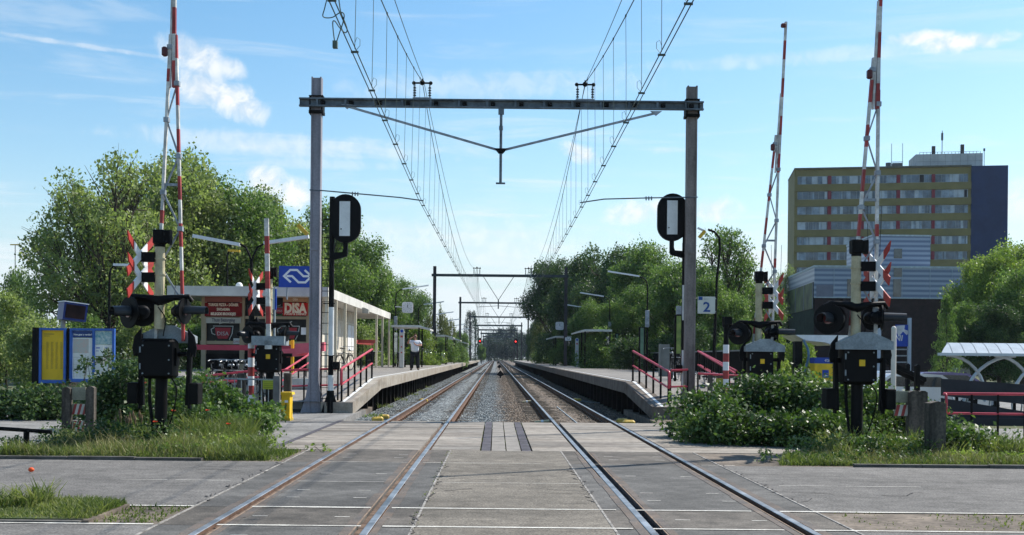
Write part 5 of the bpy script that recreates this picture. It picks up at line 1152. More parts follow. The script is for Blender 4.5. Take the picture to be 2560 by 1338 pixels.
# chevron fences
def chevron(D, posts, boards, label):
    t = thing('timber_barrier', label, 'timber barrier', (X(posts[0][0],D,1000),D,0), 'timber posts with chevron boards')
    for px, py, wd in posts: x = X(px,D,1000); b = MB(); h_ = Z(py,D,px); b.boxb(x-wd/2,x+wd/2,D-wd*.45,D+wd*.45,-.1,h_-.03); b.prism([(-wd/2,0),(wd/2,0),(wd*.2,.03),(-wd*.2,.03)],(x,D-wd*.45,h_-.03),(1,0,0),(0,0,1),(0,wd*.9,0)); b.build('post', m_woodp, t)
    for x0_, x1_, y0_, y1_, ch in boards:
        a, c_ = X(x0_,D,1000), X(x1_,D,1000); z0_, z1_ = Z(y1_,D,x0_), Z(y0_,D,x0_); b = MB(); b.boxb(a,c_,D-.0,D+.035,z0_,z1_,0)
        if ch:
            w_ = c_-a; h_ = z1_-z0_; n_ = 5
            for i in range(n_):
                u0 = a+w_*i/n_; u1 = a+w_*(i+1)/n_; b.prism([(u0-a,0),(u1-a,0),(min(w_,u1-a+.05),h_*.98),(min(w_,u0-a+.05),h_*.98)],(a,D-.004,z0_+.002),(1,0,0),(0,0,1),(0,-.004,0),1+(i % 2))
        b.build('board', [mat('pale_board_wood',(.30,.29,.22),.85,.15,3,fine=.2), m_red, mat('board_white',(.55,.53,.48),.7,.1,3)], t)
chevron(20.8, [(168,968,.155),(228,966,.15)], [(180,214,968,1000,0),(180,213,1010,1036,1),(180,210,1052,1080,1)], 'two dark timber posts holding grey and red-white boards at left')
chevron(21.0, [(2284,977,.22),(2305,977,.16)], [(2232,2278,978,1006,0),(2236,2276,1012,1040,1)], 'two dark timber posts with grey and red-white boards in the right bushes')
for px, py, D, wd, l_ in ((2338,1008,18.6,.26,'big dark square timber post at right roadside'),(2292,915,25,.10,'tall thin black steel post behind the right timber posts'),(2268,912,27,.09,'short thin black steel post left of another behind right barrier'),(1972,975,23,.12,'narrow timber post half hidden in the right bushes'),(2060,985,22,.17,'timber post with pale top in bushes left of near right barrier')):
    x = X(px,D,1040); b = MB(); h_ = Z(py,D,px); b.boxb(x-wd/2,x+wd/2,D-wd/2,D+wd/2,-.1,h_); b.prism([(-wd/2,0),(wd/2,0),(0,.035)],(x,D-wd/2,h_),(1,0,0),(0,0,1),(0,wd,0)); tag(b.build('timber_post' if wd > .11 else 'steel_post', m_woodp if wd > .11 else m_black2), l_, 'post')
D = 26; b = MB(); b.bar(W(2215,908,D),W(2315,952,D),.05,.06); b.bar(W(2235,920,D+.1),W(2312,955,D+.1),.03,.2); tag(b.build('sloping_rail', m_black2), 'black sloping rail between steel posts behind the near right barrier', 'rail')
x = X(2234,25,900); b = MB(); b.cyl((x,25,0),(x,25,Z(822,25,2234)),.055,n=10); b.ball((x,25,Z(822,25,2234)),.06,8); tag(b.build('pale_post', m_kiosk, smooth=True), 'pale cream round post right of the near right barrier', 'post')
b = MB(); b.ball(W(78,1180,14.9)+Vector((0,0,.0)), .035, 12, 0, (1.15,1,.9)); o = b.build('orange_ball', mat('orange_red',(.75,.09,.015),.5,.1,3), smooth=True); tag(o,'small orange-red ball lying on the road at left','ball'); o.location.z = .012
# ================================================================ right side: shelters, walls, tower block
def tower():
    A = Vector((742/F*215, 215, 0)); Bv = Vector((1275/F*208.5, 208.5, 0)); d = (Bv-A); Ln = d.length; d.normalize(); n = Vector((d.y,-d.x,0)); T = 38.1; fy = .8326*Ln
    t = thing('apartment_block','tall ochre and blue apartment block with long window bands, behind right barriers','apartment block',(A.x+15,215,-.3))
    m_och = mat('ochre_cladding',(.195,.165,.062),.75,.08,.3,fine=.06); m_bl = mat('blue_cladding',(.018,.034,.098),.7,.1,.4,fine=.06)
    def slab(b, u0, u1, z0, z1, p0, p1, mi=0): b.prism([(u0,z0),(u1,z0),(u1,z1),(u0,z1)], A+n*p0, d, (0,0,1), n*(p1-p0), mi)
    b = MB(); slab(b,0,fy,-.3,T,0,-14); b.build('wall', m_och, t)
    b = MB(); slab(b,fy+.01,Ln,-.3,T+.1,.25,-14); b.build('blue_wall', m_bl, t)
    b = MB(); slab(b,-.05,fy,T,T+.3,.35,-14); b.build('roof_edge', mat('roof_edge',(.12,.12,.09),.8), t)
    cuts = [1990,2065,2074,2150,2156,2237,2246,2325,2333,2416]
    def u(px):
        k_ = (px-PX)/F; return (k_*A.y-A.x)/(d.x-k_*d.y)
    m_g = mat('tower_glass',(.08,.12,.17),.2,.3,.5,spec=.6); m_c = mat('curtain',(.27,.33,.40),.7,.2,1); m_c2 = mat('curtain_light',(.42,.47,.52),.7,.1,1); m_f = mat('tower_frame',(.28,.30,.31),.6,.1,1); m_k = mat('open_dark',(.01,.01,.012),.6); m_rp = mat('red_panel',(.20,.02,.035),.6,.05,1)
    r = random.Random(12); zb_ = MB()
    for k_ in range(12):
        zc_ = 36.0-2.9*k_
        if zc_ < 3: break
        slab(zb_,0,fy,zc_-.78-1.3,zc_-.78,.28,.0)
        for j in range(5):
            u0, u1 = u(cuts[2*j]), u(cuts[2*j+1]); b = MB(); slab(b,u0,u1,zc_-.78,zc_-.7,.10,.02,3); slab(b,u0,u1,zc_+.7,zc_+.78,.10,.02,3)
            n_ = 6; e = u0
            while e < u1-.05:
                w_ = min(u1-e, r.choice((.55,.85,1.1,1.5))); c = r.choice((0,0,0,1,1,1,2,2)); c = 4 if r.random() < .045 else c
                slab(b,e+.035,e+w_-.035,zc_-.7,zc_+.7,.05,.02,c); 
                if c in (1,2):
                    slab(b,e+.035,e+w_*.5,zc_-.7,zc_+.7,.055,.05,r.choice((1,2,0)))
                slab(b,e-.035,e+.035,zc_-.7,zc_+.7,.09,.02,3); e += w_
            b.build('window', [m_g,m_c,m_c2,m_f,m_k], t)
            if j < 4: b = MB(); slab(b,u(cuts[2*j+1]),u(cuts[2*j+2]),zc_-.78,zc_+.78,.2,.02); b.build('red_panel', m_rp, t)
    zb_.build('spandrel', m_och, t)
    # roof plant
    b = MB(); u0,u1 = u(2290),u(2459); slab(b,u0,u1,T+.1,T+2.85,-2,-9,0)
    for i in range(1,9): slab(b,u0+(u1-u0)*i/9-.02,u0+(u1-u0)*i/9+.02,T+.1,T+2.85,-1.97,-2,1)
    slab(b,u0,u1,T+1.4,T+1.45,-1.97,-2,1); b.build('plant_room', [mat('plant_white',(.42,.44,.44),.7,.08,.5), mat('seam',(.22,.23,.24),.8)], t)
    b = MB()
    for px,h_,w_ in ((2338,1.7,.3),(2411,1.9,.3)): slab(b,u(px)-w_,u(px)+w_,T+2.85,T+2.85+h_,-3,-3.5)
    b.build('chimney', mat('flue',(.06,.055,.055),.8), t)
    b = MB()
    def mast(px, z0, h_, r_=.06): p = A+d*u(px)-n*3; b.cyl((p.x,p.y,z0),(p.x,p.y,z0+h_),r_,n=6)
    mast(2359,T+2.85,4.6,.07); mast(2359,T+5.6,1.4,.2); mast(2466,T+.2,3.6,.06); mast(2466,T+3.4,.5,.18); mast(2231,T+.2,5,.05); mast(2259,T+.2,5,.05); mast(2333,T+.3,3.6,.04); mast(2223,T+.2,1.3,.5)
    slab(b,u(2231),u(2260),T+1.6,T+1.7,-3,-3.1); slab(b,u(2233),u(2258),T+.2,T+1.4,-2.6,-4)
    p0 = A+d*u(2300)-n*2.2; 
    for px in range(2300,2455,9): slab(b,u(px)-.03,u(px)+.03,T+2.85,T+3.25,-2.1,-2.2)
    slab(b,u(2300),u(2450),T+3.2,T+3.25,-2.1,-2.2)
    b.build('antenna', mat('antenna_grey',(.10,.11,.12),.6), t)
tower()
def annex():
    t = thing('clad_building','low building with pale blue corrugated cladding above dark brick, in front of apartment block','building',(49,140,-.3))
    m = bpy.data.materials.new('corrugated'); m.use_nodes = True; tn = m.node_tree; bs = tn.nodes['Principled BSDF']; bs.inputs['Roughness'].default_value = .45; bs.inputs['Metallic'].default_value = .2
    g = tn.nodes.new('ShaderNodeNewGeometry'); sp = tn.nodes.new('ShaderNodeSeparateXYZ'); tn.links.new(g.outputs['Position'], sp.inputs[0])
    m1 = tn.nodes.new('ShaderNodeMath'); m1.operation = 'MULTIPLY'; m1.inputs[1].default_value = 2*math.pi/.62; tn.links.new(sp.outputs[2], m1.inputs[0])
    m2 = tn.nodes.new('ShaderNodeMath'); m2.operation = 'SINE'; tn.links.new(m1.outputs[0], m2.inputs[0])
    mr = tn.nodes.new('ShaderNodeMapRange'); mr.inputs[1].default_value = -.6; mr.inputs[2].default_value = .6; tn.links.new(m2.outputs[0], mr.inputs[0])
    mx = tn.nodes.new('ShaderNodeMix'); mx.data_type = 'RGBA'; mx.inputs['A'].default_value = (.10,.14,.22,1); mx.inputs['B'].default_value = (.25,.30,.38,1); tn.links.new(mr.outputs[0], mx.inputs['Factor']); tn.links.new(mx.outputs['Result'], bs.inputs['Base Color'])  # light and shade of the ribs painted as colour bands on flat walls
    m_bk = mat('dark_brick',(.026,.017,.016),.95,.15,2,fine=.2,fscale=8,spec=.02); m_win = mat('block_window',(.05,.07,.075),.1,.3,.6,spec=.7); m_gr = mat('grey_panel',(.15,.16,.21),.6,.06,1); m_fr = mat('coping',(.36,.42,.46),.6)
    def x_(px, D, py=700): return X(px,D,py)
    def box(x0,x1,y0,y1,z0,z1,mm,nm):
        b = MB(); b.boxb(x0,x1,y0,y1,z0,z1); return b.build(nm,mm,t)
    Da = 140; zt = Z(669,Da,2100); zm = Z(744,Da,2200); x0, x1 = x_(2036,Da), x_(2405,Da)
    bb = MB(); xb = x_(1950,168); bb.prism([(x0,Da),(x1,Da),(x1,168),(xb,168)],(0,0,zm),(1,0,0),(0,1,0),(0,0,zt-zm)); bb.build('cladding',m,t)
    bb = MB(); bb.prism([(x0-.1,Da-.1),(x1+.1,Da-.1),(x1+.1,168),(xb-.1,168)],(0,0,zt),(1,0,0),(0,1,0),(0,0,.25)); bb.build('coping',m_fr,t)
    Db = 146; z2 = Z(591,Db,2250); xa, xc = x_(2181,Db), x_(2325,Db); xd = x_(2116,160)
    bb = MB(); bb.prism([(xa,Db),(xc,Db),(xc,166),(xd,160)],(0,0,zt+.25),(1,0,0),(0,1,0),(0,0,z2-zt-.25)); bb.build('upper_cladding',m,t)
    bb = MB(); bb.prism([(xa-.1,Db-.1),(xc+.1,Db-.1),(xc+.1,166),(xd-.1,160)],(0,0,z2),(1,0,0),(0,1,0),(0,0,.2)); bb.build('upper_coping',m_fr,t)
    bb = MB(); bb.prism([(x0+.1,Da+.15),(x1-.1,Da+.15),(x1-.1,167),(xb+.3,167)],(0,0,-.3),(1,0,0),(0,1,0),(0,0,zm+.3)); bb.build('brick_wall',m_bk,t)
    box(x0-.05,x1+.1,Da-.12,Da-.0,zm-.12,zm+.02,m_fr,'ledge')
    for px0,px1,py0,py1,D_,mm in ((2234,2254,668,692,Da,m_win),(2233,2252,698,742,Da,m_win),(2118,2134,698,741,Da,m_win),(2359,2402,716,743,Da,m_gr),(2041,2083,712,743,Da,m_gr),(2234,2254,622,646,Db,m_win)):
        box(x_(px0,D_),x_(px1,D_),D_-.07,D_-.02,Z(py1,D_,px0),Z(py0,D_,px0),mm,'window')
    for px in (2085,2170,2255,2325,2380): box(x_(px,Da)-.02,x_(px,Da)+.02,Da-.04,Da,zm,zt,m_fr,'seam')
    # window band on the receding left side
    v0 = Vector((x0,Da,0)); v1 = Vector((xb,168,0)); dd = (v1-v0).normalized(); nn = Vector((-dd.y,dd.x,0)); bb = MB(); bb.prism([(.5,8.1),(27,8.1),(27,11.4),(.5,11.4)],v0,dd,(0,0,1),nn*.08); bb.build('window_band',mat('painted_reflection_glass',(.10,.14,.05),.5,.6,.35,spec=.05,col2=(.015,.03,.02)),t)  # reflected trees painted into the pane colour as green mottling
    bb = MB()
    for q in (.5,7,13.5,20,27): bb.prism([(q-.1,8.1),(q+.1,8.1),(q+.1,11.4),(q-.1,11.4)],v0+nn*.08,dd,(0,0,1),nn*.05)
    bb.build('window_frame',m_gr,t)
    bb = MB(); bb.prism([(0,-.3),(28,-.3),(28,8.0),(0,8.0)],v0,dd,(0,0,1),nn*.05); bb.build('lower_panel',mat('green_grey_panel',(.035,.05,.04),.8,.15,1,spec=0.0),t)
annex()
# distant entrance sign: blue banner with white arrow, side posts
D = 60; t = thing('entrance_sign','blue station banner with partly seen white logo between pale posts behind near right barrier','sign',(X(2240,D,850),D,0))
def bx(nm,px0,px1,py0,py1,D,th,m,par): b = MB(); b.boxb(X(px0,D,py0),X(px1,D,py0),D,D+th,Z(py1,D,px0),Z(py0,D,px0)); return b.build(nm,m,par)
pp = bx('banner',2240,2275,812,866,D,.1,m_blue,t); bx('post',2272,2279,795,940,D-.1,.2,mat('pale_blue_post',(.35,.42,.5),.5,.05,2),t); bx('post',2194,2203,820,940,D-.1,.2,MATS['pale_blue_post'],t)
b = MB(); o_ = W(2241,826,D-.01); b.prism([(0,.25),(.45,.28),(.42,.05),(.75,-.05),(.55,-.25),(.35,-.05),(.12,-.35),(.02,-.1)],o_,(1,0,0),(0,0,1),(0,-.01,0)); b.text('NI',.42,W(2246,852,D-.01),(1,0,.0),(.15,0,1),.004,bold=.01); b.build('logo',mat('banner_white',(.5,.52,.55),.5),pp)
for i in range(4): bx('crossbar',2240,2272,872+i*16,875+i*16,D,.1,m_galv,t)
# canopy over ticket machine
D = 44; t = thing('ticket_canopy','white flat canopy over yellow ticket machine behind right bushes','canopy',(X(2060,D,850),D,0)); b = MB()
xx0, xx1 = X(1988,D,845), X(2190,D,845); zz = Z(838,D,2060); b.prism([(0,0),(xx1-xx0,0),(xx1-xx0,-.26),(xx1-xx0-1.4,-.28),(xx1-xx0-1.7,-.40),(xx1-xx0-2.0,-.28),(.4,-.22)],(xx0,D,zz),(1,0,0),(0,0,1),(0,2.2,0)); b.build('roof',m_white,t)
b = MB(); b.boxb(X(1990,D,850),X(2008,D,850),D+.1,D+.5,0,zz-.25); b.build('pillar',m_black2,t); b = MB(); b.boxb(X(2110,D,850),X(2118,D,850),D+.1,D+.3,0,zz-.25); b.build('pillar',m_galvd,t)
b = MB(); b.tube(spl([W(2008,850,D),W(2020,875,D),W(2020,900,D),W(2010,930,D)],5),.05,8); b.build('blue_hoop',mat('hoop_blue',(.10,.20,.30),.4),t)
D = 43; t = thing('ticket_machine','yellow ticket machine with blue header behind the right bushes','ticket machine',(X(2062,D,900),D,0))
bx('body',2037,2096,909,960,D,.7,m_yel,t); hb = bx('header',2037,2096,894,908.5,D,.7,m_blue,t); bx('screen',2056,2072,925,945,D-.02,.05,m_blue,t); bx('column',2090,2099,894,960,D-.03,.3,m_wht,t)
b = MB(); ns_logo(b,W(2068,901.5,D-.004),.085); b.text('TI',.16,W(2086,905.5,D-.01),(1,0,0),(0,0,1),.004,bold=.004); b.build('lettering',m_wht,hb)
# curved bicycle shelter at right
D = 37; t = thing('bicycle_shelter','curved white roofed bicycle shelter on arching legs at right edge','bicycle shelter',(X(2480,D,900),D,0)); xl = X(2352,D,885); xr = X(2720,D,885); b = MB(); K = 8; zc_ = Z(886,D,2400)
prof = [(q/K*2.4, math.sin(q/K*math.pi)*.0+ .42*math.sin(min(1,q/K*1.0)*math.pi*.5)) for q in range(K+1)]
ru = []
for q in range(K+1): ru.append((prof[q][0], zc_+prof[q][1]))
n_ = 12
for i in range(n_):
    a, c_ = xl+(xr-xl)*i/n_, xl+(xr-xl)*(i+1)/n_
    for q in range(K):
        sh = .15
        def pt(x_, q_, dz=0): return (x_+(q_/K)*.75+(q_/K)*.5*(1 if i == 0 and x_ < xl+.2 else 0), D+ru[q_][0], ru[q_][1]+dz)
        b.add([pt(a+.01,q),pt(c_-.01,q),pt(c_-.01,q+1),pt(a+.01,q+1),pt(a+.01,q,-.03),pt(c_-.01,q,-.03),pt(c_-.01,q+1,-.03),pt(a+.01,q+1,-.03)],[(0,1,2,3),(7,6,5,4),(0,4,5,1),(3,2,6,7)])
b.build('roof',mat('polycarbonate',(.33,.37,.40),.35,.08,2,spec=.6),t); b = MB(); b.bar((xl-.1,D,zc_),(xr,D,zc_),.07,.09)
for i in range(0,n_,1): a = xl+(xr-xl)*i/n_; b.tube([(a+(q/K)*(.75 if i else 1.25),D+ru[q][0],ru[q][1]-.05) for q in range(K+1)],.022,6)
b.build('roof_frame',mat('shelter_metal',(.48,.53,.57),.4,.05,2,metal=.3),t)
for i in (0,2,4,6,8):
    a = xl+.3+(xr-xl)*i/n_*.98; fl = 1 if (i//2) % 2 == 0 else -1
    b = MB(); P = [(a if fl > 0 else a+1.5, D+.25, zc_-.03)]; e = 1.5*fl
    for q in range(1,9): u_ = q/8; P.append((P[0][0]+e*math.sin(u_*math.pi/2), D+.25+.5*u_, zc_-.03-(zc_-.3)*(1-math.cos(u_*math.pi/2))))
    b.tube(P,.055,8); b.build('arch_leg',MATS['shelter_metal'],t,smooth=True)
# dark walls
m_dw = mat('dark_fence_panel',(.030,.030,.037),.75,.15,1,fine=.1)
t = thing('dark_wall','dark low wall panels sloping behind red handrail at right edge','wall',(X(2460,29,980),29,0)); b = MB()
D = 29; a, c_ = X(2356,D,950), X(2640,D,960); b.prism([(0,0),(c_-a,-.18),(c_-a,-.72),(0,-.44)],(a,D,Z(947,D,2356)),(1,0,0),(0,0,1),(0,.1,0)); b.prism([(0,-.50),(c_-a,-.95),(c_-a,-1.32),(0,-.95)],(a,D,Z(947,D,2356)),(1,0,0),(0,0,1),(0,.1,0)); b.boxb(a,c_,D-.35,D-.25,-.1,.16); b.build('panel',m_dw,t)
b = MB(); 
for q in range(8): b.boxb(a+.4+q*.5,a+.46+q*.5,D+.1,D+.16,-.1,.9)
b.build('post',m_black2,t)
for i in range(7):
    D = 30.5; x = X(2385,D)+i*.62; b = MB(); b.tube([(x,D+.3*math.cos(q*.5236)+.3, .1+.32+.32*math.sin(q*.5236)) for q in range(12)],.02,6,closed=True); b.bar((x-.2,D+.3,0),(x+.2,D+.3,.04),.3,.06); tag(b.build('bicycle_rack', m_galvd), 'grey hoop bicycle rack below dark wall panels at right edge', 'bicycle rack', 'hoop racks behind the right handrail')

# ================================================================ cars
def car(px, py, D, label, col, van=False, rz=0.0, z=0.0):
    m = mat('car_'+label.split()[0], col, .25, .03, 2, metal=.3, spec=.6); x = X(px,D,py); t = thing('parked_car', label, 'car', (x,D,z)); L_, W_ = 4.3, 1.72
    H = 1.9 if van else 1.45
    side = [(-2.15,.32),(2.15,.32),(2.18,.62),(2.05,.82),(1.15,.95),(.45,H-.04),(-.2,H),(-1.35,H-.03),(-1.95,1.0),(-2.15,.9)] if not van else [(-2.15,.32),(2.15,.32),(2.18,.7),(1.95,1.0),(1.3,1.12),(.75,H-.03),(0,H),(-2.0,H-.03),(-2.15,1.6)]
    b = MB(); b.prism(side,(x,D-W_/2,z),(1,0,0),(0,0,1),(0,W_,0)); b.build('body',m,t)
    b = MB(); gl = [(.95,.98),(.38,H-.12),(-1.3,H-.1),(-1.75,1.0)] if not van else [(1.2,1.15),(.7,H-.12),(-1.9,H-.12),(-1.95,1.15)]
    b.prism(gl,(x,D-W_/2-.012,z),(1,0,0),(0,0,1),(0,W_+.024,0)); b.build('window',m_glass,t)
    for wx in (-1.35,1.35):
        for wy in (-W_/2+.08,W_/2-.08):
            b = MB(); b.cyl((x+wx,D+wy-.11,z+.32),(x+wx,D+wy+.11,z+.32),.32,n=20); w2 = b.build('wheel',m_black,t); b = MB(); b.cyl((x+wx,D+wy-.125,z+.32),(x+wx,D+wy+.125,z+.32),.19,n=14); b.build('rim',m_galv,w2)
    b = MB(); b.bbox((x+2.1,D-W_/2+.25,z+.7),(.1,.35,.14),.03); b.build('headlight',m_wht,t); b = MB(); b.bbox((x-2.1,D-W_/2+.2,z+.82),(.1,.3,.14),.03); b.build('tail_light',m_sred,t)
    return t
car(2262,950,50,'silver parked car behind the right steel posts',(.50,.53,.56),z=-.285); car(2372,945,46,'purplish dark parked car beginning behind the dark wall',(.13,.11,.22),z=-.285); car(2300,955,40,'white parked car, lowest in view left of the dark wall',(.65,.66,.68),z=-.285)
car(2440,925,100,'grey parked car far behind the curved bicycle shelter',(.14,.15,.15)); car(2530,925,104,'greenish parked car far behind the right end of bicycle shelter',(.12,.16,.15))  # dark body colours: shade of the trees put into the paint

# ================================================================ bicycles
def bicycle():
    t = thing('bicycle','','bicycle',(0,0,0),'parked bicycles'); m_bf = m_black; rr = .34
    for x_ in (-.53,.53):
        b = MB(); b.tube([(x_+rr*math.cos(a*math.pi/10),0,rr+rr*math.sin(a*math.pi/10)) for a in range(20)],.02,6,closed=True); w2 = b.build('wheel',m_black,t)
        b = MB(); b.tube([(x_+(rr-.025)*math.cos(a*math.pi/10),0,rr+(rr-.025)*math.sin(a*math.pi/10)) for a in range(20)],.009,5,closed=True)
        for a in range(8): b.cyl((x_,0,rr),(x_+rr*math.cos(a*math.pi/4),0,rr+rr*math.sin(a*math.pi/4)),.003,n=4)
        b.cyl((x_,-.05,rr),(x_,.05,rr),.025,n=8); b.build('rim',m_steel,w2)
        b = MB(); b.tube([(x_+(rr+.05)*math.cos(a*math.pi/10),0,rr+(rr+.05)*math.sin(a*math.pi/10)) for a in (range(1,10) if x_ < 0 else range(3,11))],.014,5); b.build('mudguard',m_bf,t)
    b = MB(); bb_, st, hd = (-.08,0,.30),(-.22,0,.80),(.36,0,.78)
    for p,q in ((bb_,st),(bb_,hd),(st,(.35,0,.72)),(bb_,(-.53,0,rr)),(st,(-.53,0,rr))): b.cyl(p,q,.016,n=6)
    b.tube([(.34,0,.88),(.40,0,.62),(.53,0,rr)],.017,6); b.build('frame',m_bf,t)
    b = MB(); b.cyl((-.22,0,.80),(-.25,0,.95),.013,n=6); b.build('seat_post',m_steel,t); b = MB(); b.prism([(-.14,-.08),(-.14,.08),(.0,.05),(.14,.02),(.14,-.02),(0,-.05)],(-.25,0,.95),(1,0,0),(0,1,0),(0,0,.05)); b.build('saddle',m_black,t)
    b = MB(); b.tube(spl([(.16,-.29,1.03),(.28,-.27,1.06),(.36,-.1,1.07),(.36,.1,1.07),(.28,.27,1.06),(.16,.29,1.03)],5),.012,6); b.cyl((.34,0,.86),(.36,0,1.07),.014,n=6); b.build('handlebar',m_steel,t)
    b = MB(); b.cyl((-.08,-.1,.30),(-.08,.1,.30),.02,n=6); b.cyl((-.08,.07,.3),(-.02,.07,.15),.009,n=5); b.cyl((-.08,-.07,.3),(-.14,-.07,.45),.009,n=5); b.cyl((-.08,.04,.3),(-.08,.05,.3),.09,n=12); b.build('crank',m_steel,t)
    b = MB(); b.boxb(-.72,-.36,-.07,.07,.74,.76); b.bar((-.66,0,.75),(-.53,0,rr),.012); b.build('luggage_rack',m_steel,t)
    b = MB(); b.ball((.44,0,.9),.05,8); b.build('headlight',m_steel,t,smooth=True)
    return t
bk = bicycle(); first = True
for px, D, rz, z, l_ in ((538,34.5,80,.25,'leftmost parked bicycle behind the red handrail'),(556,34.8,84,.25,'second parked bicycle from left behind the red handrail'),(572,34.4,77,.25,'third parked bicycle from left in the cluster'),(588,34.9,86,.25,'fourth parked bicycle in the cluster before the kiosk'),(604,34.5,82,.25,'fifth parked bicycle, left of the striped post'),(621,34.8,75,.25,'parked bicycle partly behind the striped post'),(648,34.6,80,.25,'parked bicycle right of the striped post'),
        (862,50,70,.95,'lone green-framed bicycle under the kiosk canopy'),(1700,37,70,.9,'parked bicycle on right platform left of the right mast'),(1682,38,85,.9,'parked bicycle beside the grey cabinet on the right platform'),(1758,33.5,80,.1,'parked bicycle behind red rails right of the right mast'),(1780,34,84,.1,'parked bicycle second right of the right mast')):
    o = bk if first else copy_tree(bk); first = False
    o.location = (X(px,D,920),D,z+(.12 if z == .25 else 0)); o.rotation_euler = (R(((px*7)%11)-5),0,R(rz)); o['label'] = l_

# ================================================================ the man on the platform
def person():
    D = 57.0; f = W(1037,929,D); bx_, zg = f.x, .9
    def skin(name, verts, edges, radii, m, par=None, sub=2):
        bm = bmesh.new(); lay = bm.verts.layers.skin.verify(); vs = [bm.verts.new(v) for v in verts]
        for a,c_ in edges: bm.edges.new((vs[a],vs[c_]))
        for i,v in enumerate(vs): v[lay].radius = (radii[i] if isinstance(radii[i],tuple) else (radii[i],radii[i])); v[lay].use_root = (i == 0)
        me = bpy.data.meshes.new(name); bm.to_mesh(me); bm.free(); tmp = bpy.data.objects.new(name+'_tmp',me); COL.objects.link(tmp)
        sk = tmp.modifiers.new('s','SKIN'); sk.use_smooth_shade = True; sb = tmp.modifiers.new('d','SUBSURF'); sb.levels = sub; sb.render_levels = sub
        dg = bpy.context.evaluated_depsgraph_get(); dg.update(); me2 = bpy.data.meshes.new_from_object(tmp.evaluated_get(dg)); me2.name = name
        bpy.data.objects.remove(tmp); me2.materials.clear(); me2.materials.append(m); me2.polygons.foreach_set('use_smooth',[True]*len(me2.polygons)); o = bpy.data.objects.new(name,me2); COL.objects.link(o)
        if par: o.parent = par
        else: o.location = (bx_,D,zg)
        return o
    t = thing('person','heavy-set man in white shirt and black trousers standing on platform edge, camera at his face','person',(bx_,D,zg))
    m_sk = mat('skin',(.42,.22,.15),.6,.08,8); m_sh = mat('white_shirt',(.72,.74,.78),.8,.05,6,bump=.3,bscale=12); m_tr = mat('black_trousers',(.014,.014,.017),.85,.2,5); m_hair = mat('hair',(.10,.05,.03),.7,.2,20)
    # joints: raised elbows, hands at the face
    V = [(0,0,.95),(0,.02,1.12),(0,.02,1.3),(0,.01,1.44),(0,0,1.52),(0,-.01,1.60),(0,0,1.70),(0,.01,1.80),
         (-.21,.01,1.42),(-.37,-.10,1.36),(-.22,-.30,1.60),(-.10,-.24,1.67),(.21,.01,1.42),(.34,-.16,1.24),(.10,-.33,1.27),(-.04,-.33,1.36),
         (-.11,0,.88),(-.15,.0,.48),(-.17,.02,.10),(-.19,-.12,.04),(.11,0,.88),(.13,.0,.48),(.16,.02,.10),(.19,-.12,.04)]
    E = [(0,1),(1,2),(2,3),(3,4),(4,5),(5,6),(6,7),(3,8),(8,9),(9,10),(10,11),(3,12),(12,13),(13,14),(14,15),(0,16),(16,17),(17,18),(18,19),(0,20),(20,21),(21,22),(22,23)]
    Rr = [.15,.16,.16,.12,.062,.06,.092,.07,.065,.05,.036,.03,.065,.05,.036,.03,.095,.065,.045,.04,.095,.065,.045,.04]
    skin('body',V,E,Rr,m_sk,t)
    skin('shirt',[(0,0,.90),(0,-.05,1.06),(0,-.03,1.25),(0,.01,1.42),(-.22,.01,1.43),(-.33,-.07,1.385),(.22,.01,1.43),(.31,-.10,1.31)],[(0,1),(1,2),(2,3),(3,4),(4,5),(3,6),(6,7)],[(.20,.17),(.225,.21),(.215,.19),(.15,.13),.10,.085,.10,.085],m_sh,t)
    skin('trousers',[(0,0,.93),(-.115,0,.84),(-.15,.0,.48),(-.175,.02,.06),(.115,0,.84),(.14,.0,.48),(.165,.02,.06)],[(0,1),(1,2),(2,3),(0,4),(4,5),(5,6)],[(.20,.18),.145,.108,.098,.145,.108,.098],m_tr,t)
    for s_ in (-1,1):
        b = MB(); b.bbox((bx_+s_*.185,D-.08,zg+.045),(.11,.30,.09),.03); b.build('shoe',mat('brown_shoe',(.05,.025,.015),.5,.1,5),t)
    skin('hair',[(0,.03,1.74),(0,.02,1.81),(0,-.04,1.835)],[(0,1),(1,2)],[.095,.075,.04],m_hair,t,1)
    b = MB(); b.ball((bx_-.092,D+.0,zg+1.70),.028,8,0,(.5,1,1.3)); b.ball((bx_+.092,D,zg+1.70),.028,8,0,(.5,1,1.3)); b.ball((bx_,D-.10,zg+1.68),.022,8,0,(.8,1,1.3)); b.build('face_features',m_sk,t,smooth=True)
    for hx,hy,hz in ((-.09,-.24,1.68),(-.07,-.33,1.38)):
        for i in range(5):
            skin('finger',[(hx+.0+i*.012,hy-.01,hz+.035-i*.017),(hx+.045+i*.004,hy-.04,hz+.04-i*.018),(hx+.075,hy-.03,hz+.035-i*.017)],[(0,1),(1,2)],[.010,.009,.008],m_sk,t,1)
    c = thing('camera_device','small dark camera held to the face of man on the platform','camera',(bx_-.01,D-.17,zg+1.66)); b = MB(); b.bbox((bx_-.01,D-.19,zg+1.70),(.13,.06,.09),.012); b.build('body',m_black,c); b = MB(); b.cyl((bx_-.01,D-.22,zg+1.70),(bx_-.01,D-.28,zg+1.70),.033,n=12); b.build('lens',m_glass,c)
person()
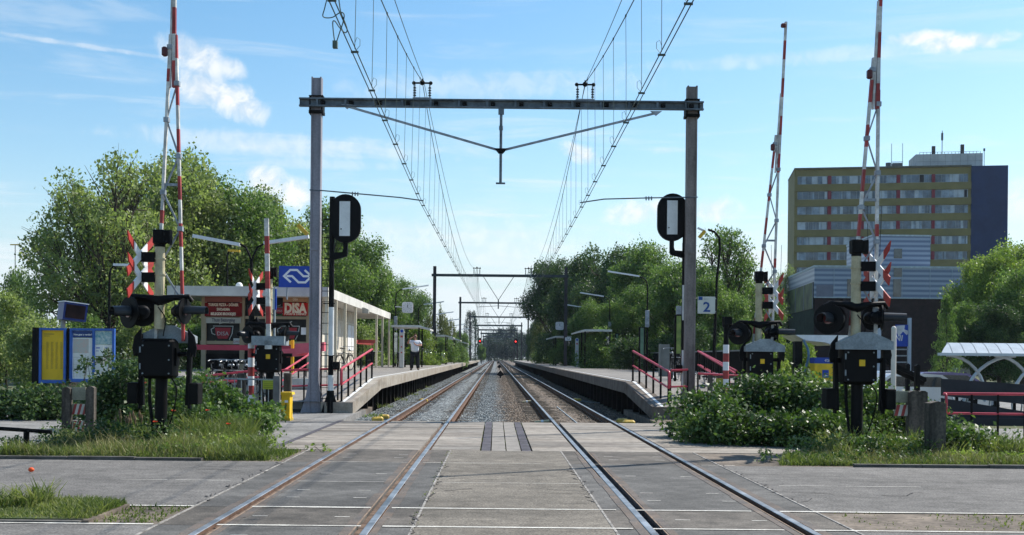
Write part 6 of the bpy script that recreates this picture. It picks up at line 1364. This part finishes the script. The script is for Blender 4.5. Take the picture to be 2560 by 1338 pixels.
# ================================================================ vegetation
LF = {
 'mid': leafmat('leaves_mid', (.055,.105,.026), (.115,.185,.05), (.215,.285,.095), trans=.44),
 'olive': leafmat('leaves_olive', (.115,.155,.05), (.205,.255,.09), (.33,.375,.165), trans=.46),
 'dark': leafmat('leaves_dark', (.024,.050,.018), (.055,.10,.034), (.115,.17,.06), trans=.40),
 'far': leafmat('leaves_far', (.008,.022,.018), (.018,.042,.032), (.04,.075,.05), trans=.3),
 'bright': leafmat('leaves_bright', (.10,.155,.028), (.18,.25,.05), (.31,.36,.10), trans=.46),
 'bush': leafmat('leaves_bush', (.030,.062,.014), (.070,.125,.028), (.15,.215,.065), trans=.33, rough=.46, spec=.38),
 'hedge': leafmat('leaves_hedge', (.028,.055,.016), (.062,.11,.032), (.13,.19,.07), trans=.28, rough=.46, spec=.38),
 'willow': leafmat('leaves_willow', (.075,.09,.03), (.13,.15,.05), (.21,.23,.09)),
}
m_bark = mat('bark', (.075,.06,.045), .95, .25, 3, fine=.3, fscale=14, bump=.4, stretch=(3,3,.6))
def grow(kind, seed):
    r = np.random.default_rng(seed); rr = random.Random(seed); C = []; limbs = []; leaf = .23
    if kind in ('broad','dense','airy'):
        nl = {'broad':40,'dense':48,'airy':62}[kind]; lobes = []
        for i in range(nl):
            th = rr.uniform(0,6.283); ph = math.acos(rr.uniform(-.9,1)); q = rr.uniform(.72,1.0) if i > nl*.25 else rr.uniform(.2,.6)
            c = np.array([3.15*math.sin(ph)*math.cos(th)*q, 3.15*math.sin(ph)*math.sin(th)*q, 5.2+4.0*math.cos(ph)*q]); c[2] = max(1.3,c[2])
            rad = rr.uniform(.75,1.4) if kind != 'airy' else rr.uniform(.5,1.0); lobes.append((c,rad)); limbs.append(c)
        for c,rad in lobes:
            n_ = int((54 if kind != 'airy' else 34)*rad*rad*1.25)
            d = r.normal(size=(n_,3)); d /= np.linalg.norm(d,axis=1)[:,None]; d[:,2] = d[:,2]*.8+.12
            cc = c+d*rad*r.uniform(.55,1.08,(n_,1)); m_ = 15 if kind != 'airy' else 13
            C.append((cc[:,None]+r.normal(size=(n_,m_,3))*(.20 if kind != 'airy' else .17)).reshape(-1,3))
        leaf = .165 if kind != 'airy' else .16
    elif kind == 'poplar':
        n_ = 900; z = r.uniform(.6,10,n_); rad = 4.0*np.sin(np.clip((z/10),0,1)**.7*math.pi*.93)**.6*r.uniform(.75,1,n_); a = r.uniform(0,6.28,n_)
        cc = np.stack([rad*np.cos(a),rad*np.sin(a),z],1); C.append((cc[:,None]+r.normal(size=(n_,11,3))*np.array([.4,.4,.22])).reshape(-1,3)); limbs = [np.array([0,0,5.])]
    elif kind == 'weeping':
        for i in range(75):
            th = rr.uniform(0,6.28); q = rr.uniform(.2,1)**.7; x,y = 3.4*q*math.cos(th),3.4*q*math.sin(th); z0 = 9.6-4.2*q*q+rr.uniform(-.8,.5); ln = rr.uniform(1.5,5.0)
            limbs.append(np.array([x*.8,y*.8,z0-.3])) if i % 3 == 0 else None
            n_ = int(ln*26); u = r.uniform(0,1,n_); C.append(np.stack([x*(1+.12*u)+r.normal(size=n_)*.16,y*(1+.12*u)+r.normal(size=n_)*.16,np.maximum(.5,z0-ln*u)],1))
        leaf = .26
    elif kind == 'cone':
        n_ = 700; z = r.uniform(.3,10,n_); rad = 4*(1-z/10.4)**.85*r.uniform(.7,1,n_)*(1+.22*np.sin(z*4.2)); a = r.uniform(0,6.28,n_)
        cc = np.stack([rad*np.cos(a),rad*np.sin(a),z],1); C.append((cc[:,None]+r.normal(size=(n_,12,3))*np.array([.32,.32,.14])).reshape(-1,3)); limbs = [np.array([0,0,6.])]; leaf = .26
    elif kind == 'shrub':       # low, foliage to the ground; radius 4, height 10 (scaled down strongly)
        for i in range(26):
            th = rr.uniform(0,6.28); q = rr.uniform(.0,1)**.6; c = np.array([2.9*q*math.cos(th),2.9*q*math.sin(th),rr.uniform(1.0,8.2)*(1-.45*q*q)]); rad = rr.uniform(.9,1.7)
            n_ = int(26*rad*rad); d = r.normal(size=(n_,3)); d /= np.linalg.norm(d,axis=1)[:,None]; cc = c+d*rad*r.uniform(.5,1.1,(n_,1)); C.append((cc[:,None]+r.normal(size=(n_,12,3))*.22).reshape(-1,3))
        limbs = [np.array([rr.uniform(-2,2),rr.uniform(-2,2),rr.uniform(3,7)]) for _ in range(8)]; leaf = .26
    C = np.concatenate(C); C = C[C[:,2] > .1]
    V = leafquads(C, leaf, r, up=.35)
    b = MB(); tp = 9.0 if kind in ('poplar','cone') else 5.2; wob = [(rr.uniform(-.15,.15)*k_, rr.uniform(-.15,.15)*k_, tp*k_/4) for k_ in range(5)]
    tr0 = .26 if kind != 'shrub' else .12
    b.tube(wob, [tr0*(1-.13*k_) for k_ in range(5)], 8)
    for i, l_ in enumerate(limbs):
        z0 = min(tp*.95, max(1.0, l_[2]*.38+rr.uniform(0,.9))); k_ = z0/tp*4; i0 = min(3,int(k_)); p0 = Vector(wob[i0]).lerp(Vector(wob[i0+1]), k_-i0); p2 = Vector(l_); mid = p0.lerp(p2,.5)+Vector((rr.uniform(-.3,.3),rr.uniform(-.3,.3),-.25 if l_[2] > z0 else .4))
        s_ = rr.uniform(.055,.105); b.tube([p0,p0.lerp(mid,.5)+Vector((0,0,-.05)),mid,p2],[s_,s_*.75,s_*.55,s_*.15],5)
        for _ in range(5 if kind == 'airy' else 2):
            q = p0.lerp(p2,rr.uniform(.5,1)); e = p2+Vector((rr.uniform(-1,1),rr.uniform(-1,1),rr.uniform(-.5,1)))*1.0; b.tube([mid.lerp(p2,.5),q.lerp(e,.5),e],[s_*.35,s_*.25,s_*.06],4)
    return V, b
PRO = {}
def proto(kind, k_):
    key = (kind,k_)
    if key not in PRO:
        V, b = grow(kind, hash((len(kind),ord(kind[0]),k_)) % 9999)
        n_ = len(V); me = quadmesh('crown', V, [LF['mid']]); m_ = me.data; bpy.data.objects.remove(me)
        t_ = b.build('trunk', m_bark, thing('tmp','','')); tm = t_.data; p = t_.parent; bpy.data.objects.remove(t_); bpy.data.objects.remove(p); PRO[key] = (m_, tm)
    return PRO[key]
NT = [0]
def plant(kind, k_, x, D, z, r_, h, leaf, label, name='tree', cat='tree', group=None, ry=None):
    cm, tm = proto(kind, k_); t = thing(name, label, cat, (x,D,z), group); NT[0] += 1; random.seed(NT[0]); t.rotation_euler = (0,0,random.uniform(0,6.28)); t.scale = (r_/4,(ry or r_)/4,h/10)
    for nm, me, m_ in (('crown',cm,LF[leaf]),('trunk',tm,m_bark)):
        o = bpy.data.objects.new(nm, me); COL.objects.link(o); o.parent = t; o.material_slots[0].link = 'OBJECT'; o.material_slots[0].material = m_
    return t
def ptree(kind, k_, px, top, half, D, leaf, label, name='tree', zb=0.0, cat='tree', group=None, hs=1.0):
    x = X(px,D,top); h = (Z(top,D,px)-zb)*1.0; r_ = half/F*D; r_ = max(r_, h*.33) if kind in ('broad','dense','airy') and D < 150 else r_; return plant(kind,k_,x,D,zb,r_*1.05,h*1.02,leaf,label,name,cat,group)
GL, GR, GF = 'trees behind the left platform and kiosk', 'trees behind the right platform', 'dark far trees at the end of the tracks'
for a in (
 ('airy',1,245,415,120,66,'olive','large airy tree with visible branches at far left, trunk left of the near left barrier'),
 ('airy',2,275,345,180,60,'olive','large airy tree with tall crown just left of the near left barrier'),
 ('broad',1,440,372,165,70,'olive','large leafy tree behind the near left barrier'),
 ('broad',2,565,440,130,74,'mid','round leafy tree above the kiosk, left of the double-armed lamp'),
 ('dense',1,680,485,140,80,'olive','broad tree above the kiosk behind the small barrier boom'),
 ('broad',3,790,520,120,86,'mid','leafy tree behind the left mast and logo sign'),
 ('dense',2,880,585,95,92,'mid','leafy tree behind the left signal, right of the mast'),
 ('broad',1,935,655,75,100,'mid','lower leafy tree behind the kiosk roof end'),
 ('dense',1,1015,700,62,135,'mid','rounded tree behind the left station clock'),
 ('weeping',1,1092,752,36,135,'willow','thin weeping birch behind the second portal mast at left'),
 ('weeping',2,1122,785,26,150,'willow','small weeping birch right of another birch beyond left shelters'),
 ('poplar',1,1178,783,20,205,'far','slim dark poplar between portal masts at left of the tracks'),
 ('broad',2,1150,826,26,190,'mid','small rounded tree left of the slim poplar'),
 ('broad',3,1204,860,12,260,'mid','tiny tree just right of the slim poplar'),
): ptree(*a, group=GL)
for i,(k_,kk,px,top,half,D,leaf,l_) in enumerate((
 ('shrub',1,20,690,95,46,'olive','dense olive shrub at left edge above the hedge'),('shrub',2,110,735,90,44,'olive','dense olive shrub behind the departure display'),
 ('shrub',3,215,735,80,50,'mid','leafy shrub behind the map board'),('shrub',1,330,745,75,52,'olive','leafy shrub behind the near left barrier post'),('shrub',2,480,760,80,56,'mid','leafy shrub seen left of kiosk under its roof line'),
 ('shrub',3,40,600,60,95,'mid','distant tree tops at the left edge near the floodlight mast'),('shrub',2,960,760,60,86,'mid','green shrub behind the end of kiosk'),('shrub',1,1050,800,60,90,'bright','bright green shrub behind the man and shelter'),('shrub',3,1100,815,45,110,'mid','green shrub behind the second left portal mast'),('shrub',1,1140,830,34,135,'mid','green shrub behind far left shelters'),('shrub',2,900,770,60,80,'olive','green shrub right behind the kiosk roof'))):
    ptree(k_,kk,px,top,half,D,leaf,l_,'shrub',cat='shrub',group='shrubs behind the left platform')
for a in (
 ('dense',2,1395,640,72,125,'dark','dark rounded tree left of others beyond right platform'),
 ('dense',1,1470,640,70,118,'dark','dark tree behind the second right portal mast'),
 ('dense',3,1535,582,90,105,'dark','tall dark tree with high rounded crown beyond the right shelter'),
 ('broad',1,1625,600,100,92,'mid','broad green tree behind the right signal'),
 ('dense',2,1700,640,110,80,'mid','broad green tree behind the right mast'),
 ('weeping',1,1370,745,44,135,'willow','pale green willow behind the square clock at right'),
 ('broad',2,1478,745,62,98,'mid','lower green tree above the right shelter roof'),
 ('broad',3,1575,720,85,84,'mid','sunlit green tree behind nearest right platform lamp'),
 ('airy',2,1815,548,88,66,'mid','thin airy tree with open branches beside the curved street lamp'),
 ('dense',1,1790,690,95,62,'mid','dense green tree behind the number 2 sign'),
 ('broad',2,1880,700,90,70,'mid','green tree behind the farther right barrier'),
 ('airy',1,1960,655,45,160,'olive','thin distant tree left of the apartment block'),
 ('broad',3,1430,800,50,118,'mid','small green tree behind the far right shelter'),
 ('broad',1,1338,800,30,190,'dark','dark small tree beside the red signal at right'),
): ptree(*a, group=GR)
for i,(k_,kk,px,top,half,D,leaf,l_) in enumerate((
 ('shrub',1,1500,800,60,76,'mid','green shrub behind bench of the right shelter'),('shrub',2,1580,805,60,70,'dark','dark shrub behind the litter bin at right'),('shrub',3,1660,800,70,64,'dark','dark shrub behind the right handrail ramp'),('shrub',1,1740,790,70,58,'dark','dark shrub behind the curved street lamp foot'),
 ('shrub',2,1420,835,50,100,'mid','green shrub behind the second right portal mast'),('shrub',3,1365,845,35,130,'mid','small green shrub beyond the right platform end'),('shrub',2,1850,770,80,52,'mid','green shrub behind the black striped post at right'),('shrub',1,1935,800,60,48,'bright','bright green shrub left of the ticket canopy'),('shrub',3,2010,810,60,50,'bright','bright green shrub under the ticket canopy'),
 ('shrub',2,2130,880,50,46,'bright','yellow-green shrub behind the near right barrier box'))):
    ptree(k_,kk,px,top,half,D,leaf,l_,'shrub',cat='shrub',group='shrubs behind the right platform')
for a in (
 ('dense',1,2462,650,80,84,'bright','bright yellow-green tree in front of the apartment block right side'),
 ('broad',2,2510,622,100,78,'bright','large sunlit tree right of the apartment block'),
 ('dense',3,2560,640,110,64,'mid','big dense tree cut by the right edge'),
 ('broad',1,2545,600,70,90,'bright','tall sunlit tree at far right edge'),
 ('dense',2,2500,750,80,62,'dark','dark shaded tree behind the bicycle shelter'),
 ('broad',3,2432,760,60,64,'mid','green tree beside the brick wall at right'),
): ptree(*a, group='trees around the bicycle shelter')
ptree('cone',1,2368,748,44,58,'mid','small pointed tree left of the bicycle shelter','conifer')
for i,(px,top,half,D) in enumerate(((1222,838,16,430),(1236,822,18,450),(1256,812,22,470),(1278,814,22,440),(1300,820,18,460),(1318,828,16,420),(1212,850,12,520),(1245,845,20,400),(1285,845,20,400))):
    ptree('shrub',1+i % 3,px,top-14,half*1.35,D,'far',['leftmost of the far dark trees closing the track view','second from left of the far dark trees','tallest far dark tree above the vanishing tracks','far dark tree right of the tallest','far dark tree just left of right red signal','far dark tree right of the right red signal','tiny farthest tree left of the dark mass','lower far tree in front at left of the vanishing point','lower far tree in front at right of the vanishing point'][i],group=GF)

# ---- near bushes: own leaf clouds, one thing each
def bush(name, label, blobs, leaf, size, dens, seed, cat='bush', stems=8, group=None):
    """blobs: (x,y,z,rx,ry,rz)"""
    r = np.random.default_rng(seed); C = []; rr = random.Random(seed)
    for (x,y,z,rx,ry,rz) in blobs:
        vol = (rx*ry*rz)**(2/3); n_ = max(6,int(dens*vol*10)); d = r.normal(size=(n_,3)); d /= np.linalg.norm(d,axis=1)[:,None]
        k_ = r.uniform(.45,1.12,(n_,1)); cc = np.array([x,y,z])+d*k_*np.array([rx,ry,rz]); s_ = min(rx,ry,rz)*.20
        C.append((cc[:,None]+r.normal(size=(n_,9,3))*s_).reshape(-1,3))
    C = np.concatenate(C); C = C[C[:,2] > .01]; bx_ = np.array(blobs); off = (float(bx_[:,0].mean()),float(bx_[:,1].mean()),0.0)
    t = thing(name, label, cat, off, group); V = leafquads(C,size,r,up=.5,ar=.62); quadmesh('foliage',V-np.array(off),[LF[leaf]],t)
    b = MB()
    for i in range(stems):
        q = rr.choice(blobs); p = Vector((q[0]+rr.uniform(-.3,.3)*q[3],q[1]+rr.uniform(-.3,.3)*q[4],0)); e = Vector((q[0]+rr.uniform(-.8,.8)*q[3],q[1]+rr.uniform(-.8,.8)*q[4],q[2]+q[5]*rr.uniform(.3,1.0))); k9 = min(1,size/.085)**2; b.tube([p,p.lerp(e,.5)+Vector((rr.uniform(-.08,.08),0,.1*k9)),e],[.014*k9,.010*k9,.004*k9],5)
    b.build('stem', m_bark, t); return t
def row(px0,px1,D0_,D1_,top0,top1,n_,seed,rs=.5,depth=.5):
    rr = random.Random(seed); o = []
    for i in range(n_):
        u = i/(max(1,n_-1)); D = D0_+(D1_-D0_)*u+rr.uniform(-depth,depth); px = px0+(px1-px0)*u+rr.uniform(-12,12); tz = Z(top0+(top1-top0)*u,D,px)+rr.uniform(-.30,.06); rz = rr.uniform(.75,1.15)*rs; x = X(px,D,1000)
        o.append((x,D,max(min(.1,rs*.6),tz-rz*.7),rs*rr.uniform(.8,1.3),rs*rr.uniform(.8,1.2),rz*.8))
        if tz > 1.0: o.append((x+rr.uniform(-.2,.2),D-.15,tz*.45,rs*1.1,rs,rz)) 
        o.append((x+rr.uniform(-1,1)*min(.3,rs),D-min(.25,rs*.6),min(.2,rs*.6),rs*1.1,rs,min(.35,rs)))
    return o
bush('hedge','glossy dark green hedge at left edge below the info board',row(-90,165,27,27.5,955,965,9,1,.5,.3),'hedge',.10,34,1,'hedge')
bush('bush','dark green bush right of the info board, behind chevron boards',row(235,350,23.5,23.5,925,900,6,2,.42,.35),'hedge',.085,34,2)
bush('bush','leafy bush behind and right of the near left barrier base',row(360,520,23.2,23.6,955,925,7,3,.4,.4)+row(395,500,21.5,21.5,1000,985,4,33,.3,.2),'bush',.085,30,3)
bush('bush','bright green broad-leaved bush below the small barrier',row(490,680,23.6,23.6,955,1000,9,4,.36,.3)+row(500,640,22.3,22.6,985,1010,5,44,.3,.2),'mid',.095,26,4)
bush('ground_cover','grey-green low plants at foot of the left chevron posts',row(175,430,18.9,18.9,1075,1068,12,5,.28,.3),'bush',.05,26,5,'plant')
bush('ground_cover','low dark plants behind the left roadside rail',row(-40,165,18.3,18.5,1122,1120,9,6,.16,.2),'hedge',.05,26,6,'plant')
bush('bush','rounded glossy green bush at left end of the right shrubbery',row(1738,1850,23.2,23.0,972,955,7,7,.48,.35)+row(1735,1820,21.6,21.6,1020,1005,4,77,.42,.2),'bush',.085,34,7)
bush('bush','tall glossy green bush hiding foot of the farther right barrier',row(1860,2040,23.4,23.2,925,935,9,8,.5,.4)+row(1800,2040,21.2,21.0,1000,1000,8,88,.42,.3),'bush',.085,34,8)
bush('bush','dense bush behind the near right barrier',row(2040,2210,22.6,22.2,930,950,9,9,.5,.4)+row(2040,2130,20.8,20.6,1010,1030,4,99,.4,.2),'bush',.085,32,9)
bush('bush','dark bush around the right chevron boards and timber posts',row(2200,2330,22.6,22.2,985,1000,7,10,.42,.3),'hedge',.08,30,10)
bush('ground_cover','pale glinting low plants right of the big timber post',row(2350,2480,19.2,19.2,1060,1105,7,11,.3,.3),'bush',.075,30,11,'plant')
bush('bush','small upright green weed beside the red handrail at right',row(2418,2436,18.8,18.8,1048,1052,2,12,.17,.05),'mid',.06,40,12,'plant',3)
bush('ground_cover','weeds under the near right barrier',row(2000,2330,19.0,18.8,1085,1095,12,13,.24,.3),'bush',.055,26,13,'plant')
bush('weed','small weed clump beside left ramp nose',[(X(935,29.2,1035),29.2,-.02,.3,.2,.12)],'bright',.05,60,14,'plant',2)
bush('weed','small weed clump at end of the brick strip left of the tracks',[(X(770,17.6,1115),18.6,.03,.22,.15,.10)],'bright',.05,60,15,'plant',2)
bush('sapling','thin leafy sapling growing in front of the map board',row(205,262,29,29,880,870,3,16,.25,.1),'hedge',.085,26,16,'plant',6)
# ---- grass
m_grass = leafmat('grass_blade', (.07,.105,.025), (.145,.18,.05), (.28,.28,.11), trans=.38, rough=.6)
m_dry = leafmat('dry_grass', (.14,.14,.05), (.22,.20,.09), (.34,.29,.15), trans=.2, rough=.7)
def grass(name, label, area, n_, h0, h1, seed, m, wd=.008, keep=None, hump=0):
    r = np.random.default_rng(seed); x0,x1,y0,y1 = area; x = r.uniform(x0,x1,n_); y = r.uniform(y0,y1,n_)
    cl = np.sin(x*1.7+seed)*np.sin(y*2.3+seed*.7)+.6*np.sin(x*4.1+y*3.3); ok = r.random(n_) < np.clip(.75+.3*cl,.15,1)
    if keep is not None: ok &= keep(x,y)
    x,y,cl = x[ok],y[ok],cl[ok]; n_ = len(x); h = r.uniform(h0,h1,n_)*np.clip(.85+.25*cl,.4,1.4)*r.uniform(.5,1.2,n_); a = r.uniform(0,6.28,n_); ln = r.normal(size=(n_,2))*h[:,None]*.42
    p0 = np.stack([x,y,np.full(n_,-.02)],1); dxy = np.stack([np.cos(a),np.sin(a),np.zeros(n_)],1)*wd*r.uniform(.6,1.5,(n_,1)); mid = p0+np.concatenate([ln*.35,(h*.62)[:,None]],1); tip = p0+np.concatenate([ln,h[:,None]],1)
    V = np.concatenate([np.stack([p0-dxy,p0+dxy,mid+dxy*.8,mid-dxy*.8],1),np.stack([mid-dxy*.8,mid+dxy*.8,tip+dxy*.1,tip-dxy*.1],1)]); 
    o = quadmesh(name,V,[m]); return tag(o,label,'grass',None,'stuff')
nb = lambda xx: (lambda x,y: (x < xx+(y-17)*.0))
grass('grass','tall green grass below the near left barrier',(-7.6,-3.4,17.0,20.6),52000,.07,.27,1,m_grass,keep=lambda x,y: x < -3.45-(y-17)*.22)
grass('grass','dry pale grass tips mixed in the left verge',(-7.4,-3.7,17.0,20.6),6500,.10,.38,2,m_dry,.006,keep=lambda x,y: x < -4.2-(y-17)*.4)
grass('grass','short rough grass along the left kerb',(-17,-3.9,16.95,17.9),26000,.04,.14,3,m_grass)
grass('grass','long grass around the left bush',(-6.6,-4.6,19.8,22.6),9000,.15,.5,4,m_grass,keep=lambda x,y: x < -4.5-(y-20)*.1)
grass('grass','grass on the small island at lower left',(-6.5,-3.86,10.65,11.78),60000,.03,.12,5,m_grass)
grass('grass','tall weeds at left edge of the road',(-5.6,-4.6,11.3,11.75),1500,.12,.32,6,m_grass)
grass('grass','rough grass along the right kerb below the bushes',(4.3,15.5,17.0,18.6),60000,.04,.17,7,m_grass,keep=lambda x,y: x > 4.3+(y-17)*.4)
grass('grass','dry pale grass along the right kerb',(5,15,17.0,18.9),10000,.06,.24,8,m_dry,.006)
grass('grass','taller grass in the right shrubbery',(5.6,9.5,18.4,19.9),9000,.15,.42,9,m_grass)
grass('grass','thin grass in the brick strip at lower right',(5.9,9.2,10.7,11.75),22000,.02,.07,10,m_grass)
grass('grass','sparse weeds in brick joints at right',(3.5,9.5,10.6,11.75),2500,.015,.05,11,m_grass)
grass('grass','sparse weeds in brick joints at left',(-3.8,-3.2,10.6,11.75),900,.02,.08,12,m_grass)
grass('grass','thin green tufts along crossing joints',(-.30,.68,19.3,27.5),1800,.01,.035,13,m_grass,keep=lambda x,y: (abs(x+.25)<.02)|(abs(x-.19)<.012)|(abs(x-.45)<.012)|(abs(x-.63)<.02)|(abs(x+.07)<.012))
grass('grass','thin green tufts along edge of the middle asphalt',(-.82,-.72,9,19),900,.01,.04,14,m_grass)
grass('grass','patchy grass between footpath and left asphalt',(-4.4,-3.25,16.9,18.9),3500,.03,.12,15,m_grass)
grass('grass','weeds on the ballast under the left platform edge',(-3.7,-3.2,33,60),900,.05,.16,16,m_grass,keep=lambda x,y: np.sin(y*1.1)>.5)
for i,(n_,bl,lf,l_) in enumerate((('weed',row(430,700,18.2,19.6,1088,1090,16,21,.16,.35),'bright','broad bright weeds mixed in tall grass of the left verge'),('weed',row(350,560,17.7,17.7,1110,1112,11,22,.13,.15),'mid','dark green low weeds along the left kerb'),
  ('weed',row(1900,2330,17.7,17.6,1122,1128,16,23,.12,.2),'bush','low weeds along the right kerb'),('weed',row(2380,2560,17.9,17.9,1128,1135,9,24,.13,.2),'bright','low weeds at right edge above the kerb'),('weed',row(20,300,11.4,11.4,1270,1272,10,25,.05,.15),'bright','small leafy weeds in the grass island at lower left'),('weed',row(30,85,11.6,11.6,1225,1230,3,26,.06,.05),'mid','upright weeds at the back of the grass island'))):
    bush(n_,l_,bl,lf,.04 if i < 4 else .025,26,120+i,'plant',4)
# seed-head plants and poppies
def spikes(px,py,D,label):
    c = W(px,py,D); t = thing('seed_plant',label,'plant',(c.x,D,0),'brown seed spikes in the left verge'); b = MB(); rr = random.Random(px)
    for i in range(4): e = (c.x+rr.uniform(-.12,.12),D+rr.uniform(-.1,.1),c.z+rr.uniform(-.06,.12)); b.tube([(c.x+rr.uniform(-.05,.05),D,0),e],[.006,.004],4,0); b.tube([Vector(e)-Vector((0,0,.16)),Vector(e)-Vector((0,0,.06)),e],[.008,.022,.004],6,1)
    b.build('stem',[m_grass,mat('seed_brown',(.20,.14,.08),.9,.2,20)],t)
for a in ((308,1035,19.2,'brown seed spikes left of the near left barrier foot'),(322,1040,19.4,'brown seed spikes second from left in the verge'),(340,1030,19.6,'brown seed spikes just left of the barrier base')): spikes(*a)
def poppy(px,py,D,label):
    c = W(px,py,D); t = thing('poppy',label,'flower',(c.x,D,0),'red poppies in the left verge'); b = MB(); b.tube([(c.x+.03,D,0),(c.x+.01,D,c.z*.6),(c.x,D,c.z)],.004,4); b.build('stem',m_grass,t); b = MB()
    for i in range(4):
        a = i*1.571+.4; u = Vector((math.cos(a),math.sin(a),.55)).normalized(); v = Vector((-math.sin(a),math.cos(a),0)); o = Vector((c.x,D,c.z)); n_ = u.cross(v)*.002
        P = [o, o+u*.025-v*.028, o+u*.052-v*.018, o+u*.056+v*.016, o+u*.027+v*.028]; b.add(P+[p+n_ for p in P],[(0,1,2,3,4),(9,8,7,6,5),(0,5,6,1),(1,6,7,2),(2,7,8,3),(3,8,9,4),(4,9,5,0)])
    b.build('petals',mat('poppy_red',(.75,.06,.015),.6,.1,30),t)
for a in ((433,1029,19.2,'brightest red poppy just right of the near left barrier foot'),(387,1057,18.6,'small red poppy low in grass left of the barrier foot'),(361,959,22.2,'upper red poppy left of the barrier box'),(374,976,22,'red poppy under the barrier mechanism box'),(467,999,20.5,'red poppy in front of the right counterweight'),(518,1028,20.6,'orange-red poppy in grass right of the barrier'),(570,1062,19.5,'small red poppy nearest the footpath')): poppy(*a)

# ================================================================ haze
hz = MB(); hz.boxb(-700,700,-40,1300,-1.4,60); ho = hz.build('haze', None) if False else None
me = bpy.data.meshes.new('haze'); me.from_pydata(hz.v,[],hz.f); ho = bpy.data.objects.new('haze',me); COL.objects.link(ho)
hm = bpy.data.materials.new('haze_air'); hm.use_nodes = True; tt = hm.node_tree; tt.nodes.clear(); oo = tt.nodes.new('ShaderNodeOutputMaterial'); pv = tt.nodes.new('ShaderNodeVolumePrincipled')
pv.inputs['Color'].default_value = (.75,.86,1,1); pv.inputs['Density'].default_value = .00012; tt.links.new(pv.outputs[0],oo.inputs['Volume']); me.materials.append(hm)
tag(ho,'thin bluish summer haze over the far end of the tracks','haze',None,'stuff')
